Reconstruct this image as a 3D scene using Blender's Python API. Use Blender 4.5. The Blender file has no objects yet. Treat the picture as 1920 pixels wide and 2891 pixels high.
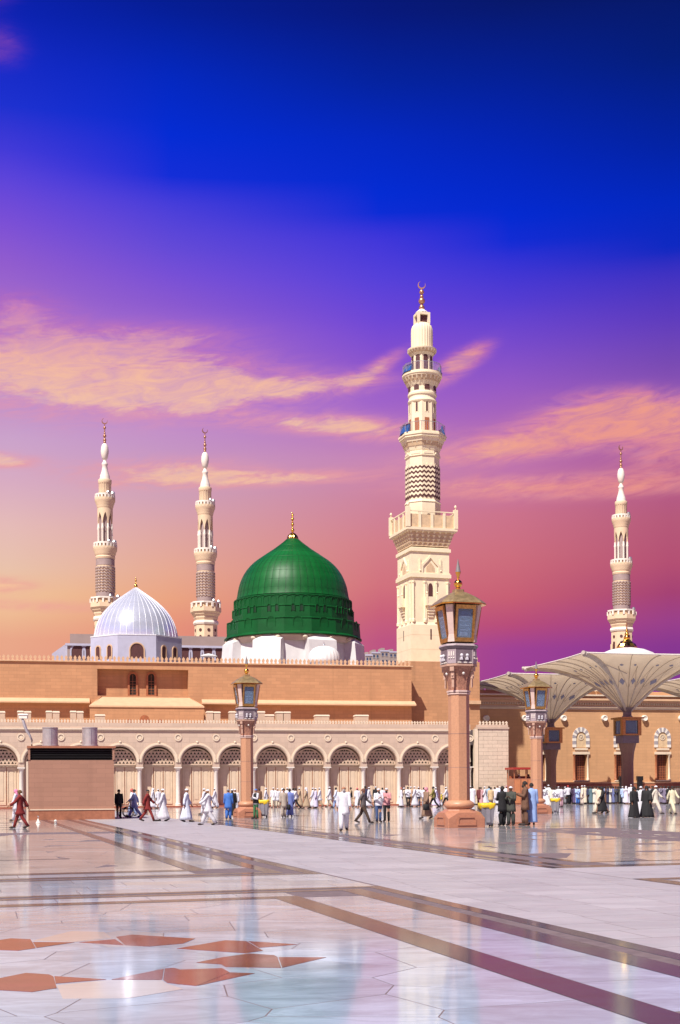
import bpy, bmesh, math, random
from mathutils import Vector, Matrix
R = math.radians
scene = bpy.context.scene
COL = scene.collection

# ------------------------------------------------------------------ camera
FPX, HOR, CZ, ROLL = 3600.0, 2222.0, 1.62, R(0.3)     # focal length and horizon in photo pixels (1920 x 2891)
cam = bpy.data.cameras.new('camera')
cam.sensor_fit = 'VERTICAL'
cam.sensor_height = 36.0
cam.lens = 36.0 * FPX / 2891.0
cam.shift_y = (HOR - 1445.5) / 2891.0
cam.clip_end = 6000
camo = bpy.data.objects.new('camera', cam)
COL.objects.link(camo)
camo.matrix_world = Matrix.Translation((0, 0, CZ)) @ Matrix.Rotation(ROLL, 4, 'Y') @ Matrix.Rotation(R(90), 4, 'X')
scene.camera = camo

# ------------------------------------------------------------------ light and exposure
SUN_AZ, SUN_EL = R(30), R(54)        # sun is behind the camera, to the left
sd = bpy.data.lights.new('sun', 'SUN')
sd.energy = 5.0
sd.angle = R(0.5)
sd.color = (1.0, 0.945, 0.86)
suno = bpy.data.objects.new('sun', sd)
COL.objects.link(suno)
tosun = Vector((-math.sin(SUN_AZ) * math.cos(SUN_EL), -math.cos(SUN_AZ) * math.cos(SUN_EL), math.sin(SUN_EL)))
suno.rotation_euler = tosun.to_track_quat('Z', 'Y').to_euler()
scene.view_settings.view_transform = 'Standard'
scene.view_settings.look = 'None'
scene.view_settings.exposure = 0.45
scene.view_settings.gamma = 1.0
scene.render.engine = 'CYCLES'
scene.cycles.use_denoising = True
scene.cycles.max_bounces = 6
scene.cycles.transparent_max_bounces = 12

def lin(c):
    out = []
    for v in c[:3]:
        v = v / 255.0
        out.append(v / 12.92 if v <= 0.04045 else ((v + 0.055) / 1.055) ** 2.4)
    return tuple(out)

# ------------------------------------------------------------------ tiny node expression helper
class S:
    nt = None
    def __init__(s, sock): s.k = sock
    @staticmethod
    def m(op, *a, clamp=False):
        n = S.nt.nodes.new('ShaderNodeMath'); n.operation = op; n.use_clamp = clamp
        for i, v in enumerate(a):
            if isinstance(v, S): S.nt.links.new(v.k, n.inputs[i])
            else: n.inputs[i].default_value = v
        return S(n.outputs[0])
    def __add__(s, o): return S.m('ADD', s, o)
    __radd__ = __add__
    def __sub__(s, o): return S.m('SUBTRACT', s, o)
    def __rsub__(s, o): return S.m('SUBTRACT', o, s)
    def __mul__(s, o): return S.m('MULTIPLY', s, o)
    __rmul__ = __mul__
    def __truediv__(s, o): return S.m('DIVIDE', s, o)
    def clamp(s): return S.m('ADD', s, 0.0, clamp=True)
def smooth(x, a, b):
    n = S.nt.nodes.new('ShaderNodeMapRange'); n.interpolation_type = 'SMOOTHSTEP'
    S.nt.links.new(x.k, n.inputs[0])
    n.inputs[1].default_value = a; n.inputs[2].default_value = b
    return S(n.outputs[0])
def ramp(fac, stops):
    n = S.nt.nodes.new('ShaderNodeValToRGB')
    cr = n.color_ramp
    while len(cr.elements) < len(stops): cr.elements.new(0.5)
    for e, (p, c) in zip(cr.elements, stops):
        e.position = p; e.color = (*c, 1)
    S.nt.links.new(fac.k, n.inputs[0])
    return n.outputs[0]
def mixc(fac, a, b, blend='MIX'):
    n = S.nt.nodes.new('ShaderNodeMix'); n.data_type = 'RGBA'; n.blend_type = blend
    if isinstance(fac, S): S.nt.links.new(fac.k, n.inputs[0])
    else: n.inputs[0].default_value = fac
    for i, v in ((6, a), (7, b)):
        if isinstance(v, tuple): n.inputs[i].default_value = (*v[:3], 1)
        else: S.nt.links.new(v, n.inputs[i])
    return n.outputs[2]
def combine(x, y, z):
    n = S.nt.nodes.new('ShaderNodeCombineXYZ')
    for i, v in enumerate((x, y, z)):
        if isinstance(v, S): S.nt.links.new(v.k, n.inputs[i])
        else: n.inputs[i].default_value = v
    return n.outputs[0]

# ------------------------------------------------------------------ world: vivid evening-coloured sky with streaky clouds
world = bpy.data.worlds.new('World')
scene.world = world
world.use_nodes = True
nt = world.node_tree
S.nt = nt
nt.nodes.clear()
tc = nt.nodes.new('ShaderNodeTexCoord')
sep = nt.nodes.new('ShaderNodeSeparateXYZ')
nt.links.new(tc.outputs['Generated'], sep.inputs[0])
dx, dy, dz = (S(sep.outputs[i]) for i in range(3))
az = S.m('ARCTAN2', dx, dy)
el = S.m('ARCSINE', dz)
def yy(py):            # photo row -> sine of elevation
    return max(0.0, math.sin(math.atan((HOR - py) / FPX)))
cols = [
 (-0.253, [(2222, (226, 150, 126)), (1810, (234, 168, 138)), (1735, (240, 190, 150)), (1680, (240, 196, 156)), (1615, (233, 194, 172)), (1500, (229, 187, 184)), (1380, (216, 172, 195)),
           (1260, (202, 163, 204)), (1180, (188, 148, 206)), (950, (166, 112, 206)), (790, (146, 93, 206)), (670, (122, 79, 214)), (552, (92, 68, 218)), (473, (66, 58, 216)), (355, (30, 49, 208)), (240, (22, 42, 198)), (90, (12, 34, 176)), (-500, (8, 22, 118))]),
 (-0.130, [(2222, (222, 128, 124)), (1773, (230, 146, 122)), (1694, (235, 164, 130)), (1615, (231, 169, 146)), (1497, (221, 165, 165)), (1387, (206, 160, 185)), (1229, (194, 144, 200)), (1166, (184, 130, 205)),
           (945, (160, 103, 206)), (867, (138, 89, 208)), (788, (120, 80, 214)), (709, (100, 74, 215)), (591, (72, 62, 218)), (512, (20, 46, 216)), (394, (5, 44, 212)), (236, (5, 40, 192)), (40, (6, 30, 150)), (-500, (6, 20, 100))]),
 (0.033, [(2222, (172, 70, 132)), (1812, (190, 86, 130)), (1734, (201, 97, 122)), (1655, (210, 114, 126)), (1537, (211, 126, 137)), (1418, (206, 131, 156)), (1300, (199, 134, 180)), (1221, (182, 118, 190)),
          (1143, (160, 100, 202)), (1024, (136, 82, 205)), (906, (110, 71, 214)), (788, (86, 65, 218)), (670, (62, 54, 218)), (610, (14, 45, 214)), (552, (5, 44, 212)), (394, (5, 40, 194)), (236, (5, 35, 160)), (39, (8, 25, 124)), (-500, (6, 18, 84))]),
 (0.135, [(2222, (138, 56, 150)), (1836, (160, 66, 148)), (1773, (184, 76, 122)), (1694, (200, 95, 116)), (1576, (205, 110, 126)), (1458, (204, 115, 140)), (1340, (191, 115, 172)), (1261, (182, 108, 178)), (1103, (150, 90, 196)),
          (985, (120, 75, 204)), (867, (86, 61, 210)), (749, (50, 50, 213)), (705, (20, 44, 213)), (630, (5, 42, 210)), (473, (4, 38, 190)), (236, (5, 32, 150)), (39, (8, 25, 110)), (-500, (6, 18, 76))]),
 (0.253, [(2222, (112, 46, 140)), (1844, (136, 56, 145)), (1773, (155, 65, 138)), (1694, (166, 67, 116)), (1615, (180, 80, 115)), (1497, (182, 90, 122)), (1379, (180, 92, 140)), (1182, (148, 88, 178)), (1064, (120, 74, 180)), (945, (94, 60, 190)),
          (827, (64, 50, 194)), (760, (16, 41, 194)), (630, (4, 40, 192)), (473, (4, 35, 165)), (236, (5, 30, 124)), (39, (8, 25, 104)), (-500, (6, 17, 70))])]
def st(lst): return [(yy(p), lin(c)) for p, c in lst]
sky = ramp(dz, st(cols[0][1]))
for (a0, _), (a1, lst) in zip(cols, cols[1:]):
    mr = nt.nodes.new('ShaderNodeMapRange'); nt.links.new(az.k, mr.inputs[0]); mr.inputs[1].default_value = a0; mr.inputs[2].default_value = a1
    sky = mixc(S(mr.outputs[0]), sky, ramp(dz, st(lst)))
# clouds: stretched noise, thick where the photo has its banks, thin elsewhere
X = az * FPX
Y = HOR - S.m('TANGENT', S.m('MINIMUM', el, 1.3)) * FPX
def bank(cx, cy, rx, ry, amp, slope=0.0):
    ux = (X - (cx - 960.0)) / rx
    uy = (Y - cy + (X - (cx - 960.0)) * slope) / ry
    return S.m('EXPONENT', (ux * ux + uy * uy) * -1.0) * amp
banks = bank(120, 1080, 430, 115, 1.0, 0.0) + bank(330, 985, 320, 48, 0.75, 0.10) + bank(560, 1095, 330, 70, 0.95, 0.02) \
    + bank(60, 910, 150, 60, 0.7, 0.05) + bank(900, 1085, 210, 26, 0.72, 0.06) + bank(1085, 1030, 70, 24, 0.75, 0.55) \
    + bank(1040, 1212, 170, 34, 0.9, -0.08) + bank(780, 1195, 180, 26, 0.6, -0.05) + bank(1300, 1035, 85, 36, 0.9, 0.5) \
    + bank(1600, 1232, 260, 48, 0.9, 0.12) + bank(1780, 1200, 190, 60, 1.0, -0.10) + bank(1420, 1285, 260, 30, 0.7, 0.05) + bank(1860, 1300, 120, 60, 0.6) \
    + bank(1600, 1390, 430, 34, 0.85, -0.02) + bank(470, 1340, 240, 40, 0.85, 0.05) + bank(760, 1352, 300, 22, 0.72, 0.05) \
    + bank(20, 1325, 110, 20, 0.95) + bank(20, 1665, 110, 24, 0.7) + bank(120, 1720, 260, 18, 0.5) + bank(-10, 20, 80, 55, 0.8) + bank(15, 190, 75, 55, 0.75)
around = S.m('EXPONENT', (el - 0.3) * (el - 0.3) * -60.0) * smooth(S.m('ABSOLUTE', az), 0.32, 0.6) * 0.6
def cnoise(sx, sy, off, detail, rough, dist):
    n = nt.nodes.new('ShaderNodeTexNoise')
    n.noise_dimensions = '3D'
    nt.links.new(combine(az * sx + off, el * sy - az * (sy * 0.12), dz * 0.0 + off), n.inputs['Vector'])
    n.inputs['Scale'].default_value = 1.0
    n.inputs['Detail'].default_value = detail
    n.inputs['Roughness'].default_value = rough
    n.inputs['Distortion'].default_value = dist
    return S(n.outputs[0])
n1 = cnoise(13, 52, 3.1, 9, 0.62, 1.1)
n2 = cnoise(46, 170, 7.7, 7, 0.6, 0.8)
field = banks * 1.3 + around
dens = smooth(field + ((n1 - 0.5) * 2.3 + (n2 - 0.5) * 1.1) * S.m('MINIMUM', field * 1.4 + 0.04, 1.0), 0.05, 1.55)
thick = ramp(dz, st([(2222, (250, 196, 150)), (1500, (250, 200, 160)), (1180, (252, 206, 160)), (1040, (248, 190, 158)),
                     (900, (214, 136, 180)), (600, (150, 86, 186)), (0, (104, 56, 180)), (-600, (80, 50, 150))]))
thin = ramp(dz, st([(2222, (238, 160, 140)), (1400, (236, 160, 160)), (1150, (226, 150, 176)), (1000, (208, 128, 180)),
                    (880, (178, 106, 190)), (600, (130, 78, 190)), (0, (96, 52, 176)), (-600, (80, 50, 150))]))
ccol = mixc(smooth(dens, 0.3, 0.95), thin, thick)
ccol = mixc(smooth(az, -0.05, 0.2), ccol, mixc(0.62, ccol, lin((238, 118, 112))))
n3 = cnoise(22, 95, 1.7, 8, 0.66, 1.6)
veil = smooth(field, 0.0, 0.8) * smooth(n3, 0.2, 0.72)            # soft haze of thin cloud round the banks
sky = mixc(veil * 0.62, sky, thin)
sky = mixc(dens * (smooth(n3, 0.2, 0.8) * 0.5 + 0.42), sky, ccol)
bg = nt.nodes.new('ShaderNodeBackground')
nt.links.new(sky, bg.inputs['Color'])
bg.inputs['Strength'].default_value = 0.732     # 2 ** -0.45: the sky keeps its own colours under the exposure
wo = nt.nodes.new('ShaderNodeOutputWorld')
nt.links.new(bg.outputs[0], wo.inputs['Surface'])

# ------------------------------------------------------------------ where a photo pixel lies in the world
def ray(px, py):
    a, b = px - 960.0, HOR - py
    c, s = math.cos(ROLL), math.sin(ROLL)
    return Vector((a * c + b * s, FPX, -a * s + b * c)) / FPX
def at(px, py, depth):
    r = ray(px, py) * depth
    return Vector((r.x, depth, CZ + r.z))
def ground(px, py):
    r = ray(px, py)
    t = -CZ / r.z
    return Vector((r.x * t, t, 0.0))
class Frame:                      # a vertical plane family: u along, v into depth, z up
    def __init__(s, px, depth, deg):
        s.o = at(px, HOR, depth); s.o.z = 0
        s.rot = R(deg)
        s.u = Vector((math.cos(s.rot), math.sin(s.rot), 0)); s.v = Vector((-math.sin(s.rot), math.cos(s.rot), 0))
    def __call__(s, px, py, v=0.0):
        r = ray(px, py)
        t = (v + (s.o - Vector((0, 0, CZ))).dot(s.v)) / r.dot(s.v)
        p = Vector((0, 0, CZ)) + r * t
        return (p - s.o).dot(s.u), p.z
    def depth(s, px, v=0.0):
        r = ray(px, HOR)
        return (v + s.o.dot(s.v)) / r.dot(s.v)

# ------------------------------------------------------------------ mesh builder
class MB:
    def __init__(s): s.v = []; s.f = []
    def add(s, vs, fs):
        o = len(s.v); s.v += [tuple(p) for p in vs]; s.f += [tuple(i + o for i in f) for f in fs]; return s
    def box(s, x0, x1, y0, y1, z0, z1):
        return s.add([(x0, y0, z0), (x1, y0, z0), (x1, y1, z0), (x0, y1, z0), (x0, y0, z1), (x1, y0, z1), (x1, y1, z1), (x0, y1, z1)],
                     [(0, 3, 2, 1), (4, 5, 6, 7), (0, 1, 5, 4), (1, 2, 6, 5), (2, 3, 7, 6), (3, 0, 4, 7)])
    def frus(s, x0, x1, y0, y1, z0, z1, i):       # box whose top is inset by i
        return s.add([(x0, y0, z0), (x1, y0, z0), (x1, y1, z0), (x0, y1, z0), (x0 + i, y0 + i, z1), (x1 - i, y0 + i, z1), (x1 - i, y1 - i, z1), (x0 + i, y1 - i, z1)],
                     [(0, 3, 2, 1), (4, 5, 6, 7), (0, 1, 5, 4), (1, 2, 6, 5), (2, 3, 7, 6), (3, 0, 4, 7)])
    def prism(s, poly, y0, y1):                   # outline in x,z (counter-clockwise seen from -y), extruded along y
        n = len(poly)
        vs = [(x, y0, z) for x, z in poly] + [(x, y1, z) for x, z in poly]
        fs = [tuple(range(n)), tuple(range(2 * n - 1, n - 1, -1))]
        fs += [(i, i + n, (i + 1) % n + n, (i + 1) % n) for i in range(n)]
        return s.add(vs, fs)
    def slab(s, poly, z0, z1):                    # outline in x,y extruded up
        n = len(poly)
        vs = [(x, y, z0) for x, y in poly] + [(x, y, z1) for x, y in poly]
        fs = [tuple(range(n - 1, -1, -1)), tuple(range(n, 2 * n))]
        fs += [(i, (i + 1) % n, (i + 1) % n + n, i + n) for i in range(n)]
        return s.add(vs, fs)
    def lathe(s, prof, n=32, c=(0, 0), phase=0.0, a0=0.0, a1=2 * math.pi, mod=None, caps=True):
        full = abs(a1 - a0 - 2 * math.pi) < 1e-6
        m = n if full else n + 1
        o = len(s.v)
        for k, (r, z) in enumerate(prof):
            for i in range(m):
                a = phase + a0 + (a1 - a0) * i / n
                rr = r * (mod(a, k) if mod else 1.0)
                s.v.append((c[0] + rr * math.cos(a), c[1] + rr * math.sin(a), z))
        for k in range(len(prof) - 1):
            for i in range(n):
                j = (i + 1) % m
                s.f.append((o + k * m + i, o + k * m + j, o + (k + 1) * m + j, o + (k + 1) * m + i))
        if full and caps:
            if prof[0][0] > 1e-4: s.f.append(tuple(o + i for i in range(m - 1, -1, -1)))
            if prof[-1][0] > 1e-4: s.f.append(tuple(o + (len(prof) - 1) * m + i for i in range(m)))
        return s
    def tube(s, pts, rad, n=8):
        if not isinstance(rad, (list, tuple)): rad = [rad] * len(pts)
        pts = [Vector(p) for p in pts]
        o = len(s.v)
        for k, p in enumerate(pts):
            d = (pts[min(k + 1, len(pts) - 1)] - pts[max(k - 1, 0)]).normalized()
            a = d.cross(Vector((0, 0, 1)))
            if a.length < 1e-3: a = d.cross(Vector((1, 0, 0)))
            a.normalize(); b = d.cross(a)
            for i in range(n):
                t = 2 * math.pi * i / n
                s.v.append(tuple(p + (a * math.cos(t) + b * math.sin(t)) * rad[k]))
        for k in range(len(pts) - 1):
            for i in range(n):
                j = (i + 1) % n
                s.f.append((o + k * n + i, o + k * n + j, o + (k + 1) * n + j, o + (k + 1) * n + i))
        s.f.append(tuple(o + i for i in range(n - 1, -1, -1)))
        s.f.append(tuple(o + (len(pts) - 1) * n + i for i in range(n)))
        return s
    def ball(s, c, r, n=12, sz=1.0):
        k = max(4, n // 2)
        prof = [(max(1e-4, r * math.sin(math.pi * i / k)), c[2] - r * sz * math.cos(math.pi * i / k)) for i in range(k + 1)]
        return s.lathe(prof, n, (c[0], c[1]), caps=False)
    def mesh(s, name, mat, smoothed=False):
        me = bpy.data.meshes.new(name)
        me.from_pydata(s.v, [], s.f)
        bm = bmesh.new(); bm.from_mesh(me); bmesh.ops.recalc_face_normals(bm, faces=bm.faces); bm.to_mesh(me); bm.free()
        if mat: me.materials.append(mat)
        if smoothed: me.shade_smooth() if smoothed is True else me.set_sharp_from_angle(angle=R(smoothed))
        return me
    def build(s, name, mat, parent=None, smoothed=False, kind=None):
        me = s.mesh(name, mat, smoothed is True)
        if smoothed and smoothed is not True:
            me.shade_smooth(); me.set_sharp_from_angle(angle=R(smoothed))
        return link(name, me, parent, kind)
def link(name, me, parent=None, kind=None):
    o = bpy.data.objects.new(name, me); COL.objects.link(o)
    if parent: o.parent = parent
    if kind: o['kind'] = kind
    return o
def empty(name, loc, rz=0.0, label=None, cat=None, group=None):
    o = bpy.data.objects.new(name, None); COL.objects.link(o)
    o.location = loc; o.rotation_euler = (0, 0, rz)
    o.empty_display_size = 0.3
    tag(o, label, cat, group)
    return o
def tag(o, label=None, cat=None, group=None, kind=None):
    if label: o['label'] = label
    if cat: o['category'] = cat
    if group: o['group'] = group
    if kind: o['kind'] = kind
    return o
KIDS = {}
def copy_tree(o, parent=None):
    c = o.copy(); COL.objects.link(c); c.parent = parent
    for ch in list(o.children): copy_tree(ch, c)
    return c
def arc(cx, cz, r, a0, a1, n):
    return [(cx + r * math.cos(a0 + (a1 - a0) * i / n), cz + r * math.sin(a0 + (a1 - a0) * i / n)) for i in range(n + 1)]
def archpoly(cx, z0, w, zs, n=10, point=0.0):     # arched opening outline: half width w, springing zs, optional pointed rise
    top = [(cx + w * math.cos(t), zs + w * math.sin(t) * (1 + point) ) for t in [math.pi * i / n for i in range(n + 1)]]
    return [(cx - w, z0), (cx + w, z0)] + top
# ------------------------------------------------------------------ materials
def material(name, col, rough=0.6, var=0.12, scale=3.0, bump=0.0, metal=0.0, bscale=None, coat=0.0, grime=0.0, perobj=0.0, spec=None, coords='Object', hue=None):
    m = bpy.data.materials.new(name); m.use_nodes = True
    S.nt = m.node_tree
    b = m.node_tree.nodes['Principled BSDF']
    tcn = m.node_tree.nodes.new('ShaderNodeTexCoord')
    def noise(sc, det=5, ro=0.6, mp=None):
        n = m.node_tree.nodes.new('ShaderNodeTexNoise')
        v = tcn.outputs[coords]
        if mp:
            q = m.node_tree.nodes.new('ShaderNodeMapping'); q.inputs['Scale'].default_value = mp
            m.node_tree.links.new(v, q.inputs[0]); v = q.outputs[0]
        m.node_tree.links.new(v, n.inputs['Vector'])
        n.inputs['Scale'].default_value = sc; n.inputs['Detail'].default_value = det; n.inputs['Roughness'].default_value = ro
        return S(n.outputs[0])
    c = tuple(col)
    dark = tuple(x * (1 - var) for x in c); lite = tuple(min(0.95, x * (1 + var)) for x in c)
    if hue: dark = tuple(x * h for x, h in zip(dark, hue))
    out = mixc(smooth(noise(scale), 0.3, 0.7), dark, lite)
    if grime:
        out = mixc(smooth(noise(1.2, 6, 0.7, (1, 1, 0.12)), 0.5, 0.8) * grime, out, tuple(x * 0.55 for x in c))
    if perobj:
        oi = m.node_tree.nodes.new('ShaderNodeObjectInfo')
        hs = m.node_tree.nodes.new('ShaderNodeHueSaturation')
        m.node_tree.links.new(out, hs.inputs['Color'])
        v = S(oi.outputs['Random']) * (2 * perobj) + (1 - perobj)
        m.node_tree.links.new(v.k, hs.inputs['Value']); out = hs.outputs[0]
    m.node_tree.links.new(out, b.inputs['Base Color'])
    b.inputs['Roughness'].default_value = rough
    rr = (noise(scale * 2.3) - 0.5) * 0.18 + rough
    m.node_tree.links.new(rr.clamp().k, b.inputs['Roughness'])
    b.inputs['Metallic'].default_value = metal
    if coat: b.inputs['Coat Weight'].default_value = coat; b.inputs['Coat Roughness'].default_value = 0.05
    if spec is not None: b.inputs['Specular IOR Level'].default_value = spec
    if bump:
        bn = m.node_tree.nodes.new('ShaderNodeBump'); bn.inputs['Strength'].default_value = bump; bn.inputs['Distance'].default_value = 0.02
        m.node_tree.links.new(noise(bscale or scale * 8).k, bn.inputs['Height'])
        m.node_tree.links.new(bn.outputs[0], b.inputs['Normal'])
    return m
def coursed(name, col, w=0.9, h=0.32, mort=0.012, rough=0.75, var=0.10, joint=0.72, plane='xz', streak=0.25):
    """stone laid in courses too fine to be told apart one by one"""
    m = bpy.data.materials.new(name); m.use_nodes = True
    S.nt = m.node_tree; L = m.node_tree.links
    b = m.node_tree.nodes['Principled BSDF']
    tcn = m.node_tree.nodes.new('ShaderNodeTexCoord')
    sp = m.node_tree.nodes.new('ShaderNodeSeparateXYZ'); L.new(tcn.outputs['Object'], sp.inputs[0])
    x, y, z = (S(sp.outputs[i]) for i in range(3))
    vec = combine(x + y, z, 0.0) if plane == 'xz' else combine(x, y, 0.0)
    br = m.node_tree.nodes.new('ShaderNodeTexBrick')
    L.new(vec, br.inputs['Vector'])
    br.inputs['Scale'].default_value = 1.0
    br.inputs['Brick Width'].default_value = w; br.inputs['Row Height'].default_value = h
    br.inputs['Mortar Size'].default_value = mort; br.inputs['Mortar Smooth'].default_value = 0.3; br.inputs['Bias'].default_value = 0.0
    c = tuple(col)
    br.inputs['Color1'].default_value = (*[v * (1 - var) for v in c], 1)
    br.inputs['Color2'].default_value = (*[min(0.95, v * (1 + var)) for v in c], 1)
    br.inputs['Mortar'].default_value = (*[v * joint for v in c], 1)
    n = m.node_tree.nodes.new('ShaderNodeTexNoise'); L.new(tcn.outputs['Object'], n.inputs['Vector'])
    n.inputs['Scale'].default_value = 0.7; n.inputs['Detail'].default_value = 6; n.inputs['Roughness'].default_value = 0.65
    out = mixc(smooth(S(n.outputs[0]), 0.35, 0.75) * streak, br.outputs['Color'], tuple(v * 0.78 for v in c))
    q = m.node_tree.nodes.new('ShaderNodeMapping'); q.inputs['Scale'].default_value = (1.6, 1.6, 0.12); L.new(tcn.outputs['Object'], q.inputs[0])
    n2 = m.node_tree.nodes.new('ShaderNodeTexNoise'); L.new(q.outputs[0], n2.inputs['Vector']); n2.inputs['Scale'].default_value = 1.0; n2.inputs['Detail'].default_value = 6
    out = mixc(smooth(S(n2.outputs[0]), 0.52, 0.75) * (streak * 0.9), out, tuple(v * 0.62 for v in c))
    L.new(out, b.inputs['Base Color'])
    b.inputs['Roughness'].default_value = rough
    bn = m.node_tree.nodes.new('ShaderNodeBump'); bn.inputs['Strength'].default_value = 0.5; bn.inputs['Distance'].default_value = 0.01; bn.invert = True
    L.new(br.outputs['Fac'], bn.inputs['Height']); L.new(bn.outputs[0], b.inputs['Normal'])
    return m
def marble(name, col, rough, vein=0.35, perobj=0.08, w=None, h=None, spec=0.5, warm=None):
    m = bpy.data.materials.new(name); m.use_nodes = True
    S.nt = m.node_tree; L = m.node_tree.links
    b = m.node_tree.nodes['Principled BSDF']
    tcn = m.node_tree.nodes.new('ShaderNodeTexCoord')
    def noise(sc, det, ro, dist=0.0, mp=(1, 1, 1)):
        q = m.node_tree.nodes.new('ShaderNodeMapping'); q.inputs['Scale'].default_value = mp; q.inputs['Rotation'].default_value = (0, 0, R(-17))
        L.new(tcn.outputs['Object'], q.inputs[0])
        n = m.node_tree.nodes.new('ShaderNodeTexNoise'); L.new(q.outputs[0], n.inputs['Vector'])
        n.inputs['Scale'].default_value = sc; n.inputs['Detail'].default_value = det; n.inputs['Roughness'].default_value = ro; n.inputs['Distortion'].default_value = dist
        return S(n.outputs[0])
    c = tuple(col)
    out = mixc(smooth(noise(1.1, 8, 0.65, 0.6, (0.7, 1.6, 1)), 0.32, 0.7), tuple(v * (1 - vein) for v in c), c)
    v2 = S.m('ABSOLUTE', noise(0.9, 6, 0.6, 1.4, (0.6, 1.8, 1)) - 0.5)
    out = mixc((1.0 - smooth(v2, 0.0, 0.045)) * (vein * 1.1), out, tuple(v * 0.6 for v in c))
    if w:
        q = m.node_tree.nodes.new('ShaderNodeMapping'); q.inputs['Rotation'].default_value = (0, 0, R(-17)); L.new(tcn.outputs['Object'], q.inputs[0])
        br = m.node_tree.nodes.new('ShaderNodeTexBrick'); L.new(q.outputs[0], br.inputs['Vector'])
        br.inputs['Scale'].default_value = 1.0; br.inputs['Brick Width'].default_value = w; br.inputs['Row Height'].default_value = h
        br.inputs['Mortar Size'].default_value = 0.006; br.inputs['Bias'].default_value = 0.0
        br.inputs['Color1'].default_value = (0.86, 0.86, 0.86, 1); br.inputs['Color2'].default_value = (1, 1, 1, 1); br.inputs['Mortar'].default_value = (0.55, 0.5, 0.48, 1)
        out = mixc(1.0, out, br.outputs['Color'], 'MULTIPLY')
    if perobj:
        oi = m.node_tree.nodes.new('ShaderNodeObjectInfo')
        hs = m.node_tree.nodes.new('ShaderNodeHueSaturation'); L.new(out, hs.inputs['Color'])
        ge = m.node_tree.nodes.new('ShaderNodeNewGeometry')
        rnd_ = S.m('FRACT', S(oi.outputs['Random']) + S(ge.outputs['Random Per Island']))
        L.new((rnd_ * (2 * perobj) + (1 - perobj)).k, hs.inputs['Value']); out = hs.outputs[0]
        if warm: out = mixc(smooth(S.m('FRACT', rnd_ * 7.3), 0.80, 0.95) * 0.4, out, warm)
    L.new(out, b.inputs['Base Color'])
    L.new(((noise(2.0, 5, 0.6) - 0.5) * (rough * 0.9) + rough).clamp().k, b.inputs['Roughness'])
    b.inputs['Specular IOR Level'].default_value = spec
    bn = m.node_tree.nodes.new('ShaderNodeBump'); bn.inputs['Strength'].default_value = 0.04; bn.inputs['Distance'].default_value = 0.01
    L.new(noise(1.3, 2, 0.4).k, bn.inputs['Height']); L.new(bn.outputs[0], b.inputs['Normal'])
    return m
def cloth(name, col, rough=0.85):
    return material(name, col, rough, 0.10, 9.0, 0.25, bscale=30)

M = {}
M['pink'] = coursed('pink_stone', (0.52, 0.27, 0.135), 0.9, 0.30, 0.014, var=0.07, joint=0.80, streak=0.45)
M['pale_pink_trim'] = material('pink_trim', (0.62, 0.40, 0.24), 0.7, 0.06, 2.0)  # lighter pink stone for ledges, copings, merlons and cornices
M['cream'] = coursed('cream_stone', (0.565, 0.425, 0.325), 1.3, 0.45, 0.012, var=0.05, joint=0.8)
M['cream_plain'] = material('cream_plain_stone', (0.59, 0.44, 0.32), 0.7, 0.05, 1.5, 0.1)
M['cream_light'] = material('pale_cream_stone', (0.69, 0.57, 0.43), 0.65, 0.05, 1.5)
M['block'] = material('pale_block_stone', (0.62, 0.50, 0.38), 0.75, 0.05, 3.0, 0.15, perobj=0.06)
M['column_white'] = material('white_column_marble', (0.76, 0.71, 0.63), 0.4, 0.05, 4.0)
M['door'] = material('door_panel', (0.64, 0.51, 0.37), 0.6, 0.05, 2.0)
M['dark_gap'] = material('painted_dark_interior', (0.03, 0.022, 0.018), 0.9, 0.2, 2.0)  # flat near-black put in for dark interiors behind lattice and window bars
M['plinth_red'] = material('red_granite', (0.33, 0.10, 0.055), 0.35, 0.15, 6.0)
M['brown_red'] = material('brown_red_granite', (0.36, 0.145, 0.08), 0.4, 0.12, 5.0)
M['window_wood'] = material('window_wood', (0.35, 0.12, 0.05), 0.55, 0.15, 5.0)
M['white_paint'] = material('white_paint', (0.70, 0.685, 0.68), 0.6, 0.05, 1.0, grime=0.25)
M['minaret'] = material('minaret_ivory_stone', (0.80, 0.69, 0.48), 0.7, 0.05, 1.2, grime=0.12)
M['minaret_dark'] = material('minaret_ochre_trim', (0.60, 0.44, 0.27), 0.75, 0.12, 3.0, grime=0.2)  # darker ochre stone for corbels, niches, joints and pierced panels
M['zig_dark'] = material('zigzag_and_opening_dark', (0.09, 0.03, 0.028), 0.6, 0.15, 4.0)  # dark zigzag stone; also colours the plates standing in for dark openings
M['new_minaret'] = material('new_minaret_stone', (0.74, 0.57, 0.38), 0.7, 0.05, 0.8)
M['new_grey'] = material('grey_band_stone', (0.36, 0.275, 0.26), 0.7, 0.08, 1.0)
M['egg'] = material('ivory_bulb', (0.82, 0.76, 0.66), 0.5, 0.04, 1.0)
M['gold'] = material('gold', (0.85, 0.50, 0.10), 0.22, 0.08, 6.0, metal=1.0)
M['brass'] = material('brass', (0.60, 0.36, 0.11), 0.35, 0.25, 12.0, metal=1.0)
M['copper'] = material('reddish_finial_metal', (0.55, 0.30, 0.18), 0.4, 0.15, 4.0, metal=0.8)
M['steel'] = material('steel', (0.55, 0.57, 0.60), 0.35, 0.08, 8.0, metal=0.9)
M['lead'] = material('silver_lead_sheet', (0.60, 0.63, 0.75), 0.22, 0.06, 1.5, metal=0.40, perobj=0.04)
M['lead_rib'] = material('silver_rib', (0.80, 0.81, 0.85), 0.4, 0.04, 2.0, metal=0.1)
M['drum_grey'] = material('bluish_drum_plaster', (0.46, 0.46, 0.58), 0.6, 0.05, 1.0, grime=0.15)
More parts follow.
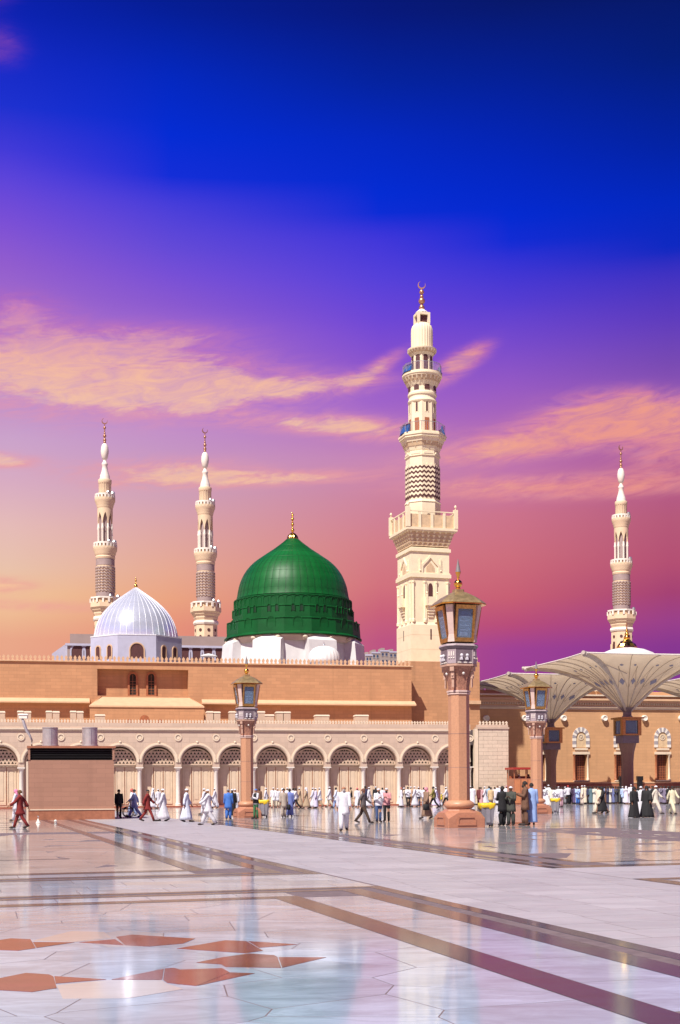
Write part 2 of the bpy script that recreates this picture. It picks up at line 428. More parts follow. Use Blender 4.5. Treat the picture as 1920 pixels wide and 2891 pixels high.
M['green'] = material('green_dome_paint', (0.003, 0.098, 0.018), 0.46, 0.22, 0.5, 0.08, grime=0.3, perobj=0.10, spec=0.28)
M['green_drum'] = material('green_drum_paint', (0.003, 0.082, 0.018), 0.5, 0.14, 0.6, 0.08, grime=0.3, spec=0.22)
M['green_dark'] = material('green_window_recess', (0.003, 0.03, 0.010), 0.5, 0.1, 1.0)
M['lamp_stone'] = material('lamp_pink_granite', (0.50, 0.26, 0.15), 0.45, 0.08, 14.0, 0.05)
M['lamp_grey'] = material('lamp_grey_stone', (0.17, 0.13, 0.15), 0.5, 0.12, 6.0)
M['lamp_pale'] = material('lamp_pale_stone', (0.62, 0.46, 0.40), 0.5, 0.06, 6.0)
M['lamp_mid'] = material('lamp_lilac_grey_stone', (0.36, 0.29, 0.31), 0.5, 0.08, 6.0)
M['lamp_bracket'] = material('lamp_bracket_stone', (0.48, 0.30, 0.22), 0.5, 0.08, 6.0)
M['roof_screed'] = material('pale_roof_screed', (0.55, 0.40, 0.29), 0.8, 0.08, 1.0)
M['lamp_carved'] = material('lamp_carved_stone', (0.36, 0.17, 0.11), 0.6, 0.35, 16.0, 0.7, bscale=26)
M['lamp_roof'] = material('weathered_brass_roof', (0.40, 0.29, 0.15), 0.45, 0.25, 5.0, metal=0.6)
M['fabric_grey'] = material('grey_metal_arm', (0.44, 0.38, 0.33), 0.5, 0.08, 2.0)
M['diamond_blue'] = cloth('slate_blue_fabric', (0.24, 0.24, 0.33))
M['seam'] = cloth('brown_seam', (0.34, 0.27, 0.21))
M['kiosk'] = coursed('kiosk_pink_stone', (0.38, 0.20, 0.135), 0.9, 0.24, 0.008, var=0.06, joint=0.85)
M['black'] = material('black_louvre', (0.012, 0.011, 0.012), 0.5, 0.2, 6.0)
M['galv'] = material('galvanised_steel', (0.50, 0.49, 0.50), 0.45, 0.12, 3.0, metal=0.6)
M['bin_grey'] = material('grey_plastic', (0.24, 0.23, 0.26), 0.5, 0.08, 5.0)
M['yellow_bag'] = material('yellow_plastic_bag', (0.75, 0.52, 0.02), 0.4, 0.12, 14.0, 0.4)
M['rubber'] = material('black_rubber', (0.02, 0.02, 0.022), 0.7, 0.1, 9.0)
M['far_grey'] = material('far_concrete', (0.33, 0.255, 0.235), 0.8, 0.06, 0.4)
M['far_town'] = material('far_town_wall', (0.36, 0.30, 0.27), 0.8, 0.15, 0.3)
M['ablaq_grey'] = material('grey_voussoir', (0.34, 0.31, 0.34), 0.7, 0.1, 3.0)
M['ablaq_white'] = material('white_voussoir', (0.76, 0.72, 0.66), 0.7, 0.05, 3.0)
M['wall_right'] = coursed('right_wall_stone', (0.56, 0.315, 0.16), 1.2, 0.36, 0.014, var=0.05, joint=0.85)
M['grout'] = marble('plaza_marble', (0.46, 0.44, 0.45), 0.08, 0.25, 0.0, 1.6, 0.8)
M['mid_marble'] = marble('mid_plaza_marble', (0.50, 0.485, 0.51), 0.085, 0.30, 0.12, spec=0.3)
M['marble'] = marble('polished_slab_marble', (0.41, 0.50, 0.66), 0.075, 0.36, 0.11, spec=0.2, warm=(0.50, 0.44, 0.42))  # blue put into the base colour to counter pink sky reflection
M['paver'] = marble('white_path_marble', (0.44, 0.415, 0.44), 0.42, 0.14, 0.08, spec=0.35)
M['path'] = marble('white_path_sheet', (0.44, 0.415, 0.44), 0.42, 0.07, 0.0, 1.15, 0.6, spec=0.35)
M['stripe'] = marble('blue_shifted_granite', (0.035, 0.055, 0.095), 0.10, 0.25, 0.04, spec=0.2)  # slate blue base offsets the pink sky mirrored in the polish
M['red_inlay'] = marble('red_granite_inlay', (0.24, 0.042, 0.045), 0.10, 0.3, 0.08, spec=0.3)
M['grout_line'] = material('grout', (0.17, 0.13, 0.13), 0.6, 0.15, 5.0)
M['gulf_glass'] = material('dark_glass', (0.05, 0.08, 0.14), 0.05, 0.15, 2.0, spec=0.8)
M['blue_panel'] = material('blue_speaker_panel', (0.03, 0.10, 0.30), 0.35, 0.2, 3.0)
# lantern glass: a thin reflecting pane
g = bpy.data.materials.new('lantern_glass'); g.use_nodes = True
gb = g.node_tree.nodes['Principled BSDF']
gb.inputs['Base Color'].default_value = (0.42, 0.55, 0.72, 1); gb.inputs['Roughness'].default_value = 0.04
gb.inputs['Transmission Weight'].default_value = 0.75; gb.inputs['IOR'].default_value = 1.3
M['glass'] = g
# canopy membrane: lets sunlight through
g = bpy.data.materials.new('canopy_membrane'); g.use_nodes = True
S.nt = g.node_tree
L = g.node_tree.links
out = g.node_tree.nodes['Material Output']; pb = g.node_tree.nodes['Principled BSDF']
pb.inputs['Base Color'].default_value = (0.58, 0.49, 0.40, 1); pb.inputs['Roughness'].default_value = 0.7
tr = g.node_tree.nodes.new('ShaderNodeBsdfTranslucent'); tr.inputs[0].default_value = (0.70, 0.54, 0.36, 1)
tcn = g.node_tree.nodes.new('ShaderNodeTexCoord'); nz = g.node_tree.nodes.new('ShaderNodeTexNoise'); L.new(tcn.outputs['Object'], nz.inputs['Vector'])
nz.inputs['Scale'].default_value = 0.6
L.new(mixc(smooth(S(nz.outputs[0]), 0.3, 0.7), (0.56, 0.43, 0.29), (0.66, 0.52, 0.36)), tr.inputs[0])
mx = g.node_tree.nodes.new('ShaderNodeMixShader'); mx.inputs[0].default_value = 0.5
L.new(pb.outputs[0], mx.inputs[1]); L.new(tr.outputs[0], mx.inputs[2]); L.new(mx.outputs[0], out.inputs[0])
M['membrane'] = g
CM = {}
def C(col):
    k = tuple(round(v, 3) for v in col)
    if k not in CM: CM[k] = cloth('cloth_%d' % len(CM), col)
    return CM[k]
# ------------------------------------------------------------------ ground and plaza floor
TH = R(17)
AX = Vector((-math.sin(TH), math.cos(TH), 0)); BX = Vector((math.cos(TH), math.sin(TH), 0))
def ab(a, b): p = AX * a + BX * b; return (p.x, p.y)
rnd = random.Random(5)
gm = MB().add([(-900, -300, -0.03), (900, -300, -0.03), (900, 1500, -0.03), (-900, 1500, -0.03)], [(0, 1, 2, 3)])
gr = gm.build('ground', material('city_ground', (0.30, 0.25, 0.22), 0.8, 0.1, 0.05)); tag(gr, kind='structure')
fl = MB().add([(-140, -40, 0), (140, -40, 0), (140, 150, 0), (-140, 150, 0)], [(0, 1, 2, 3)]).build('plaza_floor', M['grout'])
tag(fl, 'glossy pale marble plaza floor with dark inlaid bands', kind='structure')
# grout bed under the slabs
def rect(a0, a1, b0, b1): return [ab(a0, b0), ab(a0, b1), ab(a1, b1), ab(a1, b0)][::-1]
bed = MB()
for r_ in ((4, 19.7, -6, 6.66), (22.8, 48, -4, 6.6), (22.85, 44, 11.3, 24), (19.7, 22.8, -6, 6.66), (4, 60, 6.66, 11.26), (4, 22.85, 11.26, 20)):
    bed.slab(rect(*r_), -0.02, 0.0051)
bed.build('grout_bed', M['grout_line'], fl)
MB().slab(rect(46, 92, 6.68, 11.24), -0.02, 0.0055).build('path_sheet', M['path'], fl)

def tilted(poly, z0, h, t=0.0003):
    m = MB().slab(poly, z0, h)
    n = len(poly); cx = sum(p[0] for p in poly) / n; cy = sum(p[1] for p in poly) / n
    gx, gy = rnd.gauss(0, t), rnd.gauss(0, t)
    for i in range(n, 2 * n):
        x, y, z = m.v[i]; m.v[i] = (x, y, z + gx * (x - cx) + gy * (y - cy))
    return m
def clip(poly, n, d):                # keep n.p <= d
    out = []
    for i in range(len(poly)):
        p, q = poly[i], poly[(i + 1) % len(poly)]
        sp, sq = n[0] * p[0] + n[1] * p[1] - d, n[0] * q[0] + n[1] * q[1] - d
        if sp <= 0: out.append(p)
        if (sp < 0 < sq) or (sq < 0 < sp):
            t = sp / (sp - sq); out.append((p[0] + (q[0] - p[0]) * t, p[1] + (q[1] - p[1]) * t))
    return out
def crazy(a0, a1, b0, b1, step, name, mat, h, stretch=1.0, gap=0.012, jit=0.42):
    sites = []
    na, nb = max(1, round((a1 - a0) / step)), max(1, round((b1 - b0) / (step * stretch)))
    sa, sb = (a1 - a0) / na, (b1 - b0) / nb
    for i in range(na):
        for j in range(nb):
            sites.append((a0 + (i + 0.5 + rnd.uniform(-jit, jit)) * sa, b0 + (j + 0.5 + (0.5 * (i % 2) - 0.25) + rnd.uniform(-jit, jit)) * sb))
    for k, s in enumerate(sites):
        poly = [(a0, b0), (a1, b0), (a1, b1), (a0, b1)]
        for q in sites:
            if q is s or abs(q[0] - s[0]) > 3.2 * sa or abs(q[1] - s[1]) > 3.2 * sb: continue
            n = Vector((q[0] - s[0], q[1] - s[1])); l = n.length; n /= l
            poly = clip(poly, (n.x, n.y), n.x * (s[0] + q[0]) / 2 + n.y * (s[1] + q[1]) / 2 - gap / 2)
            if len(poly) < 3: break
        if len(poly) < 3: continue
        tilted([ab(*p) for p in poly][::-1], -0.01, h + rnd.uniform(-0.0002, 0.0002), 0.0009 if a0 > 20 else 0.0003).build(name, mat, fl)
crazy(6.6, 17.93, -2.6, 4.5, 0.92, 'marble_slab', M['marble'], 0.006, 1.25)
crazy(24.95, 46, -1.6, 4.4, 1.35, 'marble_slab', M['mid_marble'], 0.006, 1.2)
crazy(24.35, 46, 12.9, 20.0, 1.5, 'marble_slab', M['mid_marble'], 0.006, 1.2)
def rects(a0, a1, b0, b1, da, db, name, mat, h, gap=0.014, bond='a'):
    na, nb = max(1, round((a1 - a0) / da)), max(1, round((b1 - b0) / db))
    sa, sb = (a1 - a0) / na, (b1 - b0) / nb
    for i in range(na):
        off = rnd.uniform(0.2, 0.8) * sb if nb > 1 else 0
        bs = [b0] + [b0 + off + j * sb for j in range(nb)] + [b1]
        for p, q in zip(bs, bs[1:]):
            if q - p < 0.12: continue
            A0, A1 = a0 + i * sa + gap / 2, a0 + (i + 1) * sa - gap / 2
            tilted([ab(A0, p + gap / 2), ab(A1, p + gap / 2), ab(A1, q - gap / 2), ab(A0, q - gap / 2)][::-1], -0.01, h + rnd.uniform(-0.0002, 0.0002)).build(name, mat, fl)
rects(9, 46, 6.68, 11.24, 0.74, 1.15, 'path_paver', M['paver'], 0.006)
# narrow courses between the bands, and the cross path
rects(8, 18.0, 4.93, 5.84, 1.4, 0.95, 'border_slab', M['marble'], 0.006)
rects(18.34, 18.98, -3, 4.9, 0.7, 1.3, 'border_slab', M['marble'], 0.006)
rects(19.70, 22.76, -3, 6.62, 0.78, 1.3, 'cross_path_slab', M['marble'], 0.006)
rects(19.64, 22.86, 11.27, 17, 0.8, 1.3, 'cross_path_slab', M['paver'], 0.006)
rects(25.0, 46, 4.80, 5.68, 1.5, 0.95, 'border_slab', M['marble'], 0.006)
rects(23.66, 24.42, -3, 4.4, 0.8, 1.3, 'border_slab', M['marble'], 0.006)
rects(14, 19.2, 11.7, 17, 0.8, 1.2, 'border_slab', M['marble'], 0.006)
rects(23.3, 24.1, 13.0, 18, 0.8, 1.3, 'border_slab', M['marble'], 0.006)
# dark granite bands: (a0, a1, b0, b1)
bands = [(5, 19.68, 6.43, 6.67), (5, 19.24, 5.84, 6.21), (5, 18.32, 4.51, 4.92),
         (19.46, 19.68, -8, 6.425), (19.00, 19.24, -8, 5.835), (17.94, 18.32, -8, 4.505),
         (22.78, 82, 6.36, 6.60), (23.28, 82, 5.70, 6.02), (24.45, 82, 4.44, 4.78),
         (22.78, 23.02, -8, 6.355), (23.28, 23.62, -8, 5.695), (24.45, 24.93, -8, 4.435),
         (22.90, 66, 11.28, 11.52), (23.02, 66, 11.72, 12.02), (24.15, 66, 12.62, 12.86),
         (22.66, 22.895, 11.28, 34), (23.02, 23.26, 12.025, 34), (24.12, 24.34, 12.865, 34),
         (6, 19.62, 11.28, 11.64), (19.36, 19.62, 11.645, 34), (29.62, 29.86, -6, 2.6)]
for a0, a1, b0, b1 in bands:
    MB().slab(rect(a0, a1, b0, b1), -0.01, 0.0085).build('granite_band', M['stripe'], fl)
# red granite star pieces and a few peach ones, inlaid in the near panel
def zpoly(pts): return [ground(x / 1.63333, 2590 + y / 1.63333).xy for x, y in pts]
reds = [[(-70, 118), (50, 100), (140, 104), (150, 119), (165, 145), (85, 157), (-70, 151)], [(152, 117), (345, 118), (168, 144)],
        [(365, 118), (530, 104), (572, 131)], [(535, 93), (610, 83), (900, 101), (845, 124), (690, 137), (577, 131)],
        [(815, 147), (1040, 109), (1137, 113), (1213, 157), (1135, 168)], [(1144, 113), (1370, 128), (1194, 143)],
        [(905, 212), (1018, 189), (1150, 170), (1265, 178), (1280, 187), (1297, 236), (1040, 232), (1020, 220)], [(1284, 187), (1505, 188), (1301, 236)],
        [(515, 290), (756, 241), (748, 291)], [(760, 240), (800, 236), (830, 245), (1025, 238), (1060, 258), (905, 320), (770, 305), (752, 291)], [(1064, 258), (1175, 262), (912, 319)],
        [(-80, 300), (120, 260), (225, 267), (246, 276), (262, 330), (150, 348), (-80, 335)], [(250, 275), (490, 290), (257, 309)]]
for p in reds:
    q = zpoly(p)
    c = sum((Vector(v) for v in q), Vector((0, 0))) / len(q)
    MB().slab([tuple(c + (Vector(v) - c) * 0.9985) for v in q][::-1], -0.01, 0.0088).build('red_inlay', M['red_inlay'], fl)
peach = marble('peach_marble_inlay', (0.47, 0.44, 0.46), 0.09, 0.1, 0.05)
for p in ([(145, 112), (330, 66), (480, 70), (515, 98), (365, 115), (348, 117)], [(262, 318), (495, 293), (745, 294), (768, 308), (845, 335), (600, 376), (290, 380)]):
    MB().slab(zpoly(p)[::-1], -0.01, 0.0082).build('peach_inlay', peach, fl)

# the far floor: tiles too small to pick apart one by one, as one mesh
far = MB()
def field(a0, a1, b0, b1, da, db):
    na, nb = int((a1 - a0) / da), int((b1 - b0) / db)
    for i in range(na):
        off = rnd.uniform(0, db)
        for j in range(nb):
            A, B = a0 + i * da, b0 + off + j * db
            P = [ab(A + .005, B + .005), ab(A + .005, B + db - .005), ab(A + da - .005, B + db - .005), ab(A + da - .005, B + .005)][::-1]
            gx, gy = rnd.gauss(0, .0011), rnd.gauss(0, .0011)
            c = ab(A + da / 2, B + db / 2)
            far.add([(x, y, 0.0045 + gx * (x - c[0]) + gy * (y - c[1])) for x, y in P], [(0, 1, 2, 3)])
field(46.2, 118, -24, 2.4, .8, 1.6); field(46.2, 118, 13.0, 58, .8, 1.6); field(24.4, 46.0, 20.2, 34, .8, 1.6); field(83, 118, 4.2, 11.4, .8, 1.6); field(46.2, 83, 2.4, 2.8, .8, .4)
far.build('distant_floor_tiles', M['mid_marble'], fl, kind='stuff')
# ------------------------------------------------------------------ front arcade (u along the facade, v into depth, z up)
FA = Frame(575, 107, 12)
ar = empty('arcade_building', FA.o, FA.rot, 'long cream stone arcade of round arches with white columns across the plaza', 'building')
u1 = FA(449, 2155)[0]; u2 = FA(1179, 2155)[0]
PITCH = (u2 - u1) / 7
centres = [u1 + PITCH * i for i in range(-5, 9)]           # -5.. : off frame left to the last bay before the block wing
zc = lambda py, px=800, v=0.0: FA(px, py, v)[1]
Z_PAR, Z_COR, Z_SPR, Z_CAP, Z_LAT = zc(2043), zc(2060), zc(2152), zc(2165), zc(2156)
RO = 1.33; DV = 0.85                                        # opening radius, depth of the reveals
ULEFT = centres[0] - PITCH / 2; URIGHT = centres[-1] + PITCH / 2
def wallbay(c):
    m = MB(); n = 16; h = PITCH / 2
    outer = []
    pts = [(c + RO * math.cos(math.pi * i / n), Z_SPR + RO * math.sin(math.pi * i / n)) for i in range(n + 1)]
    for y in (0.0, DV):
        o = len(m.v)
        for i, (x, z) in enumerate(pts):
            m.v.append((x, y, z))
        for i, (x, z) in enumerate(pts):
            xx = c + h * (1 - 2 * i / n)
            m.v.append((xx, y, Z_COR))
        for i in range(n): m.f.append((o + i, o + i + 1, o + n + 2 + i, o + n + 1 + i))
        o2 = len(m.v)
        m.v += [(c + h, y, Z_SPR), (c - h, y, Z_SPR)]
        m.f += [(o, o + n + 1, o2), (o + n, o2 + 1, o + 2 * n + 1)]
        # pier block down to the column capital
        m.v += [(c + h, y, Z_CAP), (c + RO, y, Z_CAP), (c - RO, y, Z_CAP), (c - h, y, Z_CAP)]
        m.f += [(o, o2, o2 + 2, o2 + 3), (o + n, o2 + 4, o2 + 5, o2 + 1)]
    k = len(m.v) // 2
    for i in range(n): m.f.append((i, i + 1, k + i + 1, k + i))
    o2 = 2 * (n + 1)
    m.f += [(0, o2 + 3, k + o2 + 3, k), (n, o2 + 4, k + o2 + 4, k + n), (o2 + 2, o2 + 3, k + o2 + 3, k + o2 + 2), (o2 + 4, o2 + 5, k + o2 + 5, k + o2 + 4)]
    return m
def ring(c, z, r0, r1, y0, y1, n=18, a0=0.0, a1=math.pi):
    m = MB()
    i_, o_ = arc(c, z, r0, a0, a1, n), arc(c, z, r1, a0, a1, n)
    vs = [(x, y0, zz) for x, zz in i_] + [(x, y0, zz) for x, zz in o_] + [(x, y1, zz) for x, zz in i_] + [(x, y1, zz) for x, zz in o_]
    k = n + 1; fs = []
    for i in range(n): fs += [(i, i + 1, k + i + 1, k + i), (i, 2 * k + i, 2 * k + i + 1, i + 1), (k + i, k + i + 1, 3 * k + i + 1, 3 * k + i)]
    if abs(a1 - a0) < 6.28: fs += [(0, k, 3 * k, 2 * k), (n, 2 * k + n, 3 * k + n, k + n)]
    return m.add(vs, fs)
me_bay = wallbay(0).mesh('wall_bay', M['cream'])
me_arch = MB(); 
for r0, r1, y in ((RO + 0.06, RO + 0.13, -0.05), (RO + 0.13, RO + 0.24, -0.09), (RO + 0.24, RO + 0.30, -0.05)):
    q = ring(0, Z_SPR, r0, r1, y, 0.01); me_arch.add(q.v, q.f)
me_arch = me_arch.mesh('arch_moulding', M['cream_light'])
# lattice: plate with rows of triangular holes
def lattice():
    m = MB(); r = RO - 0.03; y0, y1 = 0.55, 0.62; s = 0.30; hgt = s * 0.87
    rows = int(r / hgt) + 1
    def inside(x, z): return x * x + z * z <= (r + 0.02) ** 2
    for i in range(rows):
        for k in range(-12, 13):
            # upward triangles are holes; bars drawn around each
            x = k * s + (s / 2 if i % 2 else 0); z = i * hgt
            A, B, T = (x - s / 2, z), (x + s / 2, z), (x, z + hgt)
            for p, q in ((A, B), (A, T), (B, T)):
                if inside(*p) and inside(*q):
                    P, Q = Vector((p[0], y0, p[1])), Vector((q[0], y0, q[1]))
                    d = (Q - P).normalized(); w = Vector((d.z, 0, -d.x)) * 0.020
                    o = len(m.v)
                    m.v += [tuple(P + w), tuple(P - w), tuple(Q - w), tuple(Q + w)]
                    m.v += [tuple(Vector(v) + Vector((0, y1 - y0, 0))) for v in m.v[o:o + 4]]
                    m.f += [(o, o + 1, o + 2, o + 3), (o + 7, o + 6, o + 5, o + 4), (o, o + 4, o + 5, o + 1), (o + 3, o + 2, o + 6, o + 7)]
            # downward triangle filled
            D = [(x + s / 2, z), (x + s, z + hgt), (x, z + hgt)]
            if all(inside(*p) for p in D):
                m.prism([(p[0], p[1]) for p in D], y0 + 0.01, y1 - 0.01)
    q = ring(0, 0, r - 0.10, r + 0.02, y0 - 0.02, y1 + 0.02); m.add(q.v, q.f)
    m.box(-r, r, y0 - 0.02, y1 + 0.02, -0.09, 0.0)
    return m.mesh('lattice', M['cream_plain'])
me_lat = lattice()
me_lback = MB().prism(arc(0, 0, RO, 0, math.pi, 16), 0.80, 0.84).mesh('painted_lattice_shade', M['dark_gap'])  # dark plate painted as the shade seen through the lattice holes
def colmesh():
    h = Z_CAP
    prof = [(0.27, 0.0), (0.27, 0.16), (0.24, 0.18), (0.25, 0.26), (0.20, 0.32), (0.19, 0.40), (0.165, h - 0.42), (0.185, h - 0.38), (0.17, h - 0.33), (0.24, h - 0.14), (0.26, h - 0.10), (0.26, h - 0.002)]
    return MB().lathe(prof, 20).mesh('column', M['column_white'], True)
me_col = colmesh(); me_col.set_sharp_from_angle(angle=R(40))
me_cap = MB().box(-0.31, 0.31, -0.31, 0.31, Z_CAP - 0.09, Z_CAP - 0.004).mesh('capital', M['column_white'])
me_med = MB(); 
for r0, r1, y in ((0.20, 0.30, -0.07), (0.0, 0.16, -0.02)):
    if r0: q = ring(0, 0, r0, r1, y, 0.01, 20, 0, 2 * math.pi)
    else: q = MB().lathe([(1e-4, y), (r1, y), (r1, 0.01)], 16); q.v = [(x, z, yy_) for x, yy_, z in q.v]
    me_med.add(q.v, q.f)
me_med = me_med.mesh('medallion', M['cream_light'])
me_boss = MB().ball((0, 0, 0), 0.10, 10).mesh('arch_boss', M['cream_light'], True)
zdoor = Z_LAT - 0.22
for c in centres:
    link('wall_bay', me_bay, ar).location = (c, 0, 0)
    link('arch_moulding', me_arch, ar).location = (c, 0, 0)
    link('lattice', me_lat, ar).location = (c, 0, Z_LAT)
    link('painted_lattice_shade', me_lback, ar).location = (c, 0, Z_LAT)
    link('arch_boss', me_boss, ar).location = (c, -0.06, Z_SPR + RO + 0.36)
    # door zone behind the opening
    d = MB().box(c - RO - 0.3, c + RO + 0.3, DV, DV + 0.2, 0.02, Z_LAT + 0.1).build('bay_back_wall', M['door'], ar)
    MB().box(c - RO, c + RO, DV - 0.10, DV - 0.002, zdoor + 0.02, zdoor + 0.14).build('door_lintel', M['cream_light'], ar)
    for i in range(-1, 2):
        p = MB()
        x0, x1 = c + i * 0.80 - 0.36, c + i * 0.80 + 0.36
        y0, y1 = DV - 0.05, DV - 0.003
        z0, z1 = 0.28, zdoor - 0.06
        p.box(x0, x0 + 0.10, y0, y1, z0, z1).box(x1 - 0.10, x1, y0, y1, z0, z1).box(x0 + 0.1, x1 - 0.1, y0, y1, z1 - 0.14, z1).box(x0 + 0.1, x1 - 0.1, y0, y1, z0, z0 + 0.2)
        q = p.build('door_panel', M['door'], ar)
        if i < 1: MB().box(x1 + .015, x1 + .065, DV - .012, DV - .0025, z0, z1).build('door_gap', M['window_wood'], q)
        MB().box(x0 + 0.2, x1 - 0.2, DV - 0.03, DV - 0.004, z0 + 0.35, z1 - 0.28).build('raised_field', M['door'], q)
for i in range(len(centres) + 1):
    x = ULEFT + i * PITCH
    col = link('column', me_col, ar); col.location = (x, 0.30, 0)
    link('capital', me_cap, col)
    link('medallion', me_med, ar).location = (x, 0, zc(2083))
    MB().box(x - (PITCH / 2 - RO) + 0.01, x + (PITCH / 2 - RO) - 0.01, 0.58, DV + 0.01, 0.02, Z_CAP - 0.001).build('pier', M['cream_plain'], ar)
MB().box(ULEFT, URIGHT, -0.25, DV + 0.3, -0.02, 0.12).build('red_step', M['plinth_red'], ar)
MB().box(ULEFT, URIGHT, -0.06, 0.5, Z_COR + 0.001, Z_PAR).build('parapet', M['cream'], ar)
MB().box(ULEFT, URIGHT, -0.16, 0.0, Z_COR - 0.06, Z_COR + 0.06).box(ULEFT, URIGHT, -0.10, 0.0, Z_COR - 0.14, Z_COR - 0.062).build('string_course', M['cream_light'], ar)
zig = MB(); sp = 0.25
n = int((URIGHT - ULEFT) / sp)
for i in range(n):
    x = ULEFT + (i + 0.5) * sp
    zig.prism([(x - 0.07, Z_PAR), (x + 0.07, Z_PAR), (x + 0.05, Z_PAR + 0.07), (x + 0.10, Z_PAR + 0.15), (x, Z_PAR + 0.29), (x - 0.10, Z_PAR + 0.15), (x - 0.05, Z_PAR + 0.07)], 0.0, 0.16)
zig.build('parapet_merlons', M['cream_light'], ar, kind='stuff')
# flat roof behind the parapet
MB().box(ULEFT, URIGHT, 0.5, 12.0, Z_COR - 0.3, Z_PAR - 0.25).build('arcade_roof', M['roof_screed'], ar)
# stone vent blocks standing on the roof
for px0, px1, py0 in ((-20, 15, 2013), (50, 67, 2012), (69, 88, 2013), (130, 147, 2012), (149, 168, 2013), (198, 215, 2012), (217, 235, 2013), (582, 600, 2013), (602, 620, 2014), (646, 662, 2013), (664, 681, 2014), (725, 745, 2013), (745, 771, 2022), (778, 796, 2014), (798, 817, 2014), (888, 926, 2023), (1000, 1036, 2023), (268, 296, 2022)):
    a, z1 = FA(px0, py0, 1.6); b, _ = FA(px1, py0, 1.6)
    q = MB().box(a, b, 1.0, 1.9, Z_PAR - 0.3, z1).build('roof_block', M['cream_plain'], ar)
    MB().frus(a - 0.04, b + 0.04, 0.96, 1.94, z1 + 0.001, z1 + 0.13, 0.05).build('coping', M['cream_light'], q)

# ------------------------------------------------------------------ block wing at the right end, stone by stone
uw0, _ = FA(1352, 2150, -0.3); uw1, _ = FA(1436, 2150, -0.3)
bw = empty('block_wing', FA.o, FA.rot, 'pale wing of plain stone blocks at the right end of the arcade', 'building')
zt = FA(1400, 2058, -0.3)[1]
MB().box(uw0 + 0.02, uw1 - 0.02, -0.25, 7.0, -0.02, zt).build('core', M['grout_line'], bw)
rows = 20; h = zt / rows; w = 0.86
for i in range(rows):
    x = uw0 - (0.43 if i % 2 else 0.0)
    while x < uw1 - 0.05:
        a, b = max(x, uw0), min(x + w, uw1)
        if b - a > 0.08:
            MB().box(a + 0.008, b - 0.008, -0.30, -0.2501, i * h + 0.008, (i + 1) * h - 0.006).build('stone_block', M['block'], bw)
        x += w
MB().box(uw0 - 0.1, uw1 + 0.05, -0.38, 0.6, zt + 0.001, zt + 0.16).box(uw0 - 0.02, uw1 - 0.03, -0.30, 0.4, zt + 0.161, FA(1400, 2046, -0.3)[1]).build('parapet', M['cream'], bw)
zp = FA(1400, 2046, -0.3)[1]
k = int((uw1 - uw0) / 0.28)
for i in range(k):
    x = uw0 + (i + 0.5) * (uw1 - uw0) / k
    MB().prism([(x - 0.08, zp), (x + 0.08, zp), (x + 0.05, zp + 0.08), (x + 0.11, zp + 0.17), (x, zp + 0.32), (x - 0.11, zp + 0.17), (x - 0.05, zp + 0.08)], -0.28, -0.12).build('merlon', M['cream_light'], bw)
# slim corner shaft
MB().box(uw0 - 0.34, uw0 - 0.02, -0.22, 0.3, 0.1, zt).build('corner_shaft', M['cream_light'], bw)

# ------------------------------------------------------------------ pink upper wall behind the arcade
V1 = 9.0
pk = empty('pink_stone_hall', FA.o, FA.rot, 'large pink stone hall rising behind the arcade with crenellated roof line', 'building')
def fz(px, py, v=V1): return FA(px, py, v)[1]
def fu(px, v=V1, py=1950): return FA(px, py, v)[0]
ztop = fz(560, 1874); zled = fz(560, 1985)
uL = fu(-150); uR = fu(1162)
r0u, r1u = fu(275), fu(532); rz0, rz1 = fz(400, 1965), fz(400, 1890)
# wall in four pieces round the recess
w = MB().box(uL, r0u, V1, V1 + 1.5, 3, ztop).box(r1u, uR, V1, V1 + 1.5, 3, ztop).box(r0u, r1u, V1, V1 + 1.5, rz1, ztop).box(r0u, r1u, V1, V1 + 1.5, 3, rz0)
w.build('wall', M['pink'], pk)
MB().box(r0u - 0.2, r1u + 0.2, V1 + 0.9, V1 + 1.2, rz0 - 0.1, rz1 + 0.1).build('recess_wall', M['pink'], pk)
MB().box(uL, uR - 0.02, V1 + 1.5, V1 + 12, 3, ztop - 0.4).build('roof', M['far_grey'], pk)
# sloped sill ledge and shadowed lower zone
def ledge(px0, px1):
    a, b = fu(px0), fu(px1)
    m = MB()
    m.add([(a, V1 - 0.7, zled - 0.12), (b, V1 - 0.7, zled - 0.12), (b, V1 - 0.7, zled), (a, V1 - 0.7, zled), (a, V1 + 0.01, zled - 0.12), (b, V1 + 0.01, zled - 0.12), (b, V1 + 0.01, zled + 0.35), (a, V1 + 0.01, zled + 0.35)],
          [(0, 1, 2, 3), (4, 7, 6, 5), (3, 2, 6, 7), (0, 4, 5, 1), (0, 3, 7, 4), (1, 5, 6, 2)])
    m.build('sloping_ledge', M['pale_pink_trim'], pk)
ledge(-150, 253); ledge(569, 1170)
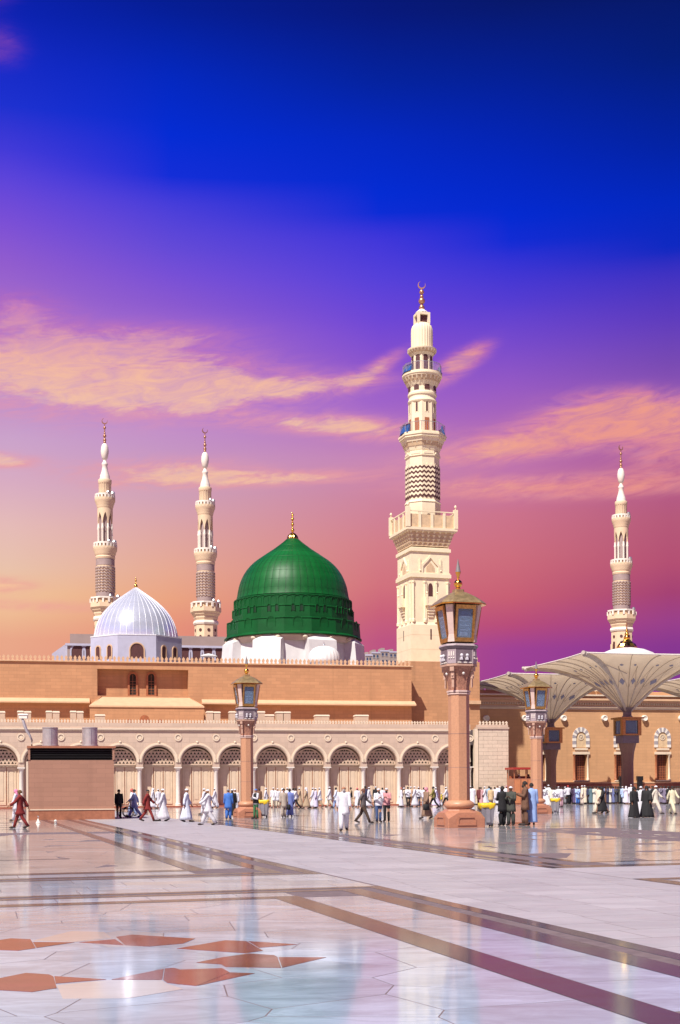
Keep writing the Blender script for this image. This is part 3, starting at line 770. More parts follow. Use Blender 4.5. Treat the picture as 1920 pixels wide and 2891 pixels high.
# projecting bay under the recess with sloping top
pa, pb_ = fu(252), fu(568)
zb1, zb2 = fz(400, 1994, V1 - 2.2), fz(400, 1966)
m = MB()
m.add([(pa, V1 - 2.2, 3), (pb_, V1 - 2.2, 3), (pb_, V1 - 2.2, zb1), (pa, V1 - 2.2, zb1), (pa, V1 - 0.001, 3), (pb_, V1 - 0.001, 3), (pb_ - 1.1, V1 - 0.001, zb2), (pa + 1.1, V1 - 0.001, zb2)],
      [(0, 1, 2, 3), (1, 5, 6, 2), (0, 3, 7, 4)])
m.build('projecting_bay', M['pink'], pk)
MB().add([(pa - 0.05, V1 - 2.28, zb1 - 0.1), (pb_ + 0.05, V1 - 2.28, zb1 - 0.1), (pb_ + 0.05, V1 - 2.28, zb1 + 0.03), (pa - 0.05, V1 - 2.28, zb1 + 0.03), (pa + 1.1, V1 + 0.3, zb2 + 0.02), (pb_ - 1.1, V1 + 0.3, zb2 + 0.02), (pa - .05, V1 + 0.3, zb1 - 0.1), (pb_ + .05, V1 + .3, zb1 - 0.1)],
         [(0, 1, 2, 3), (3, 2, 5, 4), (0, 3, 4, 6), (1, 7, 5, 2)]).build('bay_roof', M['pale_pink_trim'], pk)
for px in (375, 427):
    c = fu(px, V1 + 0.9); z0 = fz(px, 1962, V1 + 0.9); z1 = fz(px, 1902, V1 + 0.9); hw = 0.30
    f_ = MB()
    q = ring(c, z1 - hw, hw - 0.02, hw + 0.16, V1 + 0.74, V1 + 0.899, 14); f_.add(q.v, q.f)
    f_.box(c - hw - 0.16, c - hw + 0.02, V1 + 0.74, V1 + 0.899, z0, z1 - hw).box(c + hw - 0.02, c + hw + 0.16, V1 + 0.74, V1 + 0.899, z0, z1 - hw).box(c - hw - 0.16, c + hw + 0.16, V1 + 0.70, V1 + 0.899, z0 - 0.12, z0)
    w_ = f_.build('arched_window', M['window_wood'], pk)
    MB().prism(archpoly(c, z0 + 0.001, hw - 0.021, z1 - hw), V1 + 0.85, V1 + 0.895).build('pane', M['dark_gap'], w_)
    gl = MB()
    for k in range(1, 6): gl.box(c - hw + 0.03, c + hw - 0.03, V1 + 0.83, V1 + 0.849, z0 + k * 0.24, z0 + k * 0.24 + 0.03)
    gl.box(c - 0.015, c + 0.015, V1 + 0.825, V1 + 0.848, z0 + 0.01, z1 - 0.08).build('glazing_bars', M['window_wood'], w_)
for px in (365, 408, 452):       # small arched vents low on the bay
    c = fu(px, V1 - 2.2); z0 = fz(px, 2040, V1 - 2.2); q = 0.42 if px == 408 else 0.2
    MB().prism(archpoly(c, z0, q, z0 + (0.25 if px == 408 else 0.1)), V1 - 2.23, V1 - 2.2001).build('vent_arch', M['window_wood'], pk)
# coping and merlons
MB().box(uL, uR + 0.12, V1 - 0.14, V1 + 0.5, ztop + 0.001, ztop + 0.10).build('coping', M['pale_pink_trim'], pk)
me_mer = MB(); q = 0.125
me_mer.prism([(-q, 0), (q, 0), (q * 0.55, 0.12), (q, 0.26), (q * 1.05, 0.32), (0, 0.50), (-q * 1.05, 0.32), (-q, 0.26), (-q * 0.55, 0.12)], -0.07, 0.07)
me_mer = me_mer.mesh('merlon', M['pale_pink_trim'])
x = uL + 0.2
while x < uR:
    link('merlon', me_mer, pk).location = (x, V1 + 0.08, ztop + 0.1)
    x += 0.385
# shadowed return and lower right tower block
uR2 = fu(1350, V1 + 2.5)
MB().box(uR + 0.001, uR2, V1 + 2.0, V1 + 9, 3, fz(1250, 1868, V1 + 2)).build('corner_block', M['pink'], pk)
MB().box(fu(1322, V1 + 1.9), uR2 + 0.02, V1 + 1.7, V1 + 2.0, fz(1335, 1988, V1 + 1.9), fz(1335, 1984, V1 + 1.9) + 0.2).build('corner_ledge', M['pale_pink_trim'], pk)
MB().box(fu(1337, V1 + 2), fu(1350, V1 + 2), V1 + 2.1, V1 + 2.6, fz(1343, 1870, V1 + 2) , fz(1343, 1856, V1 + 2)).build('corner_pinnacle', M['pale_pink_trim'], pk)
# ------------------------------------------------------------------ helpers for towers
def ngon(m, r0, z0, r1, z1, n, phase=None):
    ph = math.pi / n if phase is None else phase
    m.lathe([(r0 / math.cos(math.pi / n), z0), (r1 / math.cos(math.pi / n), z1)], n, phase=ph)
    return m
def zigzag(n, apo, z, h, pitch_per_side, t, mat, name, parent, phase=None, amp=None):
    """one zigzag course wrapped round an n-sided (or round) shaft"""
    ph = math.pi / n if phase is None else phase
    m = MB(); amp = amp or h
    Rr = (apo + t) / math.cos(math.pi / n)
    pts = []
    for k in range(n):
        a = Vector((math.cos(ph + 2 * math.pi * k / n), math.sin(ph + 2 * math.pi * k / n), 0)) * Rr
        b = Vector((math.cos(ph + 2 * math.pi * (k + 1) / n), math.sin(ph + 2 * math.pi * (k + 1) / n), 0)) * Rr
        for i in range(pitch_per_side * 2):
            f = i / (pitch_per_side * 2)
            p = a.lerp(b, f); pts.append((p.x, p.y, z + (amp if i % 2 else 0)))
    N = len(pts)
    vs = pts + [(x, y, zz + h) for x, y, zz in pts] + [(x * 0.97, y * 0.97, zz) for x, y, zz in pts] + [(x * 0.97, y * 0.97, zz + h) for x, y, zz in pts]
    fs = []
    for i in range(N):
        j = (i + 1) % N
        fs += [(i, j, N + j, N + i), (N + i, N + j, 3 * N + j, 3 * N + i), (i, 2 * N + i, 2 * N + j, j)]
    m.add(vs, fs).build(name, mat, parent)
def crescent(parent, z, r, mat, yaw=0.0, th=0.05):
    m = MB(); n = 20; out, inn = [], []
    a0, a1 = R(108), R(108 + 282)
    for i in range(n + 1):
        t = a0 + (a1 - a0) * i / n
        out.append((r * math.cos(t), r * math.sin(t)))
        w = r * 0.34 * math.sin(math.pi * i / n) ** 0.8
        inn.append(((r - w) * math.cos(t), (r - w) * math.sin(t)))
    vs = []
    for y in (-th, th):
        vs += [(x, y, z + r + zz) for x, zz in out] + [(x, y, z + r + zz) for x, zz in inn]
    k = n + 1; fs = []
    for i in range(n):
        fs += [(i, i + 1, k + i + 1, k + i), (2 * k + i, 3 * k + i, 3 * k + i + 1, 2 * k + i + 1), (i, 2 * k + i, 2 * k + i + 1, i + 1), (k + i, k + i + 1, 3 * k + i + 1, 3 * k + i)]
    o = m.add(vs, fs).build('crescent', mat, parent)
    o.rotation_euler.z = yaw
    return o
def on_faces(n, apo, parent, name, maker, mat, faces=None, phase=None, smoothed=False):
    """put the mesh from maker (built facing -y at y=0) on each face of an n-sided shaft"""
    me = maker().mesh(name, mat, smoothed)
    out = []
    for k in (faces if faces is not None else range(n)):
        a = 2 * math.pi * k / n
        o = link(name, me, parent)
        o.rotation_euler.z = a
        o.location = (math.sin(a) * apo, -math.cos(a) * apo, 0)
        out.append(o)
    return out

# ------------------------------------------------------------------ the tall old minaret
DM = 131.0
mp = at(1196, 1868, DM)
mn = empty('old_minaret', (mp.x, mp.y, 0), R(17), 'tallest ivory minaret with square balcony and dark zigzag band', 'minaret')
mz = lambda py: at(1195, py, DM)[2]
PX = DM / FPX                      # metres per photo pixel here
S_ = 2.05                          # half side of the square shaft
iv = M['minaret']
m = MB().box(-S_ - .10, S_ + .10, -S_ - .10, S_ + .10, 0, mz(1772)).frus(-S_ - .10, S_ + .10, -S_ - .10, S_ + .10, mz(1772) + .0005, mz(1764), 0.10)
m.box(-S_, S_, -S_, S_, mz(1764) + 0.001, mz(1556))
sh = m.build('square_shaft', iv, mn)
# stone joints on the plain base: fine recessed lines as raised courses
for pyj in (1840, 1800):
    MB().box(-S_ - .106, S_ + .106, -S_ - .106, S_ + .106, mz(pyj), mz(pyj) + 0.02).build('stone_joint', M['minaret_dark'], sh)
for py0, t, hh in ((1640, .16, 10), (1568, .14, 9), (1630, .08, 4)):
    MB().box(-S_ - t, S_ + t, -S_ - t, S_ + t, mz(py0), mz(py0 - hh)).build('string_course', iv, mn)
def facepanels():
    m = MB(); z0, z1, z2 = mz(1764), mz(1650), mz(1640)
    # colonnettes with base at the corners and around the central niche
    for x in (-1.85, -0.62, 0.62, 1.85):
        m.lathe([(0.16, z0), (0.16, z0 + .25), (0.10, z0 + .35), (0.10, z1 - .3), (0.16, z1 - .15), (0.16, z1)], 10, (x, -0.05))
    return m
on_faces(4, S_, mn, 'colonnettes', facepanels, iv)
def niche():
    return MB().prism(archpoly(0, mz(1742), 0.30, mz(1712), 8, 0.6), -0.035, -0.002)
for o in on_faces(4, S_, mn, 'niche_window', lambda: MB().prism(archpoly(0, mz(1693), 0.24, mz(1667), 8, 0.8), -0.03, -0.002), M['zig_dark']):
    f_ = MB()
    for sx in (-1, 1): f_.box(sx * 0.50 - 0.07, sx * 0.50 + 0.07, -0.12, -0.002, mz(1765), mz(1650))
    f_.build('niche_surround', iv, o)
def balc():
    m = MB(); zb = mz(1715)
    m.box(-0.62, 0.62, -0.55, -0.002, zb - 0.14, zb).box(-0.5, 0.5, -0.5, -0.42, zb, zb + 0.75)
    for x in (-0.55, 0.55):
        m.box(x - .08, x + .08, -0.55, -0.39, zb, zb + 1.0).ball((x, -0.47, zb + 1.12), 0.13, 8).box(x - .05, x + .05, -.40, -.002, zb, zb + .75)
    for i in range(4): m.box(-0.45 + i * .06, 0.45 - i * .06, -0.42 + i * 0.1, -0.003, zb - 0.14 - (i + 1) * 0.28, zb - 0.1405 - i * 0.28)
    return m
on_faces(4, S_, mn, 'small_balcony', balc, iv)
def blindarch():                   # stepped pointed arch frame in the upper panel
    m = MB(); z0, z1 = mz(1636), mz(1578)
    c = 0.0
    prof = [(-1.0, z0), (-1.0, z0 + 1.15), (-0.78, z0 + 1.35), (-0.40, z0 + 1.7), (0, z1 + 0.05), (0.40, z0 + 1.7), (0.78, z0 + 1.35), (1.0, z0 + 1.15), (1.0, z0)]
    inn = [(-0.80, z0), (-0.80, z0 + 1.0), (-0.6, z0 + 1.2), (-0.32, z0 + 1.48), (0, z1 - 0.25), (0.32, z0 + 1.48), (0.6, z0 + 1.2), (0.80, z0 + 1.0), (0.80, z0)]
    n = len(prof)
    vs = [(x, -0.12, z) for x, z in prof] + [(x, -0.12, z) for x, z in inn] + [(x, 0, z) for x, z in prof] + [(x, 0, z) for x, z in inn]
    fs = []
    for i in range(n - 1): fs += [(i, i + 1, n + i + 1, n + i), (i, 2 * n + i, 2 * n + i + 1, i + 1), (n + i, n + i + 1, 3 * n + i + 1, 3 * n + i)]
    m.add(vs, fs)
    for x in (-1.12, 1.12): m.box(x - .07, x + .07, -0.10, 0, z0, z0 + 1.75).ball((x, -0.06, z0 + 0.55), 0.13, 8)
    return m
on_faces(4, S_, mn, 'stepped_arch', blindarch, iv)
on_faces(4, S_, mn, 'arch_niche', lambda: MB().prism([(-0.45, mz(1636)), (0.45, mz(1636)), (0.45, mz(1612)), (0.3, mz(1606)), (0, mz(1597)), (-0.3, mz(1606)), (-0.45, mz(1612))], -0.03, -0.002), M['minaret_dark'])
on_faces(4, S_ + .10, mn, 'slit_window', lambda: MB().box(-0.07, 0.07, -0.02, 0.0, mz(1812), mz(1783)), M['zig_dark'])
# muqarnas: tiers of small brackets widening to the square balcony
HB = 2.62
tiers = 4
for i in range(tiers):
    f0 = i / tiers; s0 = S_ + (HB - 0.1 - S_) * (i + 1) / tiers
    z0 = mz(1553 - 40 * f0); z1 = mz(1553 - 40 * (f0 + 0.25))
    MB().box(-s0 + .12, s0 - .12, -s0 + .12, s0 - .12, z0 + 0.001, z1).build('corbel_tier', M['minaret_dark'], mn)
    br = MB(); k = 8
    for j in range(k):
        x = -s0 + (j + 0.5) * 2 * s0 / k
        for q in range(4):
            a = q * math.pi / 2
            cs, sn = math.cos(a), math.sin(a)
            pts = [(x - .16, -s0 - .02), (x + .16, -s0 - .02), (x + .16, -s0 + .16), (x - .16, -s0 + .16)]
            o = len(br.v)
            low = [(x, -s0 + .12)] * 4
            for (px_, py_), zz in [(p, z1) for p in pts] + [(p, z0 + .25 * (z1 - z0)) for p in low]:
                br.v.append((px_ * cs - py_ * sn, px_ * sn + py_ * cs, zz))
            br.f += [(o, o + 1, o + 2, o + 3), (o, o + 4, o + 5, o + 1), (o + 1, o + 5, o + 6, o + 2), (o + 3, o + 7, o + 4, o)]
    br.build('bracket_row', iv, mn)
zb0, zb1 = mz(1511), mz(1504)
MB().box(-HB - .1, HB + .1, -HB - .1, HB + .1, zb0, zb1).box(-HB - .02, HB + .02, -HB - .02, HB + .02, zb0 - 0.12, zb0 - .001).build('balcony_slab', iv, mn)
zr = mz(1458)
def parapet():
    m = MB()
    m.box(-HB + .02, HB - .02, -0.10, 0.02, zr - .10, zr)
    for i in range(5):
        x = -HB + 2 * HB * i / 4
        if 0 < i < 4: m.box(x - .14, x + .14, -0.08, 0.0, zb1, zr - .101)
    return m
on_faces(4, HB - .05, mn, 'balcony_parapet', parapet, iv)
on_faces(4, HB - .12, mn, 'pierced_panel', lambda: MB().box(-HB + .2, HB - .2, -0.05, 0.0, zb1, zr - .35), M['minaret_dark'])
for sx in (-1, 1):
    for sy in (-1, 1):
        x, y = sx * (HB - .06), sy * (HB - .06)
        p = MB().box(x - .2, x + .2, y - .2, y + .2, zb1, zr + .25).build('corner_post', iv, mn)
        MB().lathe([(0.04, zr + .25), (0.05, zr + .4), (0.13, zr + .5), (0.13, zr + .6), (0.03, zr + .75)], 8, (x, y)).build('post_knob', iv, p)
# octagonal shaft
A1 = 1.60
m = MB(); ngon(m, A1 * 1.05, zb1, A1 * 1.05, mz(1425), 8); ngon(m, A1 * 1.09, mz(1425) + .001, A1 * 1.02, mz(1419), 8); ngon(m, A1, mz(1419) + .001, A1, mz(1252), 8)
m.build('octagonal_shaft', iv, mn)
on_faces(8, A1 * 1.05, mn, 'roof_hatch', lambda: MB().prism(archpoly(0, zb1, 0.28, zb1 + 1.2, 6, 0.6), -0.03, -0.001), M['zig_dark'])
zz0, zz1 = mz(1414), mz(1322); nb = 7; stp = (zz1 - zz0) / nb
for i in range(nb):
    zigzag(8, A1, zz0 + i * stp, stp * 0.42, 3, 0.06, M['zig_dark'], 'zigzag_course', mn, amp=stp * 0.42)
for i in range(nb):
    zigzag(8, A1, zz0 + (i + 0.47) * stp, stp * 0.5, 3, 0.07, iv, 'ivory_zigzag', mn, amp=stp * 0.42)
m = MB(); ngon(m, A1 * 1.06, mz(1296), A1 * 1.06, mz(1291), 8); m.build('octagon_moulding', iv, mn)
on_faces(8, A1 * 1.05, mn, 'cresting', lambda: MB().prism([(-.5, mz(1291)), (.5, mz(1291)), (.45, mz(1285)), (.3, mz(1287)), (0, mz(1281)), (-.3, mz(1287)), (-.45, mz(1285))], -0.05, 0.06), iv)
def corbels(z0, z1, r0, r1, n, name, tiers=3):
    for i in range(tiers):
        f0, f1 = i / tiers, (i + 1) / tiers
        ra = r0 + (r1 - r0) * f1
        m = MB(); za, zb = z0 + (z1 - z0) * f0, z0 + (z1 - z0) * f1
        ngon(m, r0 + (r1 - r0) * f0, za + .001, ra - .05, zb, n)
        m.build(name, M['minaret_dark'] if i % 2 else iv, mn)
        b = MB(); k = 24
        for j in range(k):
            a = 2 * math.pi * (j + 0.5 * (i % 2)) / k
            c, s = math.cos(a), math.sin(a)
            w = 0.075
            rr = ra + 0.02
            o = len(b.v)
            for (x, y, zq) in ((rr - .16, -w, za + (zb - za) * .3), (rr - .16, w, za + (zb - za) * .3), (rr, w, zb - .02), (rr, -w, zb - .02), (rr - .2, -w, zb - .02), (rr - .2, w, zb - .02)):
                b.v.append((x * c - y * s, x * s + y * c, zq))
            b.f += [(o, o + 1, o + 2, o + 3), (o, o + 3, o + 4), (o + 1, o + 5, o + 2), (o + 2, o + 5, o + 4, o + 3)]
        b.build('bracket_row', iv, mn)
A2 = 2.22
corbels(mz(1280), mz(1246), A1 * 1.02, A2 - .08, 8, 'corbel_ring')
m = MB(); ngon(m, A2, mz(1246) + .001, A2, mz(1240), 8); ngon(m, A2 + .08, mz(1240) + .001, A2 + .08, mz(1235), 8); ngon(m, A2, mz(1235) + .001, A2, mz(1231), 8)
m.build('gallery_floor', iv, mn)
def railing(apo, z, h, n, name):
    m = MB()
    for k in range(n):
        a, b = 2 * math.pi * (k - .5) / n, 2 * math.pi * (k + .5) / n
        Rr = apo / math.cos(math.pi / n)
        P = Vector((math.sin(a) * Rr, -math.cos(a) * Rr, z)); Q = Vector((math.sin(b) * Rr, -math.cos(b) * Rr, z))
        m.tube([P + Vector((0, 0, h)), Q + Vector((0, 0, h))], 0.03, 5)
        for i in range(7):
            q = P.lerp(Q, i / 7); m.tube([q, q + Vector((0, 0, h))], 0.018 if i else .03, 4)
    m.build(name, M['steel'], mn)
railing(A2 - .1, mz(1231), 0.95, 8, 'gallery_railing')
def speaker(apo, k, n, z, w=0.8, h=0.85):
    a = 2 * math.pi * k / n
    o = MB().box(-w / 2, w / 2, -0.10, 0.10, 0, h).build('loudspeaker_panel', M['blue_panel'], mn)
    f_ = MB().box(-w / 2 - .05, w / 2 + .05, -.13, -.101, -.05, .02).box(-w / 2 - .05, w / 2 + .05, -.13, -.101, h - .02, h + .05)
    f_.build('panel_frame', M['black'], o)
    o.rotation_euler = (R(-14), 0, a); o.location = (math.sin(a) * apo, -math.cos(a) * apo, z)
for k in (-2.1, -1.6, 1.5, 2.0): speaker(A2 - .02, k, 8, mz(1233), 0.95, 0.9)
A3 = 1.33
m = MB(); ngon(m, A3, mz(1231) + .002, A3, mz(1142), 8); m.build('upper_octagon', iv, mn)
for o in on_faces(8, A3, mn, 'slot_window', lambda: MB().prism(archpoly(0, mz(1170), 0.10, mz(1148), 6, 0.5), -0.02, -0.001), M['zig_dark']):
    MB().box(-.17, -.115, -.05, 0, mz(1172), mz(1145)).box(.115, .17, -.05, 0, mz(1172), mz(1145)).build('window_frame', iv, o)
on_faces(8, A3, mn, 'gallery_door', lambda: MB().box(-0.24, 0.24, -0.03, -0.001, mz(1229), mz(1188)), M['window_wood'], faces=(0, 1, 2, 4, 6, 7))
m = MB(); m.lathe([(A3 * 1.08, mz(1142)), (A3 * 1.13, mz(1138)), (A3 * 1.08, mz(1133)), (A3 * 1.04, mz(1130)), (A3 * 1.04, mz(1124)), (A3 * 1.12, mz(1121)), (A3 * 1.12, mz(1116)), (A3 * 1.05, mz(1112)), (A3 * 1.05, mz(1086))], 32)
m.build('ring_mouldings', iv, mn, 30)
on_faces(8, A3 * 1.05, mn, 'pointed_opening', lambda: MB().prism(archpoly(0, mz(1109), 0.26, mz(1100), 6, 0.9), -0.05, 0.02), M['zig_dark'])
A4 = 2.02
corbels(mz(1098), mz(1072), A3 * 1.06, A4 - .08, 16, 'corbel_ring', 2)
MB().lathe([(A4 - .06, mz(1072) + .001), (A4 - .04, mz(1068)), (A4 + .04, mz(1067)), (A4 + .04, mz(1063)), (A4 - .03, mz(1062)), (A4 - .03, mz(1059))], 40).build('gallery_floor', iv, mn, 30)
railing(A4 - .12, mz(1059), 0.85, 12, 'gallery_railing')
for k in (-3.2, -2.3, 2.4, 3.3): speaker(A4 - .12, k, 12, mz(1060), 0.9, 0.7)
A5 = 1.02
m = MB(); ngon(m, A5, mz(1059) + .001, A5, mz(1004), 8); m.build('lantern_storey', iv, mn)
on_faces(8, A5, mn, 'lantern_opening', lambda: MB().prism(archpoly(0, mz(1058), 0.23, mz(1018), 6, 1.0), -0.03, -0.001), M['zig_dark'])
corbels(mz(1010), mz(994), A5, 1.50, 16, 'corbel_ring', 2)
MB().lathe([(1.46, mz(994) + .001), (1.5, mz(992)), (1.5, mz(989)), (1.1, mz(988))], 40).build('cornice', iv, mn, 30)
fl_ = lambda a, k: 1 - 0.05 * (0.5 + 0.5 * math.cos(24 * a))
MB().lathe([(1.12, mz(989) + .002), (1.12, mz(985)), (1.13, mz(960)), (1.13, mz(940)), (1.10, mz(930)), (1.0, mz(923)), (0.78, mz(917)), (0.55, mz(914))], 120, mod=fl_).build('fluted_bulb', iv, mn, True)
m = MB()
for sx in (-1, 1):
    for sy in (-1, 1): m.box(sx * .55 - .12, sx * .55 + .12, sy * .55 - .12, sy * .55 + .12, mz(916), mz(893))
m.box(-.67, .67, -.67, .67, mz(893) + .001, mz(886)).box(-.66, .66, -.66, .66, mz(917) - .1, mz(915))
m.build('square_lantern', iv, mn)
MB().box(-.42, .42, -.42, .42, mz(915) + .001, mz(893)).build('lantern_core', M['zig_dark'], mn)
MB().lathe([(0.72, mz(886) + .002), (0.6, mz(882)), (0.34, mz(876)), (0.2, mz(873))], 60, mod=lambda a, k: 1 - 0.08 * (0.5 + 0.5 * math.cos(12 * a))).build('fluted_cone', M['egg'], mn, True)
fn = MB()
for (r_, py) in ((0.30, 869), (0.34, 850), (0.20, 838), (0.25, 825)): fn.ball((0, 0, mz(py)), r_, 14)
fn.tube([(0, 0, mz(875)), (0, 0, mz(814))], [0.18, 0.06], 8)
fn.build('finial', M['copper'], mn, 50)
crescent(mn, mz(816), 0.40, M['copper'], R(-17))

# ------------------------------------------------------------------ the three newer minarets
def new_minaret():
    D = 298.0; q = D / FPX / 3.233
    zz = lambda y: 1.62 + (2224.5 - (1150 + y / 3.233)) * D / FPX
    nm = M['new_minaret']
    t = empty('new_minaret', (0, 0, 0), 0)
    MB().lathe([(105 * q, 0), (105 * q, zz(1985))], 8, phase=math.pi / 8).build('octagonal_base', nm, t)
    MB().lathe([(112 * q, zz(1990)), (118 * q, zz(1975)), (112 * q, zz(1955))], 8, phase=math.pi / 8).build('base_moulding', M['egg'], t)
    ap = 105 * q * math.cos(math.pi / 8)
    on_faces(8, ap, t, 'round_window', lambda: MB().prism(arc(0, zz(2042), 14 * q, 0, 2 * math.pi, 12)[:-1], -0.1, -0.002), M['zig_dark'])
    on_faces(8, ap, t, 'arched_window', lambda: MB().prism(archpoly(0, zz(2185), 16 * q, zz(2120), 8, 1.0), -0.1, -0.002), M['zig_dark'])
    def surround():
        m = MB()
        for sx in (-1, 1):
            m.lathe([(5 * q, zz(2300)), (5 * q, zz(2200)), (8 * q, zz(2180)), (5 * q, zz(2170)), (5 * q, zz(2110))], 8, (sx * 24 * q, -0.1))
        m.box(-32 * q, 32 * q, -0.35, 0, zz(2205), zz(2190))
        return m
    on_faces(8, ap, t, 'window_surround', surround, nm)
    on_faces(8, ap, t, 'lower_window', lambda: MB().prism(archpoly(0, zz(2290), 14 * q, zz(2245), 8, 0.8), -0.1, -0.002), M['zig_dark'])
    MB().lathe([(100 * q, zz(1955) + .01), (112 * q, zz(1930)), (112 * q, zz(1915)), (126 * q, zz(1900)), (128 * q, zz(1890)), (138 * q, zz(1880)), (142 * q, zz(1875)), (142 * q, zz(1850))], 8, phase=math.pi / 8).build('corbel', nm, t)
    def gallery(y0, y1, r, n, name):
        MB().lathe([(r * q, zz(y0)), (r * q, zz(y0 - 14))], n, phase=math.pi / n).build(name + '_floor', nm, t)
        p = MB(); rr = (r - 6) * q
        p.lathe([(rr - .15, zz(y1 + 14)), (rr + .12, zz(y1 + 14)), (rr + .12, zz(y1)), (rr - .15, zz(y1)), (rr - .15, zz(y1 + 14))], n, phase=math.pi / n, caps=False)
        kk = n * 2 if n == 8 else n
        for k in range(kk):
            a = 2 * math.pi * (k + .5) / kk
            rp = rr * (math.cos(math.pi / n) if n == 8 and k % 2 == 1 else 1.0) - 0.02
            w = 0.22
            c, s = math.cos(a), math.sin(a)
            o = len(p.v)
            for z in (zz(y0 - 14), zz(y1 + 14)):
                for x, y in ((rp - .15, -w), (rp + .15, -w), (rp + .15, w), (rp - .15, w)): p.v.append((x * c - y * s, x * s + y * c, z))
            p.f += [(o, o + 1, o + 5, o + 4), (o + 1, o + 2, o + 6, o + 5), (o + 2, o + 3, o + 7, o + 6), (o + 3, o, o + 4, o + 7)]
        p.build(name + '_parapet', M['egg'], t)
        MB().lathe([(rr - .2, zz(y0 - 14) + .01), (rr - .2, zz(y1 + 14) - .01)], n, phase=math.pi / n, caps=False).build(name + '_panel', M['minaret_dark'], t)
        MB().ball((rr * 0.8, -rr * .3, zz(y1 - 8)), 0.5, 8).ball((rr * .3, -rr * .9, zz(y1 - 6)), 0.4, 8).build(name + '_floodlights', M['steel'], t)
    gallery(1850, 1785, 142, 8, 'octagon_gallery')
    MB().lathe([(82 * q, zz(1850)), (82 * q, zz(1738))], 32).build('lower_grey_drum', M['new_grey'], t, 30)
    MB().lathe([(80 * q, zz(1738) + .01), (80 * q, zz(1500))], 32).build('patterned_drum', nm, t, 30)
    nb = 9; st_ = (zz(1506) - zz(1735)) / nb
    for i in range(nb): zigzag(18, 80.5 * q, zz(1735) + i * st_, st_ * .42, 1, 0.16, M['new_grey'], 'grey_zigzag', t, amp=st_ * .42)
    MB().lathe([(82 * q, zz(1500) + .01), (82 * q, zz(1442))], 32).build('upper_grey_drum', M['new_grey'], t, 30)
    MB().lathe([(84 * q, zz(1442) + .01), (88 * q, zz(1425)), (84 * q, zz(1415)), (94 * q, zz(1395)), (94 * q, zz(1385)), (104 * q, zz(1365)), (105 * q, zz(1350))], 32).build('corbel', nm, t, 30)
    gallery(1350, 1298, 106, 20, 'middle_gallery')
    MB().lathe([(46 * q, zz(1350)), (46 * q, zz(1030))], 24).build('core', M['new_grey'], t, 30)
    for k in range(8):
        a = 2 * math.pi * (k + .5) / 8
        MB().lathe([(9 * q, zz(1330)), (9 * q, zz(1180)), (13 * q, zz(1165)), (9 * q, zz(1155)), (9 * q, zz(1130))], 8, (62 * q * math.cos(a), 62 * q * math.sin(a))).build('arcade_column', M['egg'], t, 40)
    me_w = MB()
    n = 8                                   # spandrels: eight wall pieces with pointed openings between the columns
    for k in range(8):
        for s_ in (0,):
            a_mid = 2 * math.pi * (k + .5) / 8
            for j in range(6):
                f0, f1 = -1 + j / 3, -1 + (j + 1) / 3
                aa, bb = a_mid + f0 * math.pi / 8, a_mid + f1 * math.pi / 8
                low = lambda f: zz(1135 - 105 * (abs(f) ** 0.6) )
                r1_, r0_ = 68 * q, 56 * q
                o = len(me_w.v)
                for rr in (r1_, r0_):
                    me_w.v += [(rr * math.cos(aa), rr * math.sin(aa), low(f0)), (rr * math.cos(bb), rr * math.sin(bb), low(f1)), (rr * math.cos(bb), rr * math.sin(bb), zz(985)), (rr * math.cos(aa), rr * math.sin(aa), zz(985))]
                me_w.f += [(o, o + 1, o + 2, o + 3), (o + 4, o + 7, o + 6, o + 5), (o, o + 4, o + 5, o + 1)]
    me_w.build('pointed_arcade', nm, t)
    MB().lathe([(69 * q, zz(990)), (74 * q, zz(975)), (74 * q, zz(965)), (82 * q, zz(950)), (82 * q, zz(942)), (90 * q, zz(928)), (90 * q, zz(915))], 32).build('corbel', nm, t, 30)
    gallery(915, 866, 91, 18, 'upper_gallery')
    MB().lathe([(56 * q, zz(915)), (56 * q, zz(775)), (58 * q, zz(770)), (60 * q, zz(742)), (57 * q, zz(735))], 96, mod=lambda a, k: 1 - (0.06 * (0.5 + 0.5 * math.cos(16 * a)) if k < 2 else 0)).build('fluted_drum', nm, t, 40)
    MB().lathe([(46 * q, zz(735) + .01), (44 * q, zz(715)), (42 * q, zz(700)), (26 * q, zz(650)), (22 * q, zz(610)), (27 * q, zz(602)), (27 * q, zz(592)), (17 * q, zz(575)), (12 * q, zz(560))], 24).build('cone', M['egg'], t, 40)
    MB().lathe([(12 * q, zz(563)), (26 * q, zz(540)), (34 * q, zz(500)), (35 * q, zz(480)), (32 * q, zz(450)), (24 * q, zz(425)), (12 * q, zz(412))], 20).build('egg_bulb', M['egg'], t, True)
    f_ = MB().tube([(0, 0, zz(415)), (0, 0, zz(235))], [8 * q, 4 * q], 8)
    for y, r_ in ((400, 13), (380, 15), (345, 15), (320, 9), (272, 13)): f_.ball((0, 0, zz(y)), r_ * q, 10)
    f_.build('finial', M['copper'], t, 50)
    crescent(t, zz(240), 26 * q, M['copper'], 0, 0.12)
    return t
nm0 = new_minaret()
spots = [(300, 290.0, 'left minaret of the pair, rising behind the silver dome'),
         (583, 298.0, 'newer minaret standing between the silver dome and green dome'),
         (1757, 315.0, 'slender minaret alone at far right behind the big canopy')]
for i, (px, D, lab) in enumerate(spots):
    o = nm0 if i == 0 else copy_tree(nm0)
    p = at(px - 2, 1700, D); o.location = (p.x, p.y, 0); o.rotation_euler.z = R(12) + i * R(9)
    tag(o, lab, 'minaret', 'newer minarets')
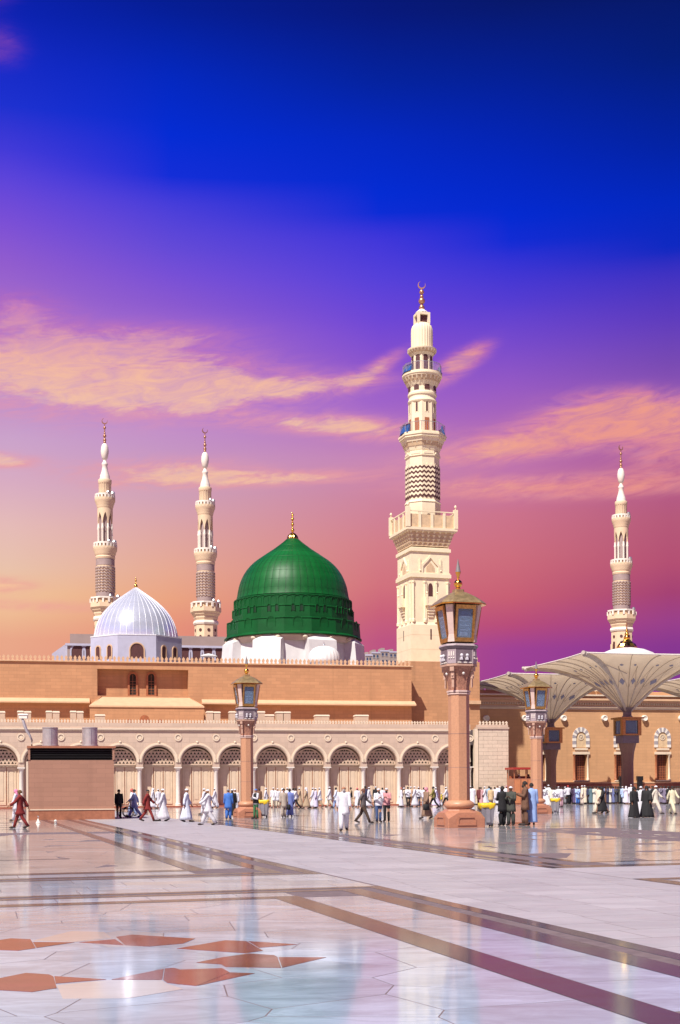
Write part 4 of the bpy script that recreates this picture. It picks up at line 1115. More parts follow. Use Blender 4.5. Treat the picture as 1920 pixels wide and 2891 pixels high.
# ------------------------------------------------------------------ green dome
DG = 150.0; QG = DG / FPX / 3.267
gp = at(600 + 742 / 3.267, 1700, DG)
gz = lambda y: at(826, 1420 + y / 3.267, DG)[2]
gd = empty('green_dome', (gp.x, gp.y, 0), R(6), 'large green ribbed dome with gold finial on a white base', 'dome')
prof = [(522, 905), (512, 870), (506, 830), (498, 790), (486, 750), (470, 710), (450, 670), (424, 630), (392, 592), (358, 560), (318, 530), (272, 498), (222, 464), (172, 430), (122, 392), (84, 362), (58, 338)]
NG = 48
def gore():
    m = MB(); h = math.pi / NG; k = 5
    vs = []
    for r_, y in prof:
        for i in range(k):
            f_ = -1 + 2 * i / (k - 1)
            a = f_ * h * 0.957
            rr = r_ * QG * (1 + 0.0022 * (1 - f_ * f_)) 
            vs.append((rr * math.cos(a), rr * math.sin(a), gz(y)))
    fs = []
    for j in range(len(prof) - 1):
        for i in range(k - 1): fs.append((j * k + i, j * k + i + 1, (j + 1) * k + i + 1, (j + 1) * k + i))
    return m.add(vs, fs).mesh('dome_gore', M['green'], True)
MB().lathe([(r_ * QG - 0.04, gz(y)) for r_, y in prof], 96).build('dome_shell', M['green_dark'], gd, True)
me_g = gore()
def rib():
    m = MB(); vs = []; fs = []
    for j, (r_, y) in enumerate(prof):
        rr = r_ * QG; w = 0.022 * (0.35 + 0.65 * r_ / 522)
        vs += [(rr - .03, -w, gz(y)), (rr + 0.022, -w * .5, gz(y)), (rr + 0.022, w * .5, gz(y)), (rr - .03, w, gz(y))]
    for j in range(len(prof) - 1):
        for i in range(3): fs.append((j * 4 + i, j * 4 + i + 1, j * 4 + 5 + i, j * 4 + 4 + i))
    return m.add(vs, fs).mesh('seam_rib', M['green_dark'])
me_r = rib()
for k in range(NG):
    link('dome_gore', me_g, gd).rotation_euler.z = 2 * math.pi * k / NG
    link('seam_rib', me_r, gd).rotation_euler.z = 2 * math.pi * (k + .5) / NG
for y in (845, 772, 690, 611, 545, 481, 411):          # horizontal sheet laps
    for (ra, ya), (rb, yb) in zip(prof, prof[1:]):
        if yb <= y <= ya:
            f_ = (ya - y) / (ya - yb); r_ = ra + (rb - ra) * f_
            MB().lathe([(r_ * QG * 1.0004, gz(y) - .02), (r_ * QG * 1.0034, gz(y)), (r_ * QG * .9995, gz(y) + .03)], 96, caps=False).build('sheet_lap', M['green_drum'], gd)
            break
# three stepped drum tiers below
def tier(r0, r1, y0, y1, n, name, lip=0):
    m = MB(); c = math.cos(math.pi / n)
    pr = [(r0 * QG / c, gz(y0)), (r1 * QG / c, gz(y1))]
    m.lathe(pr, n, phase=-math.pi / 2 + math.pi / n)
    o = m.build(name, M['green_drum'], gd)
    if lip: MB().lathe([((r1 + 1) * QG / c, gz(y1) - .12), ((r1 + lip) * QG / c, gz(y1) - .08), ((r1 + lip) * QG / c, gz(y1)), ((r1 - 4) * QG / c, gz(y1) + .06)], n, phase=-math.pi / 2 + math.pi / n).build('tier_lip', M['green_drum'], o)
    return o
tier(545, 540, 1020, 918, 48, 'upper_tier', 5)
tier(556, 550, 1120, 1015, 16, 'window_tier', 5)
tier(612, 602, 1262, 1130, 16, 'lower_tier', 6)
MB().lathe([(606 * QG, gz(1266)), (634 * QG, gz(1276)), (634 * QG, gz(1268)), (610 * QG, gz(1248))], 64).build('drip_edge', M['green_drum'], gd, 30)
def archrelief(z0, w, zs, t, d):
    m = MB()
    q = ring(0, zs, w, w + t, -d, 0.02, 10); m.add(q.v, q.f)
    m.box(-w - t, -w, -d, 0.02, z0, zs).box(w, w + t, -d, 0.02, z0, zs)
    return m
for o in on_faces(16, 606 * QG, gd, 'blind_arch', lambda: archrelief(gz(1208), 36 * QG, gz(1160), 7 * QG, 0.05), M['green_drum']):
    o.location.z = 0
on_faces(16, 604.5 * QG, gd, 'arch_field', lambda: MB().prism(archpoly(0, gz(1208), 35 * QG, gz(1160)), -0.012, 0.03), M['green_drum'])
for s_ in (-1, 1):
    a = on_faces(16, 553 * QG, gd, 'drum_window', lambda: archrelief(gz(1068), 14 * QG, gz(1022), 5 * QG, 0.09), M['green_drum'])
    b = on_faces(16, 553 * QG, gd, 'window_pane', lambda: MB().prism(archpoly(0, gz(1068), 13.5 * QG, gz(1022)), -0.02, 0.03), M['green_dark'])
    for o in a + b:
        ang = o.rotation_euler.z
        o.location.x += math.cos(ang) * s_ * 37 * QG; o.location.y += math.sin(ang) * s_ * 37 * QG
on_faces(48, 542.5 * QG, gd, 'small_arch', lambda: archrelief(gz(1010), 23 * QG, gz(952), 5 * QG, 0.04), M['green_drum'])
# gold finial
MB().lathe([(56 * QG, gz(338)), (54 * QG, gz(325)), (46 * QG, gz(305)), (28 * QG, gz(285)), (8 * QG, gz(272))], 72, mod=lambda a, k: 1 - 0.10 * (0.5 + 0.5 * math.cos(12 * a))).build('gold_cap', M['gold'], gd, 60)
f_ = MB().tube([(0, 0, gz(280)), (0, 0, gz(90))], 5 * QG, 8)
for y, r_ in ((252, 17), (228, 9), (200, 15), (180, 9), (150, 15), (132, 9), (112, 12), (95, 6)): f_.ball((0, 0, gz(y)), r_ * QG, 12)
f_.build('gold_finial', M['gold'], gd, 50)
# white base
wb = empty('white_dome_base', (gp.x, gp.y, 0), R(12), 'white plastered base with gabled buttresses under the green dome', 'building')
MB().lathe([(600 * QG, gz(1275)), (606 * QG, gz(1285)), (598 * QG, gz(1300)), (590 * QG, gz(1330))], 64).build('ring_beam', M['cream_light'], wb, 30)
MB().lathe([(640 * QG, 4), (600 * QG, gz(1330))], 8, phase=math.pi / 8).build('octagon_walls', M['white_paint'], wb)
for k in range(8):
    a = math.pi / 4 * k + R(-90)
    o = MB()
    w = 1.7; r0, r1, r2 = 520 * QG, 590 * QG, 690 * QG
    z0, zt_, ze = 6.0, gz(1268), gz(1330)
    vs = [(r2 + .4, -w, z0), (r2 + .4, w, z0), (r2 - .6, w, ze), (r2 - .6, -w, ze), (r0, -w, z0), (r0, w, z0), (r0, w, ze + .6), (r0, -w, ze + .6), (r2 - 1.2, 0, zt_), (r0, 0, zt_ + .5)]
    o.add(vs, [(0, 1, 2, 3), (3, 2, 8), (1, 5, 6, 2), (0, 3, 7, 4), (2, 6, 9, 8), (3, 8, 9, 7)])
    q = o.build('buttress', M['white_paint'], wb); q.rotation_euler.z = a + R(14)
for k in range(16):
    a = math.pi / 8 * k
    MB().ball((604 * QG * math.cos(a), 604 * QG * math.sin(a), gz(1300)), 0.36, 10, 0.7).build('rounded_bracket', M['cream_light'], wb, True)
# small white ribbed dome in front
sp_ = at(915, 1850, 133)
sw = empty('small_white_dome', (sp_.x, sp_.y, 0), 0, 'small white ribbed dome in front of the green dome', 'dome')
zq = lambda py: at(915, py, 133)[2]
rq = 46 * 133 / FPX
pr = [(rq, zq(1880)), (rq, zq(1862)), (rq * .97, zq(1852)), (rq * .86, zq(1840)), (rq * .66, zq(1831)), (rq * .4, zq(1826)), (rq * .1, zq(1824))]
MB().lathe(pr, 96, mod=lambda a, k: 1 - 0.03 * (0.5 + 0.5 * math.cos(24 * a))).build('ribbed_shell', M['white_paint'], sw, True)
MB().lathe([(rq * 1.05, 8), (rq * 1.05, zq(1880))], 16).build('drum', M['white_paint'], sw)
MB().tube([(0, 0, zq(1826)), (0, 0, zq(1812))], [0.09, 0.03], 6).ball((0, 0, zq(1821)), 0.13, 8).build('finial', M['steel'], sw)

# ------------------------------------------------------------------ silver dome
DS = 156.0; QS = DS / FPX / 3.233
s0 = at(200 + 596 / 3.233, 1780, DS)
sz = lambda y: at(384, 1150 + y / 3.233, DS)[2]
sd_ = empty('silver_dome', (s0.x, s0.y, 0), R(10), 'silver grey pointed dome with raised ribs on an octagonal drum', 'dome')
prof2 = [(378, 2125), (378, 2100), (371, 2060), (358, 2010), (340, 1960), (316, 1915), (286, 1872), (250, 1832), (206, 1790), (158, 1752), (108, 1716), (60, 1682), (22, 1655), (4, 1642)]
NS = 40
def gore2():
    m = MB(); h = math.pi / NS; k = 4; vs = []; fs = []
    for r_, y in prof2:
        for i in range(k):
            a = (-1 + 2 * i / (k - 1)) * h * 0.995
            vs.append((r_ * QS * math.cos(a), r_ * QS * math.sin(a), sz(y)))
    for j in range(len(prof2) - 1):
        for i in range(k - 1): fs.append((j * k + i, j * k + i + 1, (j + 1) * k + i + 1, (j + 1) * k + i))
    return m.add(vs, fs).mesh('lead_gore', M['lead'], True)
MB().lathe([(max(.01, r_ * QS - .05), sz(y)) for r_, y in prof2], 64).build('dome_shell', M['lead'], sd_, True)
def rib2():
    m = MB(); vs = []; fs = []
    for r_, y in prof2:
        rr = r_ * QS; w = 0.034 * (0.3 + .7 * r_ / 378)
        vs += [(rr - .05, -w, sz(y)), (rr + .045, -w * .6, sz(y) + .01), (rr + .045, w * .6, sz(y) + .01), (rr - .05, w, sz(y))]
    for j in range(len(prof2) - 1):
        for i in range(3): fs.append((j * 4 + i, j * 4 + i + 1, j * 4 + 5 + i, j * 4 + 4 + i))
    return m.add(vs, fs).mesh('raised_rib', M['lead_rib'])
a_, b_ = gore2(), rib2()
for k in range(NS):
    link('lead_gore', a_, sd_).rotation_euler.z = 2 * math.pi * k / NS
    link('raised_rib', b_, sd_).rotation_euler.z = 2 * math.pi * (k + .5) / NS
ap = 405 * QS
MB().lathe([(ap / math.cos(math.pi / 8), 6), (ap / math.cos(math.pi / 8), sz(2125))], 8, phase=math.pi / 8).build('octagonal_drum', M['drum_grey'], sd_)
MB().lathe([(ap * 1.09, sz(2127)), (ap * 1.09, sz(2118)), (ap * .9, sz(2110))], 8, phase=math.pi / 8).build('drum_cornice', M['lead_rib'], sd_)
for k in range(8):
    offs = [0] if k % 2 == 0 else [-0.95, 0.95]
    for ox in offs:
        w = 0.78 if k % 2 == 0 else 0.32; a = 2 * math.pi * k / 8
        zs_ = sz(2258) if k % 2 == 0 else sz(2238)
        o = archrelief(sz(2330), w, zs_, 0.14, 0.10).build('drum_window', M['pale_pink_trim'], sd_)
        MB().prism(archpoly(0, sz(2330), w, zs_), -0.03, -0.004).build('window_pane', M['zig_dark'], o)
        o.rotation_euler.z = a; o.location = (math.sin(a) * ap + math.cos(a) * ox, -math.cos(a) * ap + math.sin(a) * ox, 0)
f_ = MB().tube([(0, 0, sz(1650)), (0, 0, sz(1560))], [7 * QS, 3 * QS], 8)
for y, r_ in ((1632, 17), (1605, 7), (1580, 9), (1562, 5)): f_.ball((0, 0, sz(y)), r_ * QS, 12)
f_.build('finial', M['gold'], sd_, 50)

# ------------------------------------------------------------------ grey building blocks beyond the domes
FB = Frame(420, 205, 12)
bk = empty('grey_back_building', FB.o, FB.rot, 'low grey building with a row of round arches behind the silver dome', 'building')
bz = lambda py: FB(400, py)[1]
ua, ub_, uc, ud = FB(190, 1830)[0], FB(225, 1790)[0], FB(645, 1800)[0], FB(255, 1790)[0]
MB().box(ua, uc, 0, 20, 0, bz(1822)).build('arched_storey', M['far_grey'], bk)
MB().box(ub_ - 1.5, uc, 2.0, 20, bz(1822) + .01, bz(1789)).build('upper_storey', M['far_grey'], bk)
MB().box(ua - .3, uc, -.3, .2, bz(1822) - .25, bz(1822) + .1).build('cornice', M['drum_grey'], bk)
x = FB(220, 1840)[0]
while x < uc - 1:
    o = archrelief(bz(1862), 1.0, bz(1842), 0.25, 0.1).build('arched_opening', M['drum_grey'], bk)
    MB().prism(archpoly(0, bz(1862), 1.0, bz(1842)), -0.03, -0.004).build('painted_opening_shade', M['zig_dark'], o)  # dark plate, the shade inside the arch put into its colour
    o.location = (x, 0, 0)
    x += 1.68 * 1.0 * 1.12
# sloping end wall at the left
MB().prism([(ua - 2.4, 0), (ua, 0), (ua, bz(1822)), (ua - .4, bz(1822)), (ua - 2.4, bz(1848))], 1, 16).build('stair_wall', M['drum_grey'], bk)
p = at(589, 1850, 150)
pr_ = empty('white_parasol', (p.x, p.y, 0), 0, 'small white shade canopy on the roof below the middle minaret', 'parasol')
zpz = lambda py: at(589, py, 150)[2]
MB().lathe([(1.05, zpz(1853)), (0.85, zpz(1850)), (0.1, zpz(1845))], 12).build('canopy', M['white_paint'], pr_)
MB().tube([(0, 0, fz(560, 1874)), (0, 0, zpz(1846))], 0.05, 6).build('pole', M['steel'], pr_)

# ------------------------------------------------------------------ far town houses seen past the hall
rt = random.Random(3)
towns = [(1032, 1052, 1850), (1050, 1074, 1843), (1074, 1100, 1838), (1098, 1124, 1841), (1010, 1034, 1858)]
words = ['stepped grey', 'flat roofed brown', 'tall tan', 'wide grey', 'low brown']
for i, (a, b, t) in enumerate(towns):
    D = 420 + i * 12
    P, Q = at(a, t, D), at(b, t, D)
    o = empty('town_house', (P.x, P.y, 0), R(12), '%s distant town house, %s in the row left of the tall minaret' % (words[i], ['second', 'third', 'fourth', 'rightmost', 'leftmost'][i]), 'house', 'distant town houses')
    W = (Q.x - P.x); Hh = P.z
    MB().box(0, W, 0, 10, 0, Hh).build('wall', M['far_town'], o)
    MB().box(W * .2, W * .55, 1, 6, Hh + .01, Hh + 1.2).build('roof_room', M['far_town'], o)
    MB().box(-.1, W + .1, -.15, 0.2, Hh - .2, Hh + .35).build('roof_edge', M['drum_grey'], o)
    for r_ in range(2):
        for c in range(2):
            x0 = W * (.15 + .42 * c); z0 = Hh - 1.7 - r_ * 2.4
            q = MB().box(x0, x0 + W * .22, -.06, -.004, z0, z0 + 1.0).build('window', M['gulf_glass'], o)
            MB().box(x0 - .08, x0 + W * .22 + .08, -.16, -.061, z0 - .1, z0).build('sill', M['white_paint'], q)
# ------------------------------------------------------------------ right-hand wall with doors and striped window arches
FR = Frame(1640, 150, 12)
rw = empty('right_hall', FR.o, FR.rot, 'long tan stone hall at right with striped window arches and round bosses', 'building')
rz = lambda py, px=1640, v=0: FR(px, py, v)[1]
ru = lambda px, py=2100: FR(px, py)[0]
ua, ub2 = ru(1290), ru(2120)
step = (ru(1870) - ru(1640)) / 2
cx = [ru(1640) + step * i for i in range(-2, 4)]
zw = rz(2000); dh = 0.68; d0, d1 = rz(2203), rz(2130)
w = MB()
xs = [ua] + sum([[c - dh, c + dh] for c in cx], []) + [ub2]
for i in range(0, len(xs), 2): w.box(xs[i], xs[i + 1], 0, 1.2, 0, zw)
for c in cx: w.box(c - dh, c + dh, 0, 1.2, d1, zw).box(c - dh, c + dh, 0, 1.2, 0, d0)
w.build('wall', M['wall_right'], rw)
MB().box(ua, ub2, -0.30, -0.002, -0.02, rz(2212)).build('plinth', M['brown_red'], rw)
MB().box(ua, ub2, -0.42, -0.302, -0.02, rz(2217)).build('plinth_step', M['brown_red'], rw)
MB().box(ua, ub2, -0.36, -0.001, rz(2212) + .001, rz(2208)).build('plinth_cap', M['pale_pink_trim'], rw)
# cornice in steps with dentils
for py0, py1, t, mt in ((2003, 1998, .15, 'cream_light'), (1998, 1994, .28, 'cream_plain'), (1985, 1978, .5, 'pale_pink_trim'), (1978, 1972, .7, 'pale_pink_trim'), (1966, 1962, .85, 'cream_light')):
    MB().box(ua, ub2, -t, 1.0, rz(py0) + .001, rz(py1)).build('cornice_course', M[mt], rw)
MB().box(ua, ub2, -.2, 1.0, rz(1994) + .001, rz(1985)).build('frieze', M['pale_pink_trim'], rw)
MB().box(ua, ub2, -.55, 1.0, rz(1972) + .001, rz(1966)).build('upper_frieze', M['pink'], rw)
dn = MB(); x = ua
while x < ub2: dn.box(x, x + .14, -.40, -.201, rz(1990), rz(1985)); x += .3
dn.build('dentils', M['cream_light'], rw, kind='stuff')
MB().box(ua, ub2, .6, 16, rz(1962) + .001, rz(1950)).build('roof_wall', M['wall_right'], rw)
for px in (1352, 1364, 1384, 1400, 1660, 1676, 1694):
    c = ru(px, 1950); MB().box(c - .28, c + .28, .3, .9, rz(1950) + .001, rz(1941)).build('roof_post', M['cream_light'], rw)
MB().box(ru(1350, 1950), ru(1402, 1950), .2, 1.0, rz(1941) + .001, rz(1938)).build('roof_rail', M['cream_light'], rw)
for c in cx:
    dr = MB().box(c - dh, c + dh, 0.55, 0.65, d0, d1).build('door', M['zig_dark'], rw)
    lt = MB()
    for k in range(6): lt.box(c - dh + .03 + k * .22, c - dh + .08 + k * .22, .50, .549, d0 + .02, d1 - .02)
    for k in range(10): lt.box(c - dh + .02, c + dh - .02, .48, .499, d0 + .1 + k * .3, d0 + .14 + k * .3)
    lt.build('door_grille', M['window_wood'], dr)
    for s_ in (-1, 1):
        x = c + s_ * (dh + .16)
        MB().lathe([(0.17, d0), (.17, d0 + .2), (.12, d0 + .26), (.11, d1 - .25), (.17, d1 - .15), (.17, d1)], 10, (x, -.02)).build('jamb_column', M['window_wood'] if s_ < 0 else M['cream_light'], rw, 40)
    MB().box(c - dh - .35, c + dh + .35, -.22, -.001, d1 + .001, d1 + .32).build('door_lintel', M['cream_light'], rw)
    MB().box(c - dh - .3, c + dh + .3, -.34, 0, d0 - .14, d0 - .001).build('door_sill', M['cream_light'], rw)
    # horseshoe of alternating grey and white voussoirs, then the jamb stones
    zs_ = rz(2084); ri, ro = .62, 1.06
    nV = 11
    for k in range(nV):
        a0, a1 = math.pi * k / nV + .012, math.pi * (k + 1) / nV - .012
        pts = arc(0, 0, ri, a0, a1, 2) + arc(0, 0, ro, a1, a0, 2)
        pts = [(c + x, zs_ + z * 1.22) for x, z in pts]
        MB().prism(pts[::-1], -.13, .01).build('voussoir', M['ablaq_grey' if k % 2 == 0 else 'ablaq_white'], rw)
    z = zs_ - .02; k = 0; hh = (zs_ - rz(2110)) / 3
    while k < 3:
        for s_ in (-1, 1):
            MB().box(c + s_ * .62 if s_ > 0 else c - 1.06, c + 1.06 if s_ > 0 else c - .62, -.13, .01, zs_ - (k + 1) * hh + .012, zs_ - k * hh - .012).build('jamb_stone', M['ablaq_white' if k % 2 == 0 else 'ablaq_grey'], rw)
        k += 1
    MB().prism([(c + x * .615, zs_ + zz_ * .615 * 1.22) for x, zz_ in arc(0, 0, 1, 0, math.pi, 14)] + [(c - .615, rz(2110)), (c + .615, rz(2110))], -.03, .02).build('tympanum', M['minaret_dark'], rw)
    q = ring(c, rz(2081), .26, .36, -.08, -.031, 16, 0, 2 * math.pi)
    for k in range(6):
        a = math.pi * k / 6
        dxx, dzz = .26 * math.cos(a), .26 * math.sin(a)
        q.tube([(c - dxx, -.05, rz(2081) - dzz), (c + dxx, -.05, rz(2081) + dzz)], .025, 4)
    rs = q.build('rose_window', M['cream_light'], rw)
    MB().prism([(c + x, rz(2081) + zz_) for x, zz_ in arc(0, 0, .26, 0, 2 * math.pi, 14)[:-1]], -.036, -.0305).build('painted_rose_shade', M['zig_dark'], rs)  # dark disc painted as the shade behind the tracery
    MB().box(c - .8, c + .8, -.2, 0, rz(2118), rz(2112)).build('window_ledge', M['cream_light'], rw)
for px in (1372, 1480, 1590, 1705, 1818, 1922, 2030):
    c = ru(px, 2028); z = rz(2028, px)
    m = MB(); pr = [(.36, 0), (.36, .34), (.30, .42), (.22, .40), (.20, .34), (1e-4, .33)]
    m.lathe(pr, 20); m.v = [(c + x, -zz_, z + y) for x, y, zz_ in m.v]
    m.build('round_boss', M['column_white'], rw, 40)
for px in (1750, 1800):
    c = ru(px, 2198); MB().box(c - .36, c + .36, -.8, -.4, rz(2204), rz(2192)).box(c - .3, c + .3, -.75, -.45, 0, rz(2204) - .001).build('black_service_box', M['black'], rw)

# ------------------------------------------------------------------ canopies: square funnel umbrellas on masts
def canopy(loc, label, diam=True):
    hs = 7.15; zrim, zneck = 12.85, 8.2
    t = empty('canopy_umbrella', loc, R(12), label, 'umbrella', 'courtyard umbrellas')
    def sq(a):                         # square radius with slightly scalloped sides
        c, s = abs(math.cos(a)), abs(math.sin(a))
        r_ = hs / max(c, s)
        f_ = min(c, s) / max(c, s)
        return r_ * (1 - 0.10 * (1 - f_ * f_) * 0.5)
    def surf(tt, a):
        Rr = sq(a) * (tt ** 0.75) + 0.35 * (1 - tt)
        f_ = Rr / sq(a)
        z = zneck + (zrim - zneck) * (1 - (1 - min(1, f_)) ** 2.3)
        return (Rr * math.cos(a), Rr * math.sin(a), z)
    N, K = 64, 14
    for sgn in (0,):
        m = MB(); vs = []; fs = []
        for j in range(K + 1):
            for i in range(N): vs.append(surf(j / K, 2 * math.pi * i / N))
        for j in range(K):
            for i in range(N): fs.append((j * N + i, j * N + (i + 1) % N, (j + 1) * N + (i + 1) % N, (j + 1) * N + i))
        mem = m.add(vs, fs).build('membrane', M['membrane'], t, True)
    # rim tube, ribs and diagonal arms
    rim = MB().tube([surf(1, 2 * math.pi * i / N) for i in range(N + 1)], 0.07, 6).build('rim_tube', M['column_white'], t)
    for k in range(4):
        a = math.pi / 4 + k * math.pi / 2
        pts = [Vector(surf(j / 10, a)) - Vector((0, 0, .12)) for j in range(0, 11)]
        MB().tube(pts, [.14] * 4 + [.24] * 4 + [.22] * 3, 6).build('main_arm', M['fabric_grey'], t)
        e = Vector(pts[-1])
        MB().tube([e - Vector((math.cos(a), math.sin(a), 0)) * .5 + Vector((0, 0, .1)), e + Vector((math.cos(a), math.sin(a), 0)) * .25 + Vector((0, 0, .12))], .17, 8).build('arm_end', M['fabric_grey'], t)
        b = k * math.pi / 2
        for bb in (b,):
            pts = [Vector(surf(j / 10, bb)) - Vector((0, 0, .07)) for j in range(0, 11)]
            MB().tube(pts, .05, 5).build('secondary_rib', M['fabric_grey'], t)
        for da in (-.42, .42):
            pts = [Vector(surf(j / 10, a + da)) - Vector((0, 0, .05)) for j in range(0, 11)]
            MB().tube(pts, .025, 4).build('seam', M['seam'], t)
        # props from mid-arm to the neck
        MB().tube([Vector(surf(.62, a)) - Vector((0, 0, .2)), Vector(surf(.30, a + .35)) - Vector((0, 0, .1))], .05, 5).build('brace', M['fabric_grey'], t)
    if diam:
        def patch(tt, a, dt, da):
            c = [surf(tt - dt, a), surf(tt, a + da), surf(tt + dt, a), surf(tt, a - da)]
            dn_ = Vector((0, 0, -.06))
            return MB().add([tuple(Vector(p) + dn_) for p in c] + [tuple(Vector(p) + dn_ * .4) for p in c], [(0, 1, 2, 3), (7, 6, 5, 4), (0, 4, 5, 1), (1, 5, 6, 2), (2, 6, 7, 3), (3, 7, 4, 0)])
        n1 = 16
        for k in range(n1):
            patch(.19, 2 * math.pi * (k + .5) / n1, .038, .085).build('blue_diamond', M['diamond_blue'], t)
            if k % 2 == 0: patch(.46, 2 * math.pi * (k + .5) / n1 + .06, .022, .034).build('blue_diamond', M['diamond_blue'], t)
            if k % 2 == 1: patch(.46, 2 * math.pi * (k + .5) / n1 - .06, .022, .034).build('blue_diamond', M['diamond_blue'], t)
            a = 2 * math.pi * k / n1; h = 2 * math.pi / n1
            for sg in (-1, 1):
                pts = [Vector(surf(.13 + .30 * f_, a + sg * h * .5 * math.sin(f_ * math.pi * .5 + .2))) - Vector((0, 0, .05)) for f_ in (0, .25, .5, .75, 1)]
                MB().tube(pts, .016, 4).build('stitched_arc', M['seam'], t)
    # cap and finial over the middle
    zc_ = zrim + .15
    return t, surf, zneck, zrim
def mast(t, zneck, zrim, full=True):
    MB().lathe([(.62, 0), (.62, 1.2), (.55, 1.35), (.53, 3.8), (.60, 4.6), (.78, 5.35), (.80, 5.45)], 8, phase=math.pi / 8).build('mast', M['mast'], t)
    MB().box(-.78, .78, -.78, .78, 5.46, 6.15).build('grey_block', M['lamp_grey'], t)
    for k in range(4):
        a = k * math.pi / 2
        o = MB().frus(-.58, .58, -.05, .05, 6.25, 7.55, 0).build('lantern_pane', M['glass'], t); o.rotation_euler.z = a; o.location = (math.sin(a) * .82, -math.cos(a) * .82, 0)
        q = MB().box(-.9, -.6, -.12, .1, 6.16, 7.65).box(.6, .9, -.12, .1, 6.16, 7.65).box(-.599, .599, -.12, .1, 6.16, 6.3).box(-.599, .599, -.12, .1, 7.5, 7.65).build('lantern_frame', M['brass'], t); q.rotation_euler.z = a; q.location = (math.sin(a) * .84, -math.cos(a) * .84, 0)
    MB().box(-.6, .6, -.6, .6, 6.16, 7.6).build('lantern_core', M['lamp_carved'], t)
    MB().box(-1.12, 1.12, -1.12, 1.12, 7.66, 7.8).build('lantern_roof', M['brass'], t)
    MB().lathe([(.55, 7.8), (.38, 8.0), (.38, 8.3), (.7, 8.7)], 16).build('neck', M['lamp_grey'], t)
    if not full: return
    MB().lathe([(2.6, zrim + .4), (2.6, zrim + .62), (2.45, zrim + .74), (1.6, zrim + 1.1), (.6, zrim + 1.3), (.4, zrim + 1.32)], 24, mod=lambda a, k: 1 - .04 * (.5 + .5 * math.cos(12 * a))).build('white_cap', M['white_paint'], t, True)
    MB().lathe([(.95, zrim + 1.2), (.9, zrim + 1.4), (.75, zrim + 1.65), (.45, zrim + 1.85), (.3, zrim + 2.05)], 16, mod=lambda a, k: 1 - .15 * (.5 + .5 * math.cos(8 * a))).build('gold_crown', M['gold'], t)
    f_ = MB().tube([(0, 0, zrim + 1.95), (0, 0, zrim + 3.6)], [.14, .02], 8)
    for z, r_ in ((2.2, .3), (2.55, .2), (2.85, .13)): f_.ball((0, 0, zrim + z), r_, 10)
    f_.build('gold_finial', M['gold'], t, 50)
M['mast'] = material('mast_brown_granite', (0.22, 0.115, 0.08), 0.45, 0.1, 8.0)
p1 = at(1772, HOR, 116); p2 = at(1556, HOR, 135.5)
for p, lab in ((p1, 'big open canopy umbrella in full view at right with gold finial'), (p2, 'canopy umbrella half hidden behind the right lamp column'), (Vector((p2.x + 19.4, p2.y + 4.2, 0)), 'canopy umbrella cut by the right edge, only its corner visible')):
    t, sf, zn, zr_ = canopy((p.x, p.y, 0), lab); mast(t, zn, zr_, p is p1)

